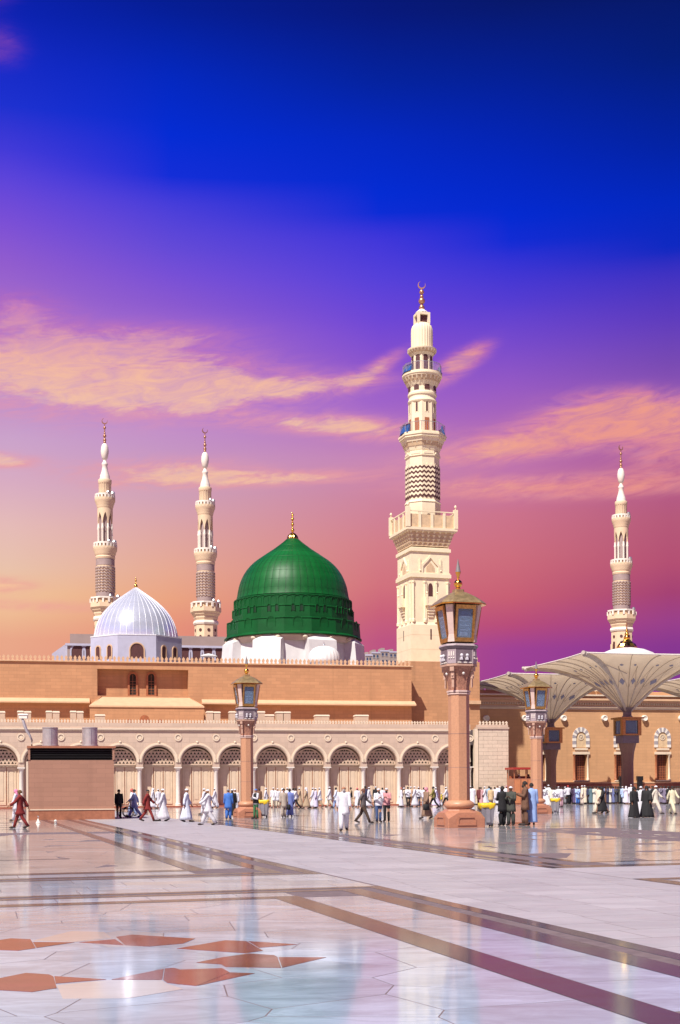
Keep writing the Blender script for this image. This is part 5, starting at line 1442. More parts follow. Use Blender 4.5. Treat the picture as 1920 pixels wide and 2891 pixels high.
# ------------------------------------------------------------------ lamp columns
def lamp_column():
    D = 51.8; q = D / FPX
    zz = lambda y: (2338 - y) * q
    t = empty('lamp_column', (0, 0, 0), 0)
    st_, cv = M['lamp_stone'], M['lamp_carved']
    # square plinth broached to an octagon
    h = 0.80; z1 = zz(2312); z2 = zz(2291)
    o8 = lambda r_, z, n=8: [(r_ / math.cos(math.pi / 8) * math.cos(math.pi / 8 + k * math.pi / 4), r_ / math.cos(math.pi / 8) * math.sin(math.pi / 8 + k * math.pi / 4), z) for k in range(8)]
    c = 0.14
    sqr = lambda s, z, c=c: [(s, s - c, z), (s - c, s, z), (-s + c, s, z), (-s, s - c, z), (-s, -s + c, z), (-s + c, -s, z), (s - c, -s, z), (s, -s + c, z)]
    m = MB(); vs = sqr(h, 0, .03) + sqr(h, z1, .03) + [(x, y, zz(2296)) for x, y, z in sqr(h - .02, 0, .42)] + o8(.60, z2) + o8(.56, zz(2287))
    fs = []
    for j in range(4):
        for i in range(8): fs.append((j * 8 + i, j * 8 + (i + 1) % 8, j * 8 + 8 + (i + 1) % 8, j * 8 + 8 + i))
    fs.append(tuple(range(32, 40)))
    pl = m.add(vs, fs).build('plinth', M['lamp_plinth'], t)
    for k in range(4):                 # recessed panels framed on the plinth faces
        a = k * math.pi / 2
        f_ = MB().box(-.40, .40, -.035, .02, .10, .15).box(-.40, -.35, -.035, .02, .151, .36).box(.35, .40, -.035, .02, .151, .36).box(-.33, .33, -.035, .02, .40, .45)
        f_.add([(-.40, -.035, .36), (-.35, -.035, .36), (-.28, -.035, .401), (-.33, -.035, .449)], [(0, 1, 2, 3)]).add([(.40, -.035, .36), (.35, -.035, .36), (.28, -.035, .401), (.33, -.035, .449)], [(0, 1, 2, 3)])
        f_ = f_.build('panel_frame', M['lamp_plinth'], pl); f_.rotation_euler.z = a; f_.location = (math.sin(a) * h, -math.cos(a) * h, 0)
    pr = [(.50, zz(2286)), (.52, zz(2284)), (.58, zz(2280)), (.60, zz(2274)), (.57, zz(2268)), (.50, zz(2265)), (.44, zz(2262))]
    MB().lathe([(r_ / .98, z) for r_, z in pr], 32).build('torus_base', st_, t, 40)
    m = MB(); r_ = .405
    m.add(o8(r_, zz(2263)) + o8(r_ * .97, zz(1962)), [(i, (i + 1) % 8, 8 + (i + 1) % 8, 8 + i) for i in range(8)])
    sh = m.build('shaft', st_, t)
    for y in (2170, 2075): 
        m = MB(); m.add(o8(r_ * .992, zz(y)) + o8(r_ * .992, zz(y) + .012), [(i, (i + 1) % 8, 8 + (i + 1) % 8, 8 + i) for i in range(8)]); m.build('shaft_joint', M['lamp_grey'], sh)
    for i, (y0, y1, rr) in enumerate(((1964, 1960, .43), (1958, 1953, .45))):
        m = MB(); m.add(o8(rr, zz(y0)) + o8(rr, zz(y1)), [(k, (k + 1) % 8, 8 + (k + 1) % 8, 8 + k) for k in range(8)] + [tuple(range(8))[::-1], tuple(range(8, 16))]); m.build('neck_ring', M['lamp_pale'], t)
    # flared carved capital
    def oct_sq(s, z, c): return sqr(s, z, c)
    secs = [(.39, 1960, .23), (.40, 1940, .23), (.45, 1915, .25), (.54, 1897, .28), (.62, 1886, .30)]
    m = MB()
    for s, y, c in secs: m.v += oct_sq(s, zz(y), c)
    for j in range(len(secs) - 1): m.f += [(j * 8 + i, j * 8 + (i + 1) % 8, j * 8 + 8 + (i + 1) % 8, j * 8 + 8 + i) for i in range(8)]
    cap = m.build('carved_capital', cv, t)
    def rosette():
        return MB().ball((0, -.02, zz(1906)), .06, 10)
    for k in range(4):
        a = k * math.pi / 2
        for x, mat_, n_ in ((0, 'column_white', 'rosette'),):
            o = rosette().build(n_, M[mat_], cap, True); o.rotation_euler.z = a; o.location = (math.sin(a) * .49, -math.cos(a) * .49, 0)
        b = a + math.pi / 4
        br = MB().box(-.09, .09, -.10, .05, zz(1900), zz(1888)).box(-.07, .07, -.04, .05, zz(1920), zz(1901)).ball((0, -.03, zz(1912)), .06, 8).box(-.05, .05, 0, .05, zz(1945), zz(1921))
        o = br.build('corner_bracket', M['lamp_bracket'], cap); o.rotation_euler.z = b; o.location = (math.sin(b) * .60, -math.cos(b) * .60, 0)
    def block(s, c, y0, y1, name, mat_, par=t, s2=None):
        m = MB(); m.add(oct_sq(s, zz(y0), c) + oct_sq(s2 or s, zz(y1), c), [(k, (k + 1) % 8, 8 + (k + 1) % 8, 8 + k) for k in range(8)] + [tuple(range(8))[::-1], tuple(range(8, 16))])
        return m.build(name, M[mat_], par)
    block(.66, .30, 1886, 1880, 'lower_cornice', 'lamp_bracket')
    eb = block(.62, .28, 1879.9, 1838, 'entablature', 'lamp_grey')
    for k in range(4):
        a = k * math.pi / 2
        o = MB().box(-.30, .30, -.04, .01, zz(1878), zz(1875)).build('white_ledge', M['column_white'], eb)
        o.rotation_euler.z = a; o.location = (math.sin(a) * .64, -math.cos(a) * .64, 0)
        for x in (-.14, .10):            # pairs of pale curled floodlights on the dark panels
            f_ = MB().ball((x, -.05, zz(1857)), .075, 8).box(x - .07, x + .03, -.10, 0, zz(1870), zz(1864)).tube([(x + .02, -.05, zz(1860)), (x - .05, -.07, zz(1868))], .04, 6)
            o = f_.build('floodlight', M['floodlight'], eb, 50); o.rotation_euler.z = a; o.location = (math.sin(a) * .64, -math.cos(a) * .64, 0)
        b = a + math.pi / 4
        o = MB().box(-.19, .19, -.05, .05, zz(1879), zz(1840)).build('pale_corner_panel', M['lamp_mid'], eb); o.rotation_euler.z = b; o.location = (math.sin(b) * .665, -math.cos(b) * .665, 0)
        crv = MB()
        for i in range(3): crv.ball(((i - 1) * .10, -.05, zz(1864)), .035, 6).box((i - 1) * .10 - .02, (i - 1) * .10 + .02, -.065, -.04, zz(1858), zz(1846))
        o = crv.build('carved_flutes', M['column_white'], eb); o.rotation_euler.z = b; o.location = (math.sin(b) * .675, -math.cos(b) * .675, 0)
    block(.64, .28, 1837.9, 1830, 'upper_cornice', 'lamp_grey', s2=.70)
    block(.70, .28, 1829.9, 1824, 'top_cornice', 'lamp_mid', s2=.66)
    # lantern: core, four tapered panes in brass frames, four stone corner piers
    block(.40, .16, 1823.9, 1712, 'lantern_core', 'lamp_inner', s2=.60)
    for k in range(4):
        a = k * math.pi / 2
        z0, z1 = zz(1818), zz(1716)
        f_ = MB()
        def fr(x0, x1, za, zb, t0=.06):
            f_.add([(x0, -t0, za), (x1, -t0, za), (x1, -t0, zb), (x0, -t0, zb), (x0, .03, za), (x1, .03, za), (x1, .03, zb), (x0, .03, zb)], [(0, 1, 2, 3), (4, 7, 6, 5), (0, 4, 5, 1), (1, 5, 6, 2), (2, 6, 7, 3), (3, 7, 4, 0)])
        W = .42; L_ = z1 - z0
        fr(-W, -W + .07, 0, L_); fr(W - .07, W, 0, L_); fr(-W + .07, W - .07, 0, .16); fr(-W + .07, W - .07, L_ - .16, L_)
        fr(-W + .07, -W + .10, .16, L_ - .16, .03); fr(W - .10, W - .07, .16, L_ - .16, .03)
        tilt = math.atan2(.24, L_)
        o = f_.build('brass_frame', M['brass'], t)
        o.rotation_euler = (tilt, 0, a); o.location = (math.sin(a) * .56, -math.cos(a) * .56, z0)
        g_ = MB().box(-W + .09, W - .09, -.012, .012, .15, L_ - .15).build('glass_pane', M['glass'], o)
        cr = MB().box(-W + .14, W - .14, .04, .06, .2, L_ - .25)
        for i in range(4): cr.box(-.2, .2, .0, .04, .45 + i * .18, .49 + i * .18)
        cr.box(-.18, .16, -.005, .05, .22, .38).build('lamp_fitting', M['fitting'], o)
        b = a + math.pi / 4
        m = MB()
        m.add([(-.15, -.10, 0), (.15, -.10, 0), (.15, .12, 0), (-.15, .12, 0), (-.115, -.04, .30), (.115, -.04, .30), (.115, .12, .30), (-.115, .12, .30), (-.15, -.10, L_ + .02), (.15, -.10, L_ + .02), (.15, .12, L_ + .02), (-.15, .12, L_ + .02)],
              [(0, 1, 5, 4), (1, 2, 6, 5), (3, 0, 4, 7), (2, 3, 7, 6), (4, 5, 9, 8), (5, 6, 10, 9), (6, 7, 11, 10), (7, 4, 8, 11), (8, 9, 10, 11)])
        o = m.build('corner_pier', M['lamp_pale'], t); o.rotation_euler = (tilt * .8, 0, b); o.location = (math.sin(b) * .66, -math.cos(b) * .66, z0)
    # roof
    rs = [(.95, 1713, .35), (.97, 1711, .35), (.86, 1703, .31), (.62, 1690, .22), (.40, 1681, .12), (.26, 1676, .06)]
    m = MB()
    for s, y, c in rs: m.v += oct_sq(s, zz(y), c)
    for j in range(len(rs) - 1): m.f += [(j * 8 + i, j * 8 + (i + 1) % 8, j * 8 + 8 + (i + 1) % 8, j * 8 + 8 + i) for i in range(8)]
    m.f += [tuple(range(7, -1, -1)), tuple(range(len(m.v) - 8, len(m.v)))]
    rf = m.build('roof', M['lamp_roof'], t)
    block(.975, .35, 1714.9, 1713.1, 'gold_eave', 'gold', rf)
    block(.20, .05, 1676.5, 1668, 'finial_block', 'lamp_roof', rf)
    f_ = MB().lathe([(.14, zz(1684)), (.17, zz(1676)), (.10, zz(1670)), (.06, zz(1664))], 12)
    f_.ball((0, 0, zz(1651)), .175, 16).ball((0, 0, zz(1664)), .10, 12).ball((0, 0, zz(1634)), .06, 10).lathe([(.05, zz(1636)), (.06, zz(1628)), (.11, zz(1620)), (.11, zz(1618))], 12)
    f_.build('gold_finial', M['gold'], rf, 40)
    MB().lathe([(.11, zz(1617.9)), (.005, zz(1580))], 12).build('spike', M['spike'], rf, 40)
    return t
M['lamp_plinth'] = material('lamp_red_granite', (0.42, 0.185, 0.11), 0.45, 0.10, 14.0, 0.05)
M['lamp_inner'] = material('lantern_inner_dark', (0.16, 0.10, 0.07), 0.6, 0.2, 4.0)
M['floodlight'] = material('pale_floodlight', (0.62, 0.60, 0.64), 0.35, 0.1, 6.0)
M['fitting'] = material('reflection_tinted_fitting', (0.48, 0.55, 0.68), 0.25, 0.3, 5.0, metal=0.4)  # blue-white reflection of the panes put into the fitting colour
M['spike'] = material('grey_spike_metal', (0.20, 0.18, 0.18), 0.5, 0.1, 5.0)
lc = lamp_column()
lam = [(1297, 2335.5, 755, 'biggest lamp column with brass lantern, nearest, right of centre'),
       (698, 2308.5, 455, 'lamp column with brass lantern in front of the arcade, leftmost'),
       (1516, 2297.5, 429, 'lamp column with brass lantern before the right hall, rightmost')]
for i, (px, py, hpx, lab) in enumerate(lam):
    o = lc if i == 0 else copy_tree(lc)
    g_ = ground(px, py); sc = hpx * g_.y / FPX / 10.864
    o.location = (g_.x, g_.y, 0); o.rotation_euler.z = R(17 + i * .5); o.scale = (sc, sc, sc)
    tag(o, lab, 'street lamp', 'plaza lamp columns')
# ------------------------------------------------------------------ service kiosk at left
FK = Frame(200, 66.0, 14)
ks = empty('service_kiosk', FK.o, FK.rot, 'pink stone service kiosk with black louvre band and two steel vents', 'kiosk')
k0, k1 = FK(80, 2250)[0], FK(324, 2250)[0]
kz = lambda py, v=0: FK(200, py, v)[1]
MB().box(k0, k1, 0, 3.2, -0.02, kz(2285)).build('plinth', M['brown_red'], ks)
MB().box(k0 + .03, k1 - .03, .03, 3.17, kz(2285) + .001, kz(2146)).build('walls', M['kiosk'], ks)
MB().box(k0 - .02, k1 + .02, -.03, 3.2, kz(2287) , kz(2284)).build('plinth_trim', M['cream_light'], ks)
MB().box(k0 + .12, k1 - .12, .25, 3.0, kz(2146) + .001, kz(2112)).build('louvre_core', M['black'], ks)
for i in range(5):
    z = kz(2146) + .03 + i * (kz(2112) - kz(2146) - .03) / 5
    MB().add([(k0 + .1, .08, z), (k1 - .1, .08, z), (k1 - .1, .24, z + .07), (k0 + .1, .24, z + .07), (k0 + .1, .08, z + .012), (k1 - .1, .08, z + .012), (k1 - .1, .24, z + .082), (k0 + .1, .24, z + .082)],
             [(0, 3, 2, 1), (4, 5, 6, 7), (0, 1, 5, 4), (1, 2, 6, 5), (2, 3, 7, 6), (3, 0, 4, 7)]).build('louvre_blade', M['black'], ks)
MB().box(k0 - .05, k1 + .06, -.06, 3.3, kz(2112) + .001, kz(2106)).build('roof_slab', M['brown_red'], ks)
for x in (k0, k1 - .1): MB().box(x, x + .1, 0, .12, kz(2146) + .002, kz(2112)).build('corner_post', M['kiosk'], ks)
MB().box(k0 - .10, k0 - .002, .0, .1, 0, kz(2150)).build('downpipe', M['cream_light'], ks)
for px, lab in ((142, ''), (254, '')):
    c, _ = FK(px, 2090, 1.5); r_ = .40
    z0, z1 = kz(2105), FK(px, 2054, 1.5)[1]
    v = MB().lathe([(r_, z0), (r_, z1 - .06), (r_ * 1.04, z1 - .05), (r_ * 1.04, z1)], 28, (c, 1.5)).build('steel_vent', M['galv'], ks, 40)
    MB().lathe([(r_ * 1.1, z0 + .001), (r_ * 1.1, z0 + .08), (r_ * 1.01, z0 + .085)], 28, (c, 1.5)).build('vent_collar', M['galv'], v, 40)
    MB().box(c + r_ * .1, c + r_ * .1 + .02, 1.5 - r_ - .012, 1.5 - r_ + .02, z0 + .1, z1 - .07).build('vent_seam', M['steel'], v)
# curved camera arm above the kiosk
b = at(93, 2104, 67.5)
cp = empty('camera_pole', (b.x, b.y, kz(2106)), 0, 'curved grey pole with a camera head leaning above the kiosk', 'camera')
pts = [at(90, y_, 67.5) - Vector((b.x, b.y, kz(2106))) for y_ in (2106, 2090)]
pts += [at(x_, y_, 67.5) - Vector((b.x, b.y, kz(2106))) for x_, y_ in ((84, 2076), (76, 2064), (70, 2050), (66, 2036), (62, 2026))]
MB().tube(pts, [.05, .05, .06, .075, .085, .075, .05], 8).build('arm', M['galv'], cp, True)
h_ = pts[-1]
MB().box(h_.x - .13, h_.x + .30, h_.y - .12, h_.y + .12, h_.z - .05, h_.z + .14).frus(h_.x - .18, h_.x + .36, h_.y - .16, h_.y + .16, h_.z + .141, h_.z + .20, .05).build('camera_head', M['column_white'], cp)

# ------------------------------------------------------------------ red-roofed booth beside the block wing
bp = ground(1471, 2272)
bo = empty('guard_booth', (bp.x, bp.y, 0), R(12), 'raised orange booth with flat red roof beside the block wing', 'booth')
qb = bp.y / FPX
bz_ = lambda py: (2271 - py) * qb
hw = 31 * qb
MB().box(-hw, hw, -.9, .9, 0, bz_(2197)).build('base_panels', M['brown_red'], bo)
for i in range(3): MB().box(-hw + .06 + i * hw * .66, -hw + hw * .6 + i * hw * .66, -.94, -.901, .15, bz_(2200)).build('panel', M['booth_orange'] if 'booth_orange' in M else M.setdefault('booth_orange', material('orange_board', (0.50, 0.19, 0.08), 0.6, 0.08, 3.0)), bo)
for x in (-hw + .05, hw - .05, .15):
    for y in (-.85, .85): MB().box(x - .04, x + .04, y - .04, y + .04, bz_(2197) + .001, bz_(2172)).build('post', M['window_wood'], bo)
MB().box(-hw - .12, hw + .12, -1.1, 1.1, bz_(2172) + .001, bz_(2166)).build('red_roof', material('red_roof_sheet', (0.34, 0.03, 0.02), 0.5, 0.1, 4.0), bo)
MB().box(-hw, hw, .3, .34, bz_(2197), bz_(2190)).build('rail', M['window_wood'], bo)

# ------------------------------------------------------------------ wheeled bins with yellow bag rims
def bin_():
    t = empty('waste_bin', (0, 0, 0))
    m = MB(); m.add([(-.24, -.24, .08), (.24, -.24, .08), (.24, .26, .08), (-.24, .26, .08), (-.32, -.34, .98), (.32, -.34, .98), (.32, .34, .98), (-.32, .34, .98)], [(0, 3, 2, 1), (0, 1, 5, 4), (1, 2, 6, 5), (2, 3, 7, 6), (3, 0, 4, 7)])
    m.build('body', M['bin_grey'], t)
    MB().box(-.10, .10, -.335, -.28, .20, .80).build('front_rib', M['bin_grey'], t)
    n = 28; y = MB(); vs = []; fs = []
    rr = random.Random(2)
    for j, (s, z) in enumerate(((.34, .84), (.37, .90), (.38, 1.0), (.37, 1.08), (.31, 1.10), (.28, .98))):
        for i in range(n):
            a = 2 * math.pi * i / n; c, s_ = math.cos(a), math.sin(a); k = s / max(abs(c), abs(s_)) ** .85 * (1 + rr.uniform(-.03, .03))
            vs.append((c * k, s_ * k, z + rr.uniform(-.03, .03) * (1 if j else 2)))
    for j in range(5):
        for i in range(n): fs.append((j * n + i, j * n + (i + 1) % n, j * n + n + (i + 1) % n, j * n + n + i))
    y.add(vs, fs).build('yellow_bag', M['yellow_bag'], t, True)
    MB().box(-.28, .28, -.28, .28, .9, .93).build('bag_inside', M['rubber'], t)
    for x in (-.2, .2):
        for yv in (-.2, .2):
            w = MB().lathe([(1e-3, -.03), (.085, -.03), (.095, -.015), (.095, .015), (.085, .03), (1e-3, .03)], 14); w.v = [(x + z_, yv + y_, .095 + x_) for x_, y_, z_ in w.v]
            w.build('wheel', M['rubber'], t, 40)
    MB().tube([(-.3, .36, .9), (-.3, .44, .95), (.3, .44, .95), (.3, .36, .9)], .02, 6).build('handle', M['rubber'], t)
    return t
b0 = bin_()
for i, (px, py, s_, lab) in enumerate(((1374, 2334, .86, 'grey wheeled bin with yellow bag beside the biggest lamp column'), (744, 2308, .86, 'grey bin with yellow bag at the foot of the leftmost lamp column'), (1568, 2296, .80, 'grey bin with yellow bag at the foot of the rightmost lamp column'))):
    o = b0 if i == 0 else copy_tree(b0)
    g_ = ground(px, py); o.location = (g_.x, g_.y, .004); o.rotation_euler.z = R(8 - i * 11); o.scale = (s_, s_, s_)
    tag(o, lab, 'bin', 'yellow bagged waste bins')

# ------------------------------------------------------------------ small weighted cones by the kiosk
def cone_():
    t = empty('cone_marker', (0, 0, 0))
    MB().lathe([(.19, 0), (.19, .03), (.15, .06), (.09, .2), (.035, .34)], 18).build('base_cone', M['column_white'], t, 40)
    MB().tube([(0, 0, .33), (0, 0, .95)], .012, 6).build('stem', M['brass'], t)
    MB().ball((0, 0, .5), .05, 10).ball((0, 0, .42), .035, 8).build('stem_knob', M['steel'], t, True)
    return t
c0 = cone_()
for i, (px, py, sc_, lab) in enumerate(((108, 2324, .62, 'small white cone with thin rod before the kiosk'), (333, 2312, .62, 'small pale cone at the feet of the person in black by the kiosk'))):
    o = c0 if i == 0 else copy_tree(c0)
    g_ = ground(px, py); o.location = (g_.x, g_.y, .006); o.scale = (sc_,) * 3; tag(o, lab, 'cone', 'cone markers')
g_ = ground(157, 2323)
bl = MB().ball((0, 0, .07), .075, 14).lathe([(.05, -.01), (.06, .0), (.05, .02)], 12).build('white_ball', M['column_white'], None, True); bl.location = (g_.x, g_.y, .01)
tag(bl, 'small white ball lying on the marble before the kiosk', 'ball')

# ------------------------------------------------------------------ people
SK = {'a': C((0.36, 0.17, 0.10)), 'b': C((0.30, 0.15, 0.09)), 'c': C((0.10, 0.055, 0.035))}
CACHE = {}
def pose_pts(p):
    """joint positions for a pose; the figure faces -y, feet on z=0, 1.72 m tall"""
    st = {'stand': (0.06, -0.04), 'walk': (0.42, -0.40), 'stroll': (0.24, -0.22), 'fold': (0.05, -0.03), 'swing': (0.36, -0.34)}[p]
    arm = {'stand': (0.08, -0.03, .18), 'walk': (-0.55, 0.55, .35), 'stroll': (-0.3, 0.28, .25), 'fold': (0.25, 0.25, 1.7), 'swing': (-0.75, 0.7, .3)}[p]
    J = {}
    leg = 0.86
    drop = leg * (1 - math.cos(max(abs(st[0]), abs(st[1])))) * 0.9
    hz = 0.93 - drop
    J['pelvis'] = Vector((0, 0, hz + .02)); J['belly'] = Vector((0, -.01, hz + .16)); J['chest'] = Vector((0, 0.0, hz + .36)); J['neck'] = Vector((0, -.005, hz + .54)); 
    J['head'] = Vector((0, -.02, hz + .665)); J['crown'] = Vector((0, -.005, hz + .735)); J['jaw'] = Vector((0, -.045, hz + .61)); J['nose'] = Vector((0, -.125, hz + .655))
    for sgn, s_, n in ((-1, st[0], 'L'), (1, st[1], 'R')):
        h = Vector((sgn * .095, 0, hz - .02))
        kb = 0.16 if s_ < -.1 else 0.04
        k = h + Vector((sgn * .005, -math.sin(s_) * .43 - .02, -math.cos(s_) * .43))
        s2 = s_ - kb * 2.0 if s_ < 0 else s_ - kb
        a = k + Vector((0, -math.sin(s2) * .42, -math.cos(s2) * .42))
        a.z = max(a.z, .075)
        lift = .06 if s_ < -.2 else 0
        J['hip' + n], J['knee' + n], J['ankle' + n] = h, k, a
        J['toe' + n] = Vector((a.x + sgn * .03, a.y - .16, .035)); J['heel' + n] = Vector((a.x, a.y + .05, .04 + lift))
    for sgn, s_, n in ((-1, arm[0], 'L'), (1, arm[1], 'R')):
        sh = Vector((sgn * .185, .0, hz + .475))
        e = sh + Vector((sgn * .045, -math.sin(s_) * .29, -math.cos(s_) * .29))
        f_ = s_ + arm[2]
        inw = -.16 if p == 'fold' else .01
        w = e + Vector((sgn * inw, -math.sin(f_) * .25, -math.cos(f_) * .25))
        hd = (w - e).normalized()
        J['sh' + n], J['el' + n], J['wr' + n], J['palm' + n] = sh, e, w, w + hd * .075
        J['hd' + n] = hd
    return J
def skin(verts, edges, rad, sub=1):
    me = bpy.data.meshes.new('skin'); me.from_pydata([tuple(v) for v in verts], edges, [])
    o = bpy.data.objects.new('skin', me); COL.objects.link(o)
    md = o.modifiers.new('s', 'SKIN'); md.use_smooth_shade = True; md.branch_smoothing = .4
    for i, r_ in enumerate(rad):
        me.skin_vertices[0].data[i].radius = r_ if isinstance(r_, tuple) else (r_, r_)
    me.skin_vertices[0].data[0].use_root = True
    if sub: o.modifiers.new('d', 'SUBSURF').levels = sub; o.modifiers['d'].render_levels = sub
    dg = bpy.context.evaluated_depsgraph_get(); dg.update()
    out = bpy.data.meshes.new_from_object(o.evaluated_get(dg))
    bpy.data.objects.remove(o)
    out.shade_smooth(); out.materials.clear(); out.materials.append(None)
    return out
def body(p):
    if ('body', p) in CACHE: return CACHE['body', p]
    J = pose_pts(p); V, E, Rr, ix = [], [], [], {}
    def v(n, pos, r_, par=None):
        ix[n] = len(V); V.append(pos); Rr.append(r_)
        if par: E.append((ix[par], ix[n]))
    v('pelvis', J['pelvis'], (.15, .105)); v('belly', J['belly'], (.13, .10), 'pelvis'); v('chest', J['chest'], (.155, .11), 'belly'); v('neck', J['neck'], .055, 'chest')
    v('jaw', J['jaw'], (.062, .07), 'neck'); v('head', J['head'], (.078, .095), 'jaw'); v('crown', J['crown'], (.065, .08), 'head'); v('nose', J['nose'], .014, 'head')
    for s_, n in ((-1, 'L'), (1, 'R')):
        v('ear' + n, J['head'] + Vector((s_ * .088, .01, -.01)), .018, 'head')
        v('hip' + n, J['hip' + n], .085, 'pelvis'); v('knee' + n, J['knee' + n], .055, 'hip' + n); v('ankle' + n, J['ankle' + n], .036, 'knee' + n); v('toe' + n, J['toe' + n], .035, 'ankle' + n)
        v('sh' + n, J['sh' + n], .055, 'chest'); v('el' + n, J['el' + n], .04, 'sh' + n); v('wr' + n, J['wr' + n], .027, 'el' + n); v('palm' + n, J['palm' + n], (.034, .022), 'wr' + n)
        hd = J['hd' + n]; side = Vector((0, 1, 0)) - hd * hd.y; side.normalize(); curl = Vector((-s_, 0, 0))
        for k, (o_, ln) in enumerate(((-.028, .06), (-.009, .075), (.010, .07), (.028, .055))):
            a = J['palm' + n] + side * -o_ + hd * .03
            v('f%d' % k + n, a + hd * ln * .5, .0095, 'palm' + n); v('g%d' % k + n, a + hd * ln + curl * .02, .008, 'f%d' % k + n)
        v('th' + n, J['wr' + n] + hd * .05 - side * .04 + curl * .01, .011, 'palm' + n); v('tt' + n, J['wr' + n] + hd * .085 - side * .055 + curl * .02, .009, 'th' + n)
    CACHE['body', p] = skin(V, E, Rr, 1)
    return CACHE['body', p]
def loft(m, rings, n=20, fold=0.0, kf=9, ph=0.0):
    """rings: (centre x, centre y, z, rx, ry)"""
    vs, fs = [], []
    for j, (cx_, cy_, z, rx, ry) in enumerate(rings):
        t = j / (len(rings) - 1)
        for i in range(n):
            a = 2 * math.pi * i / n
            w = 1 + fold * (t ** 2) * math.cos(kf * a + ph + 1.3 * math.sin(2 * a))
            vs.append((cx_ + rx * w * math.cos(a), cy_ + ry * w * math.sin(a), z))
    for j in range(len(rings) - 1):
        for i in range(n): fs.append((j * n + i, j * n + (i + 1) % n, j * n + n + (i + 1) % n, j * n + n + i))
    fs.append(tuple(range(n))); k = (len(rings) - 1) * n; fs.append(tuple(range(k + n - 1, k - 1, -1)))
    m.add(vs, fs)
def garment(kind, p):
    if (kind, p) in CACHE: return CACHE[kind, p]
    J = pose_pts(p); m = MB(); hz = J['pelvis'].z - .02
    if kind in ('robe', 'tunic', 'shirt', 'vest', 'abaya'):
        hem = {'robe': .12, 'tunic': .60, 'shirt': hz - .10, 'vest': hz - .06, 'abaya': .02}[kind]
        fat = {'robe': 1.08, 'tunic': 1.08, 'shirt': 1.0, 'vest': 1.07, 'abaya': 1.22}[kind]
        rg = [(0, -.005, hz + .575, .062, .062), (0, 0, hz + .53, .10, .085), (0, .005, hz + .50, .185 * fat, .10), (0, .005, hz + .44, .21 * fat, .118 * fat), (0, .0, hz + .33, .195 * fat, .13 * fat), (0, -.005, hz + .2, .178 * fat, .128 * fat), (0, 0, hz + .05, .19 * fat, .138 * fat), (0, 0, hz - .06, .20 * fat, .142 * fat)]
        kl, kr = J['kneeL'], J['kneeR']; al, ar_ = J['ankleL'], J['ankleR']
        zs_ = [z for z in (hz - .2, hz - .35, hz - .5, hz - .62, hz - .75, hz - .86) if z > hem + .04] + [hem]
        for z in zs_:
            f_ = min(1, (hz - z) / .86); yl, yr = f_ * al.y, f_ * ar_.y
            c_ = (yl + yr) / 2; sp = abs(yl - yr) / 2
            wide = .20 * fat * (1 + .12 * f_) if kind != 'abaya' else .235 + .16 * f_
            if hem < hz - .08: rg.append((0, c_, z, wide, .14 * fat + sp * .72 + .03 * f_))
        if rg[-1][2] > hem + 1e-4: rg.append((0, 0, hem, .20 * fat, .145 * fat))
        loft(m, rg, 28 if kind in ('robe', 'abaya') else 22, .085 if kind in ('robe', 'abaya') else .055)
        if kind != 'vest':
            for n in 'LR':
                sh, e, w = J['sh' + n], J['el' + n], J['wr' + n]
                r_ = {'robe': (.078, .068, .072), 'tunic': (.075, .064, .062), 'shirt': (.072, .058, .05), 'abaya': (.10, .10, .12)}[kind]
                m.tube([sh + Vector((0, 0, .012)) * 1 - (e - sh) * .12, sh.lerp(e, .25), sh.lerp(e, .6), e, e.lerp(w, .5), w.lerp(e, .06)], [r_[0] * .9, r_[0], (r_[0] + r_[1]) / 2, r_[1], (r_[1] + r_[2]) / 2, r_[2]], 12)
    elif kind in ('trousers', 'shalwar'):
        r_ = (.105, .075, .062) if kind == 'trousers' else (.12, .105, .075)
        for n in 'LR':
            h, k, a = J['hip' + n], J['knee' + n], J['ankle' + n]
            m.tube([h + Vector((0, 0, .07)), h, h.lerp(k, .5), k, k.lerp(a, .5), a + Vector((0, 0, -.02))], [r_[0] * .9, r_[0], (r_[0] + r_[1]) / 2, r_[1], (r_[1] + r_[2]) / 2 * 1.02, r_[2]], 14)
        loft(m, [(0, 0, hz + .12, .165, .12), (0, 0, hz + .02, .18, .132), (0, 0, hz - .09, .17, .13)], 18)
    elif kind == 'shoes':
        for n in 'LR':
            a, t_, h = J['ankle' + n], J['toe' + n], J['heel' + n]
            m.tube([h + Vector((0, .02, .005)), h + Vector((0, -.03, .02)), a.lerp(t_, .5) + Vector((0, 0, -.01)), t_ + Vector((0, 0, .008)), t_ + Vector((0, -.06, 0))], [.028, .045, .046, .045, .022], 10)
    elif kind in ('cap', 'hair', 'scarf', 'hood'):
        c_ = J['head']
        k, n = 7, 18; vs = []; fs = []
        rx, ry, rz_ = {'cap': (.094, .112, .105), 'hair': (.096, .114, .118), 'scarf': (.108, .122, .125), 'hood': (.115, .13, .135)}[kind]
        for j in range(k + 1):
            t = j / k
            lim = {'cap': 1.30, 'hair': 1.75, 'scarf': 2.1, 'hood': 2.2}[kind]
            for i in range(n):
                a = 2 * math.pi * i / n
                front = max(0.0, -math.sin(a))
                th_ = t * lim * (1 - (.30 if kind in ('hair', 'scarf', 'hood') else .06) * front ** 2) + .02
                vs.append((c_.x + rx * math.sin(th_) * math.cos(a), c_.y + .012 + ry * math.sin(th_) * math.sin(a), c_.z + .005 + rz_ * math.cos(th_)))
        for j in range(k):
            for i in range(n): fs.append((j * n + i, j * n + (i + 1) % n, j * n + n + (i + 1) % n, j * n + n + i))
        fs.append(tuple(range(n)))
        m.add(vs, fs)
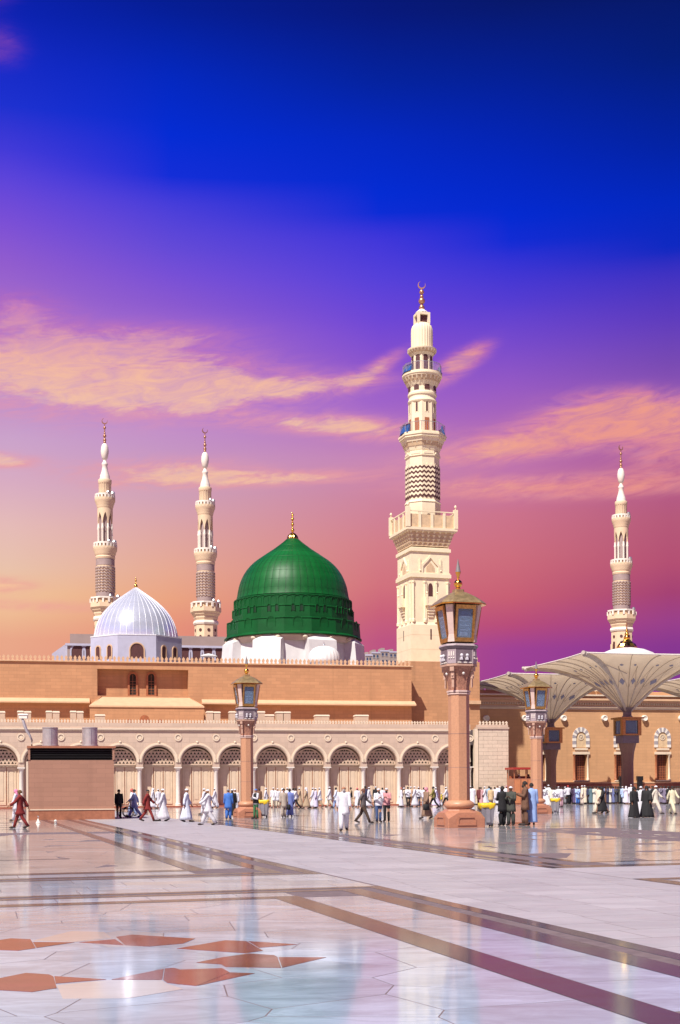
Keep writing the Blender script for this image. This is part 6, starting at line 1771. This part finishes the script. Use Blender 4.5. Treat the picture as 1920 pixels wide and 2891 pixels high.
        if kind in ('scarf', 'hood'):
            b_ = .18 if kind == 'scarf' else .25
            loft(m, [(0, c_.y + .045, c_.z - .02, .10, .07), (0, c_.y + .05, c_.z - .10, .115, .075), (0, c_.y + .05, c_.z - .18, .17, .11), (0, c_.y + .05, c_.z - .18 - b_ * .6, b_, .14)], 16)
    elif kind == 'beard':
        c_ = J['jaw']; m.ball((c_.x, c_.y - .035, c_.z - .025), .058, 12, 1.15)
    elif kind == 'bag':
        w = J['wrR']; m.box(w.x - .02, w.x + .14, w.y - .16, w.y + .16, w.z - .42, w.z - .1).tube([w + Vector((.06, -.1, -.1)), w + Vector((.03, 0, .02)), w + Vector((.06, .1, -.1))], .012, 5)
    me = m.mesh(kind, None, True)
    me.materials.append(None)
    CACHE[kind, p] = me
    return me
PART = {'robe': 'robe', 'tunic': 'tunic', 'shirt': 'shirt', 'vest': 'vest', 'abaya': 'black_robe', 'trousers': 'trousers', 'shalwar': 'loose_trousers', 'shoes': 'shoes', 'cap': 'cap', 'hair': 'hair', 'scarf': 'headscarf', 'hood': 'head_veil', 'bag': 'shoulder_bag', 'beard': 'beard'}
def put(o, mat):
    o.material_slots[0].link = 'OBJECT'; o.material_slots[0].material = mat
def person(px, foot, top, yaw, pose, label, wear, skin_='b', group='people on the plaza', z=0.006, grow=1.0, maxd=None):
    g_ = ground(px, foot)
    d = g_.y
    lim = FA.depth(px) - 1.1 if px < 1440 else 114.0
    if z < .1 and d > lim:
        g_ = g_ * (lim / d); d = lim
    hgt = (foot - top) * g_.y / FPX
    if grow == 1.0: hgt = min(1.86, max(1.56, hgt))
    sc = hgt / 1.72 / (1.0 if pose in ('stand', 'fold') else .965)
    o = link('person', body(pose)); put(o, SK[skin_])
    o.location = (g_.x, g_.y, z); o.rotation_euler.z = R(yaw); o.scale = (sc * .95, sc * .95, sc)
    tag(o, label, 'person', group)
    for kind, col in wear:
        c = link(PART[kind], garment(kind, pose), o); put(c, C(col))
    return o
WH, CRM, TAN, BLK, NAV, BLU, LBL = (.63, .63, .68), (.66, .58, .44), (.42, .31, .20), (.012, .012, .014), (.035, .04, .09), (.05, .16, .50), (.35, .46, .72)
MAR, DGR, BRN, GRY, OLV, PNK, LIL, GRN, RED, TEA = (.20, .018, .016), (.09, .09, .085), (.15, .075, .045), (.25, .25, .28), (.20, .17, .04), (.55, .26, .27), (.60, .56, .72), (.04, .15, .06), (.45, .05, .05), (.10, .17, .20)
HR = (.02, .016, .014); JEAN = (.05, .085, .20); SHO = (.03, .02, .018)
L_, Rr_, F_, B_ = -90, 90, 0, 180
def thobe(c=WH, head='cap', hc=WH): return [('robe', c), ('shoes', SHO), (head, hc)]
def kameez(c=WH, t=None, head='cap', hc=WH): return [('tunic', c), ('shalwar', t or c), ('shoes', SHO), (head, hc)]
def suit(c, t, head='hair', hc=HR): return [('shirt', c), ('trousers', t), ('shoes', SHO), (head, hc)]
BD = [('beard', HR)]; GBD = [('beard', (.35, .33, .32))]
near = [
 (57, 2339, 2243, L_, 'swing', 'person in maroon outfit striding left past the kiosk corner', [('tunic', MAR), ('trousers', MAR), ('shoes', SHO), ('hair', (.12, .06, .02))], 'b'),
 (46, 2318, 2236, L_, 'stroll', 'person in white with pink headscarf half hidden behind the maroon walker', kameez(WH, WH, 'scarf', (.65, .22, .38)), 'b'),
 (336, 2310, 2239, F_ + 20, 'stand', 'person all in black standing at the right edge of the kiosk', suit(BLK, BLK), 'c'),
 (373, 2304, 2228, L_ + 20, 'stroll', 'person in white shirt and red headcloth pushing the wheelchair', kameez(WH, LBL, 'scarf', (.50, .12, .10)), 'b'),
 (380, 2307, 2240, L_, 'walk', 'person in bright blue outfit walking beside the wheelchair', kameez(LBL, LBL, 'hair', HR), 'b'),
 (417, 2319, 2243, L_ + 180, 'walk', 'person in dark maroon suit and dark hat walking right', [('tunic', MAR), ('trousers', MAR), ('shoes', SHO), ('cap', BLK)], 'b'),
 (432, 2283, 2231, Rr_, 'stroll', 'person in white robe and white hood, left of the pair by the first door', thobe(WH, 'hood', WH), 'c'),
 (447, 2283, 2228, F_ + 30, 'stand', 'person in white robe and cap, right of the pair by the first door', thobe(WH), 'c'),
 (461, 2319, 2246, L_, 'stroll', 'short person in white robe and cap walking behind the maroon suit', thobe(WH), 'b'),
 (527, 2321, 2238, Rr_, 'stroll', 'lone person in bluish white robe and white cap walking right', thobe((.62, .68, .80)), 'b'),
 (588, 2330, 2228, L_, 'swing', 'person in loose white shirt and trousers taking a long step left', kameez(WH, (.60, .60, .64)) + BD, 'b'),
 (577, 2300, 2229, L_, 'stroll', 'person in white just behind the long-stepping one', kameez(WH), 'b'),
 (607, 2282, 2227, L_, 'stroll', 'person in white robe at the column left of the leftmost lamp', thobe(WH), 'c'),
 (645, 2313, 2244, B_, 'stand', 'person in bright royal blue clothes near the leftmost lamp', kameez(BLU, BLU, 'cap', GRY), 'b'),
 (656, 2308, 2240, B_, 'stand', 'person in black robe and white cap beside the royal blue one', thobe(BLK), 'c'),
 (664, 2303, 2241, F_, 'stand', 'person in white robe and cap closest to the leftmost lamp plinth', thobe(WH), 'b'),
 (723, 2312, 2244, L_ + 40, 'fold', 'person with blue cap, dark vest and green trousers by the lamp bin', [('shirt', WH), ('vest', BLK), ('trousers', GRN), ('shoes', SHO), ('cap', BLU)], 'b'),
 (801, 2308, 2243, F_ + 20, 'stand', 'person in grey tan clothes carrying a black bag', kameez((.40, .34, .28), (.40, .34, .28), 'hair', HR) + [('bag', BLK)], 'b'),
 (818, 2307, 2240, B_, 'stand', 'person in long slate blue robe standing with back turned', thobe((.15, .20, .48), 'hair', HR), 'c'),
 (971, 2346, 2220, F_, 'stroll', 'bald person in long white shirt walking toward the camera', [('tunic', WH), ('shalwar', WH), ('shoes', SHO), ('beard', (.35, .33, .32))], 'a'),
 (1026, 2324, 2226, Rr_ - 15, 'walk', 'person in dark grey shirt and brown trousers striding right', suit((.10, .085, .085), (.06, .035, .022), 'hair', (.14, .06, .04)), 'a'),
 (1069, 2322, 2225, F_ + 15, 'fold', 'person in white shirt, blue jeans and white cap beside the pink shirt', suit(WH, JEAN, 'cap', WH) + BD, 'a'),
 (1092, 2320, 2224, F_ - 15, 'fold', 'person in pink shirt, black trousers and white cap', suit(PNK, BLK, 'cap', WH) + BD, 'a'),
 (1204, 2312, 2235, L_ + 30, 'stroll', 'person in brown robe and pink headscarf carrying a dark bag', thobe((.24, .15, .10), 'scarf', (.60, .25, .30)) + [('bag', BLK)], 'b'),
 (1419, 2331, 2219, B_ + 20, 'fold', 'person in shade-darkened outfit, leftmost of the group of four by the big lamp', kameez(BLK, BLK, 'hair', HR), 'c'),  # shade on the first three of this group put into their clothing colours
 (1443, 2331, 2219, F_ - 30, 'fold', 'person in shade-darkened grey green tunic, second in the group of four', kameez((.055, .06, .05), (.05, .055, .05), 'cap', WH), 'c'),
 (1483, 2331, 2205, L_, 'fold', 'tall person in brown tunic, third in the group of four', kameez(BRN, BRN, 'hair', HR) + BD, 'c'),
 (1501, 2330, 2210, B_, 'stand', 'person in long light blue robe, rightmost of the group of four', thobe((.26, .38, .66), 'hair', HR), 'b'),
 (1690, 2297, 2231, L_ + 30, 'stroll', 'person in cream outfit walking in front of the right crowd', kameez(CRM, CRM, 'hair', HR), 'b'),
 (1700, 2297, 2226, L_ + 20, 'walk', 'person in black robe walking close behind the cream outfit', thobe(BLK, 'hood', BLK), 'b'),
 (1790, 2309, 2222, F_ + 30, 'stand', 'person in wide black robe and veil, left of the black veiled pair', [('abaya', BLK), ('shoes', SHO), ('hood', BLK)], 'b'),
 (1826, 2308, 2224, F_ - 25, 'stroll', 'person in wide black robe and veil, right of the black veiled pair', [('abaya', BLK), ('shoes', SHO), ('hood', BLK)], 'b'),
 (1810, 2307, 2219, B_, 'stand', 'person in white robe seen between the two black veiled figures', thobe(WH), 'b'),
 (1852, 2298, 2217, Rr_ - 30, 'walk', 'person in cream tunic and white cap walking right of the veiled pair', kameez((.60, .55, .46), (.60, .55, .46)), 'c'),
 (1899, 2299, 2219, F_ + 25, 'walk', 'person in cream clothes walking near the right edge', kameez((.62, .58, .40), (.62, .58, .40), 'hair', HR), 'c'),
]
for px, ft, tp, yaw, ps, lab, wear, sk in near: person(px, ft, tp, yaw, ps, lab, wear, sk)
nth = ['first', 'second', 'third', 'fourth', 'fifth', 'sixth', 'seventh', 'eighth', 'ninth', 'tenth', 'eleventh', 'twelfth', 'thirteenth', 'fourteenth', 'fifteenth', 'sixteenth', 'seventeenth', 'eighteenth', 'nineteenth', 'twentieth', 'twenty-first', 'twenty-second', 'twenty-third', 'twenty-fourth', 'twenty-fifth', 'twenty-sixth', 'twenty-seventh', 'twenty-eighth', 'twenty-ninth', 'thirtieth', 'thirty-first', 'thirty-second', 'thirty-third', 'thirty-fourth', 'thirty-fifth', 'thirty-sixth', 'thirty-seventh', 'thirty-eighth', 'thirty-ninth', 'fortieth']
def row(lst, where, group):
    for i, (px, ft, tp, yaw, ps, look, wear, sk) in enumerate(sorted(lst, key=lambda r_: r_[0])):
        person(px, ft, tp, yaw, ps, 'person in %s, %s from left %s' % (look, nth[i], where), wear, sk, group)
rowA = [
 (732, 2280, 2228, F_, 'stand', 'dark brown', kameez(BRN, BRN, 'hair', HR), 'c'),
 (751, 2279, 2225, Rr_, 'stroll', 'white robe', thobe(WH), 'c'),
 (772, 2281, 2224, F_, 'stroll', 'white with black vest', kameez(WH, CRM) + [('vest', BLK)], 'b'),
 (784, 2280, 2227, F_, 'stand', 'white with dark vest', kameez(WH, CRM) + [('vest', BLK)], 'b'),
 (798, 2281, 2230, L_, 'stand', 'white with white hood', thobe(WH, 'hood', WH), 'b'),
 (811, 2284, 2223, F_, 'stand', 'white shirt', kameez(WH), 'c'),
 (828, 2281, 2225, B_, 'stand', 'white', kameez(WH, WH, 'hair', HR), 'c'),
 (835, 2285, 2231, L_, 'walk', 'white shirt and black trousers', suit(WH, BLK), 'b'),
 (846, 2279, 2228, L_, 'stroll', 'tan robe', thobe(TAN), 'c'),
 (865, 2283, 2230, L_, 'stroll', 'tan robe and white scarf', thobe(TAN, 'hood', WH), 'b'),
 (884, 2282, 2227, L_, 'stroll', 'white', thobe(WH), 'c'),
 (892, 2282, 2226, L_, 'stand', 'pale lilac robe', thobe(LIL), 'c'),
 (903, 2280, 2228, L_, 'stroll', 'pale tan shirt', kameez(WH, TAN), 'c'),
 (931, 2279, 2222, L_, 'stroll', 'white tunic', kameez(WH, CRM), 'c'),
 (949, 2281, 2226, L_, 'stroll', 'bluish white tunic', kameez((.62, .68, .80), LBL, 'hair', HR), 'c'),
]
row(rowA, 'between leftmost lamp and bald walker', 'people along the arcade, left part')
rowB = [
 (991, 2279, 2224, L_, 'stroll', 'black vest and tan trousers', suit(TAN, TAN) + [('vest', BLK)], 'b'),
 (1009, 2279, 2225, F_, 'stand', 'white robe and red scarf', thobe(WH, 'scarf', (.55, .15, .15)), 'b'),
 (1031, 2278, 2219, F_, 'stand', 'dark clothes', suit(NAV, BLK), 'c'),
 (1042, 2280, 2223, Rr_, 'stroll', 'white', thobe(WH), 'c'),
 (1061, 2278, 2220, B_, 'stand', 'black and white cap', suit(BLK, BLK, 'cap', WH), 'c'),
 (1080, 2278, 2224, B_, 'stand', 'white and dark hair', kameez(WH, WH, 'hair', HR), 'c'),
 (1133, 2279, 2226, Rr_, 'stand', 'white', thobe(WH, 'cap', (.5, .12, .1)), 'b'),
 (1141, 2278, 2223, L_, 'walk', 'tan robe', thobe((.50, .42, .33)), 'c'),
 (1152, 2278, 2221, F_, 'fold', 'white shirt and black trousers', suit(WH, BLK), 'c'),
 (1160, 2277, 2220, B_, 'stand', 'peach shirt', suit((.60, .40, .26), BRN, 'cap', WH), 'c'),
 (1171, 2278, 2221, L_, 'stroll', 'white robe', thobe(WH), 'b'),
 (1182, 2277, 2221, F_, 'fold', 'white shirt and dark trousers', suit(WH, NAV, 'cap', WH), 'c'),
 (1197, 2278, 2224, B_, 'stand', 'white top', suit(WH, GRY), 'c'),
 (1224, 2282, 2220, L_, 'walk', 'olive shirt and dark trousers', suit(OLV, BLK), 'c'),
 (1231, 2278, 2222, L_, 'walk', 'white robe', thobe(LIL), 'c'),
 (1260, 2277, 2221, L_, 'walk', 'white shirt and black trousers', suit(WH, BLK, 'cap', WH), 'c'),
]
row(rowB, 'between bald walker and biggest lamp', 'people along the arcade, middle part')
person(1247, 2277, 2238, L_, 'stand', 'small child in yellow shirt walking just left of the biggest lamp', suit((.62, .50, .04), WH, 'cap', WH), 'c', grow=.7)
rowC = [
 (1328, 2273, 2219, F_, 'stand', 'white', thobe(WH), 'c'), (1335, 2273, 2219, B_, 'stand', 'white robe', thobe(WH, 'hair', HR), 'c'),
 (1353, 2272, 2223, F_, 'stand', 'dark red', kameez((.14, .03, .03), (.14, .03, .03), 'hair', HR), 'c'), (1358, 2272, 2226, F_, 'stand', 'pink', thobe((.55, .32, .33), 'hair', HR), 'c'),
 (1369, 2272, 2221, L_, 'stroll', 'white', thobe(WH), 'c'), (1381, 2272, 2219, B_, 'stand', 'light blue', thobe((.30, .42, .55), 'hair', HR), 'c'),
 (1386, 2281, 2233, B_, 'stand', 'tan shirt', kameez((.55, .40, .22), TAN, 'hair', HR), 'a'), (1397, 2272, 2223, F_, 'stand', 'white tunic', kameez(WH, WH, 'hair', HR), 'c'),
 (1405, 2271, 2216, F_, 'stand', 'white and brown hair', thobe(WH, 'hair', BRN), 'b'), (1411, 2272, 2223, L_, 'stroll', 'bluish white', thobe((.5, .58, .78)), 'c'),
 (1430, 2271, 2217, F_, 'stand', 'white with pink cap', thobe(WH, 'cap', (.60, .30, .45)), 'c'), (1437, 2271, 2217, F_, 'stand', 'white with lilac cap', thobe(WH, 'cap', LIL), 'c'),
 (1451, 2271, 2222, F_, 'stand', 'white and dark hair', thobe(WH, 'hair', HR), 'c'), (1464, 2271, 2219, B_, 'stand', 'pale blue robe', thobe((.28, .46, .66)), 'c'),
 (1469, 2271, 2222, F_, 'stand', 'white cap and robe', thobe(WH), 'c')]
row(rowC, 'between biggest and rightmost lamps', 'people before the block wing')
rowD = [(1539, 2276, 2221, 'white', thobe(WH)), (1549, 2277, 2215, 'white', thobe((.68, .70, .72))), (1557, 2280, 2226, 'cream tunic', kameez((.66, .60, .52), (.66, .60, .52), 'hair', HR)),
        (1570, 2284, 2232, 'white tunic', kameez(WH, GRY, 'hair', HR)), (1577, 2272, 2220, 'white robe', thobe(WH)), (1586, 2279, 2222, 'white top and pink trousers', suit(WH, (.5, .3, .35))), (1596, 2270, 2223, 'white and grey', suit(WH, GRY, 'cap', WH)),
        (1604, 2270, 2217, 'white shirt with folded arms', suit(WH, BLK, 'hair', RED)), (1613, 2268, 2224, 'dark purple', thobe((.05, .03, .07), 'hair', HR)), (1621, 2269, 2225, 'purple', thobe((.10, .07, .17), 'hair', HR)),
        (1631, 2271, 2221, 'light blue tunic', kameez((.38, .52, .80), BLU)), (1644, 2273, 2217, 'long cream tunic', kameez((.70, .62, .50), (.66, .58, .48))), (1651, 2270, 2217, 'white cap and cream', thobe(CRM)),
        (1659, 2270, 2222, 'navy', suit(NAV, BLK)), (1669, 2270, 2221, 'teal grey robe', thobe(TEA, 'hair', HR)), (1680, 2270, 2222, 'pale cream', thobe((.60, .58, .50), 'hair', HR)),
        (1688, 2268, 2223, 'black', thobe(BLK, 'hair', HR)), (1707, 2269, 2223, 'grey blue', thobe((.20, .24, .40), 'hair', HR)), (1714, 2268, 2224, 'dark blue', thobe(NAV, 'hair', HR)), (1721, 2269, 2222, 'cream robe', thobe((.62, .60, .50), 'hair', HR)),
        (1731, 2269, 2222, 'slate blue', thobe((.14, .17, .36), 'hair', HR)), (1738, 2268, 2224, 'dark grey', thobe(DGR, 'hair', HR)), (1745, 2268, 2221, 'black robe', thobe(BLK, 'hair', HR)), (1752, 2268, 2223, 'black veil', thobe(BLK, 'hood', BLK)),
        (1758, 2269, 2223, 'pale blue', kameez((.42, .55, .80), NAV)), (1768, 2270, 2225, 'white robe and hood', thobe((.70, .66, .78), 'hood', WH)), (1782, 2271, 2214, 'white cap and shirt', thobe(WH)),
        (1833, 2269, 2223, 'grey', thobe(GRY, 'hair', HR)), (1841, 2269, 2224, 'black', thobe(BLK, 'hair', HR)), (1868, 2269, 2228, 'dark grey lilac', thobe((.16, .14, .2), 'hair', HR)),
        (1876, 2270, 2231, 'grey lilac robe', thobe((.20, .17, .25), 'hair', HR)), (1888, 2270, 2229, 'black robe', thobe(BLK, 'hair', HR)), (1913, 2271, 2230, 'brown grey', thobe((.15, .11, .10), 'hair', HR))]
rp = random.Random(11)
row([(a, b, c, rp.choice((B_, F_, B_ + 25, F_ - 30, L_, Rr_)), 'fold' if 'folded' in d else rp.choice(('stand', 'stand', 'fold')), d, w_, rp.choice('bcc')) for a, b, c, d, w_ in rowD], 'in crowd before right hall', 'crowd before the right hall')
# back rank of the crowd: mostly dark heads between the front ones
rowE = []
x = 1592
while x < 1930:
    if not (1770 < x < 1794):
        c = rp.choice([BLK, NAV, DGR, (.05, .05, .10), BRN, GRY, (.12, .12, .2), WH])
        nm_ = {BLK: 'black', NAV: 'navy', DGR: 'charcoal', BRN: 'brown', GRY: 'grey', WH: 'white'}.get(c, 'dark blue')
        rowE.append((x, 2267.0, 2224, rp.choice((B_, F_, 30)), 'stand', nm_, thobe(c, 'hair', HR), 'c'))
    x += 10.5
row(rowE, 'in hindmost rank before right hall', 'hindmost rank of the crowd')
for i, (px, tp) in enumerate(((1467, 2183), (1493, 2184))):          # two people inside the booth
    g_ = ground(px, 2272)
    person(px, 2272, 2272 - 1.7 * FPX / g_.y, F_ if i else L_, 'stand', ['person inside the booth, left one', 'person inside the booth, right one at the post'][i], thobe(CRM if i == 0 else BRN, 'hair' if i else 'cap', HR if i else WH), 'c', 'people in the booth', z=bz_(2184) - 1.72 + .006)
# ------------------------------------------------------------------ wheelchair
g_ = ground(356, 2309)
wc = empty('wheelchair', (g_.x, g_.y, .006), R(-75), 'black wheelchair pushed along beside the kiosk', 'wheelchair')
MB().box(-.23, .23, -.22, .22, .46, .52).build('seat', M['rubber'], wc)
MB().box(-.23, .23, .22, .27, .52, .95).build('backrest', M['rubber'], wc)
for s_ in (-1, 1):
    w = MB().lathe([(.27, -.02), (.30, -.02), (.31, 0), (.30, .02), (.27, .02), (.27, -.02)], 24, caps=False); w.v = [(s_ * .29 + z_, .12 + y_, .31 + x_) for x_, y_, z_ in w.v]
    w = w.build('wheel', M['rubber'], wc, True)
    sp = MB()
    for k in range(6): sp.tube([(s_ * .29, .12, .31), (s_ * .29, .12 + .28 * math.cos(k * math.pi / 3), .31 + .28 * math.sin(k * math.pi / 3))], .006, 4)
    sp.build('spokes', M['steel'], w)
    c = MB().lathe([(1e-3, -.015), (.08, -.015), (.08, .015), (1e-3, .015)], 12); c.v = [(s_ * .24 + z_, -.38 + y_, .081 + x_) for x_, y_, z_ in c.v]; c.build('caster', M['rubber'], wc)
    MB().tube([(s_ * .25, .25, .95), (s_ * .25, .36, .97)], .02, 6).build('push_handle', M['rubber'], wc)
    MB().tube([(s_ * .25, .24, .5), (s_ * .25, .24, .95)], .015, 6).tube([(s_ * .25, .2, .68), (s_ * .25, -.22, .68), (s_ * .25, -.25, .48), (s_ * .2, -.42, .14)], .015, 6).tube([(s_ * .25, .12, .31), (s_ * .25, .12, .5)], .015, 6).tube([(s_ * .24, -.38, .08), (s_ * .25, -.25, .48)], .013, 5).build('side_frame', M['steel'], wc)
    MB().box(s_ * .14 - .08, s_ * .14 + .08, -.50, -.36, .11, .13).build('footrest', M['rubber'], wc)
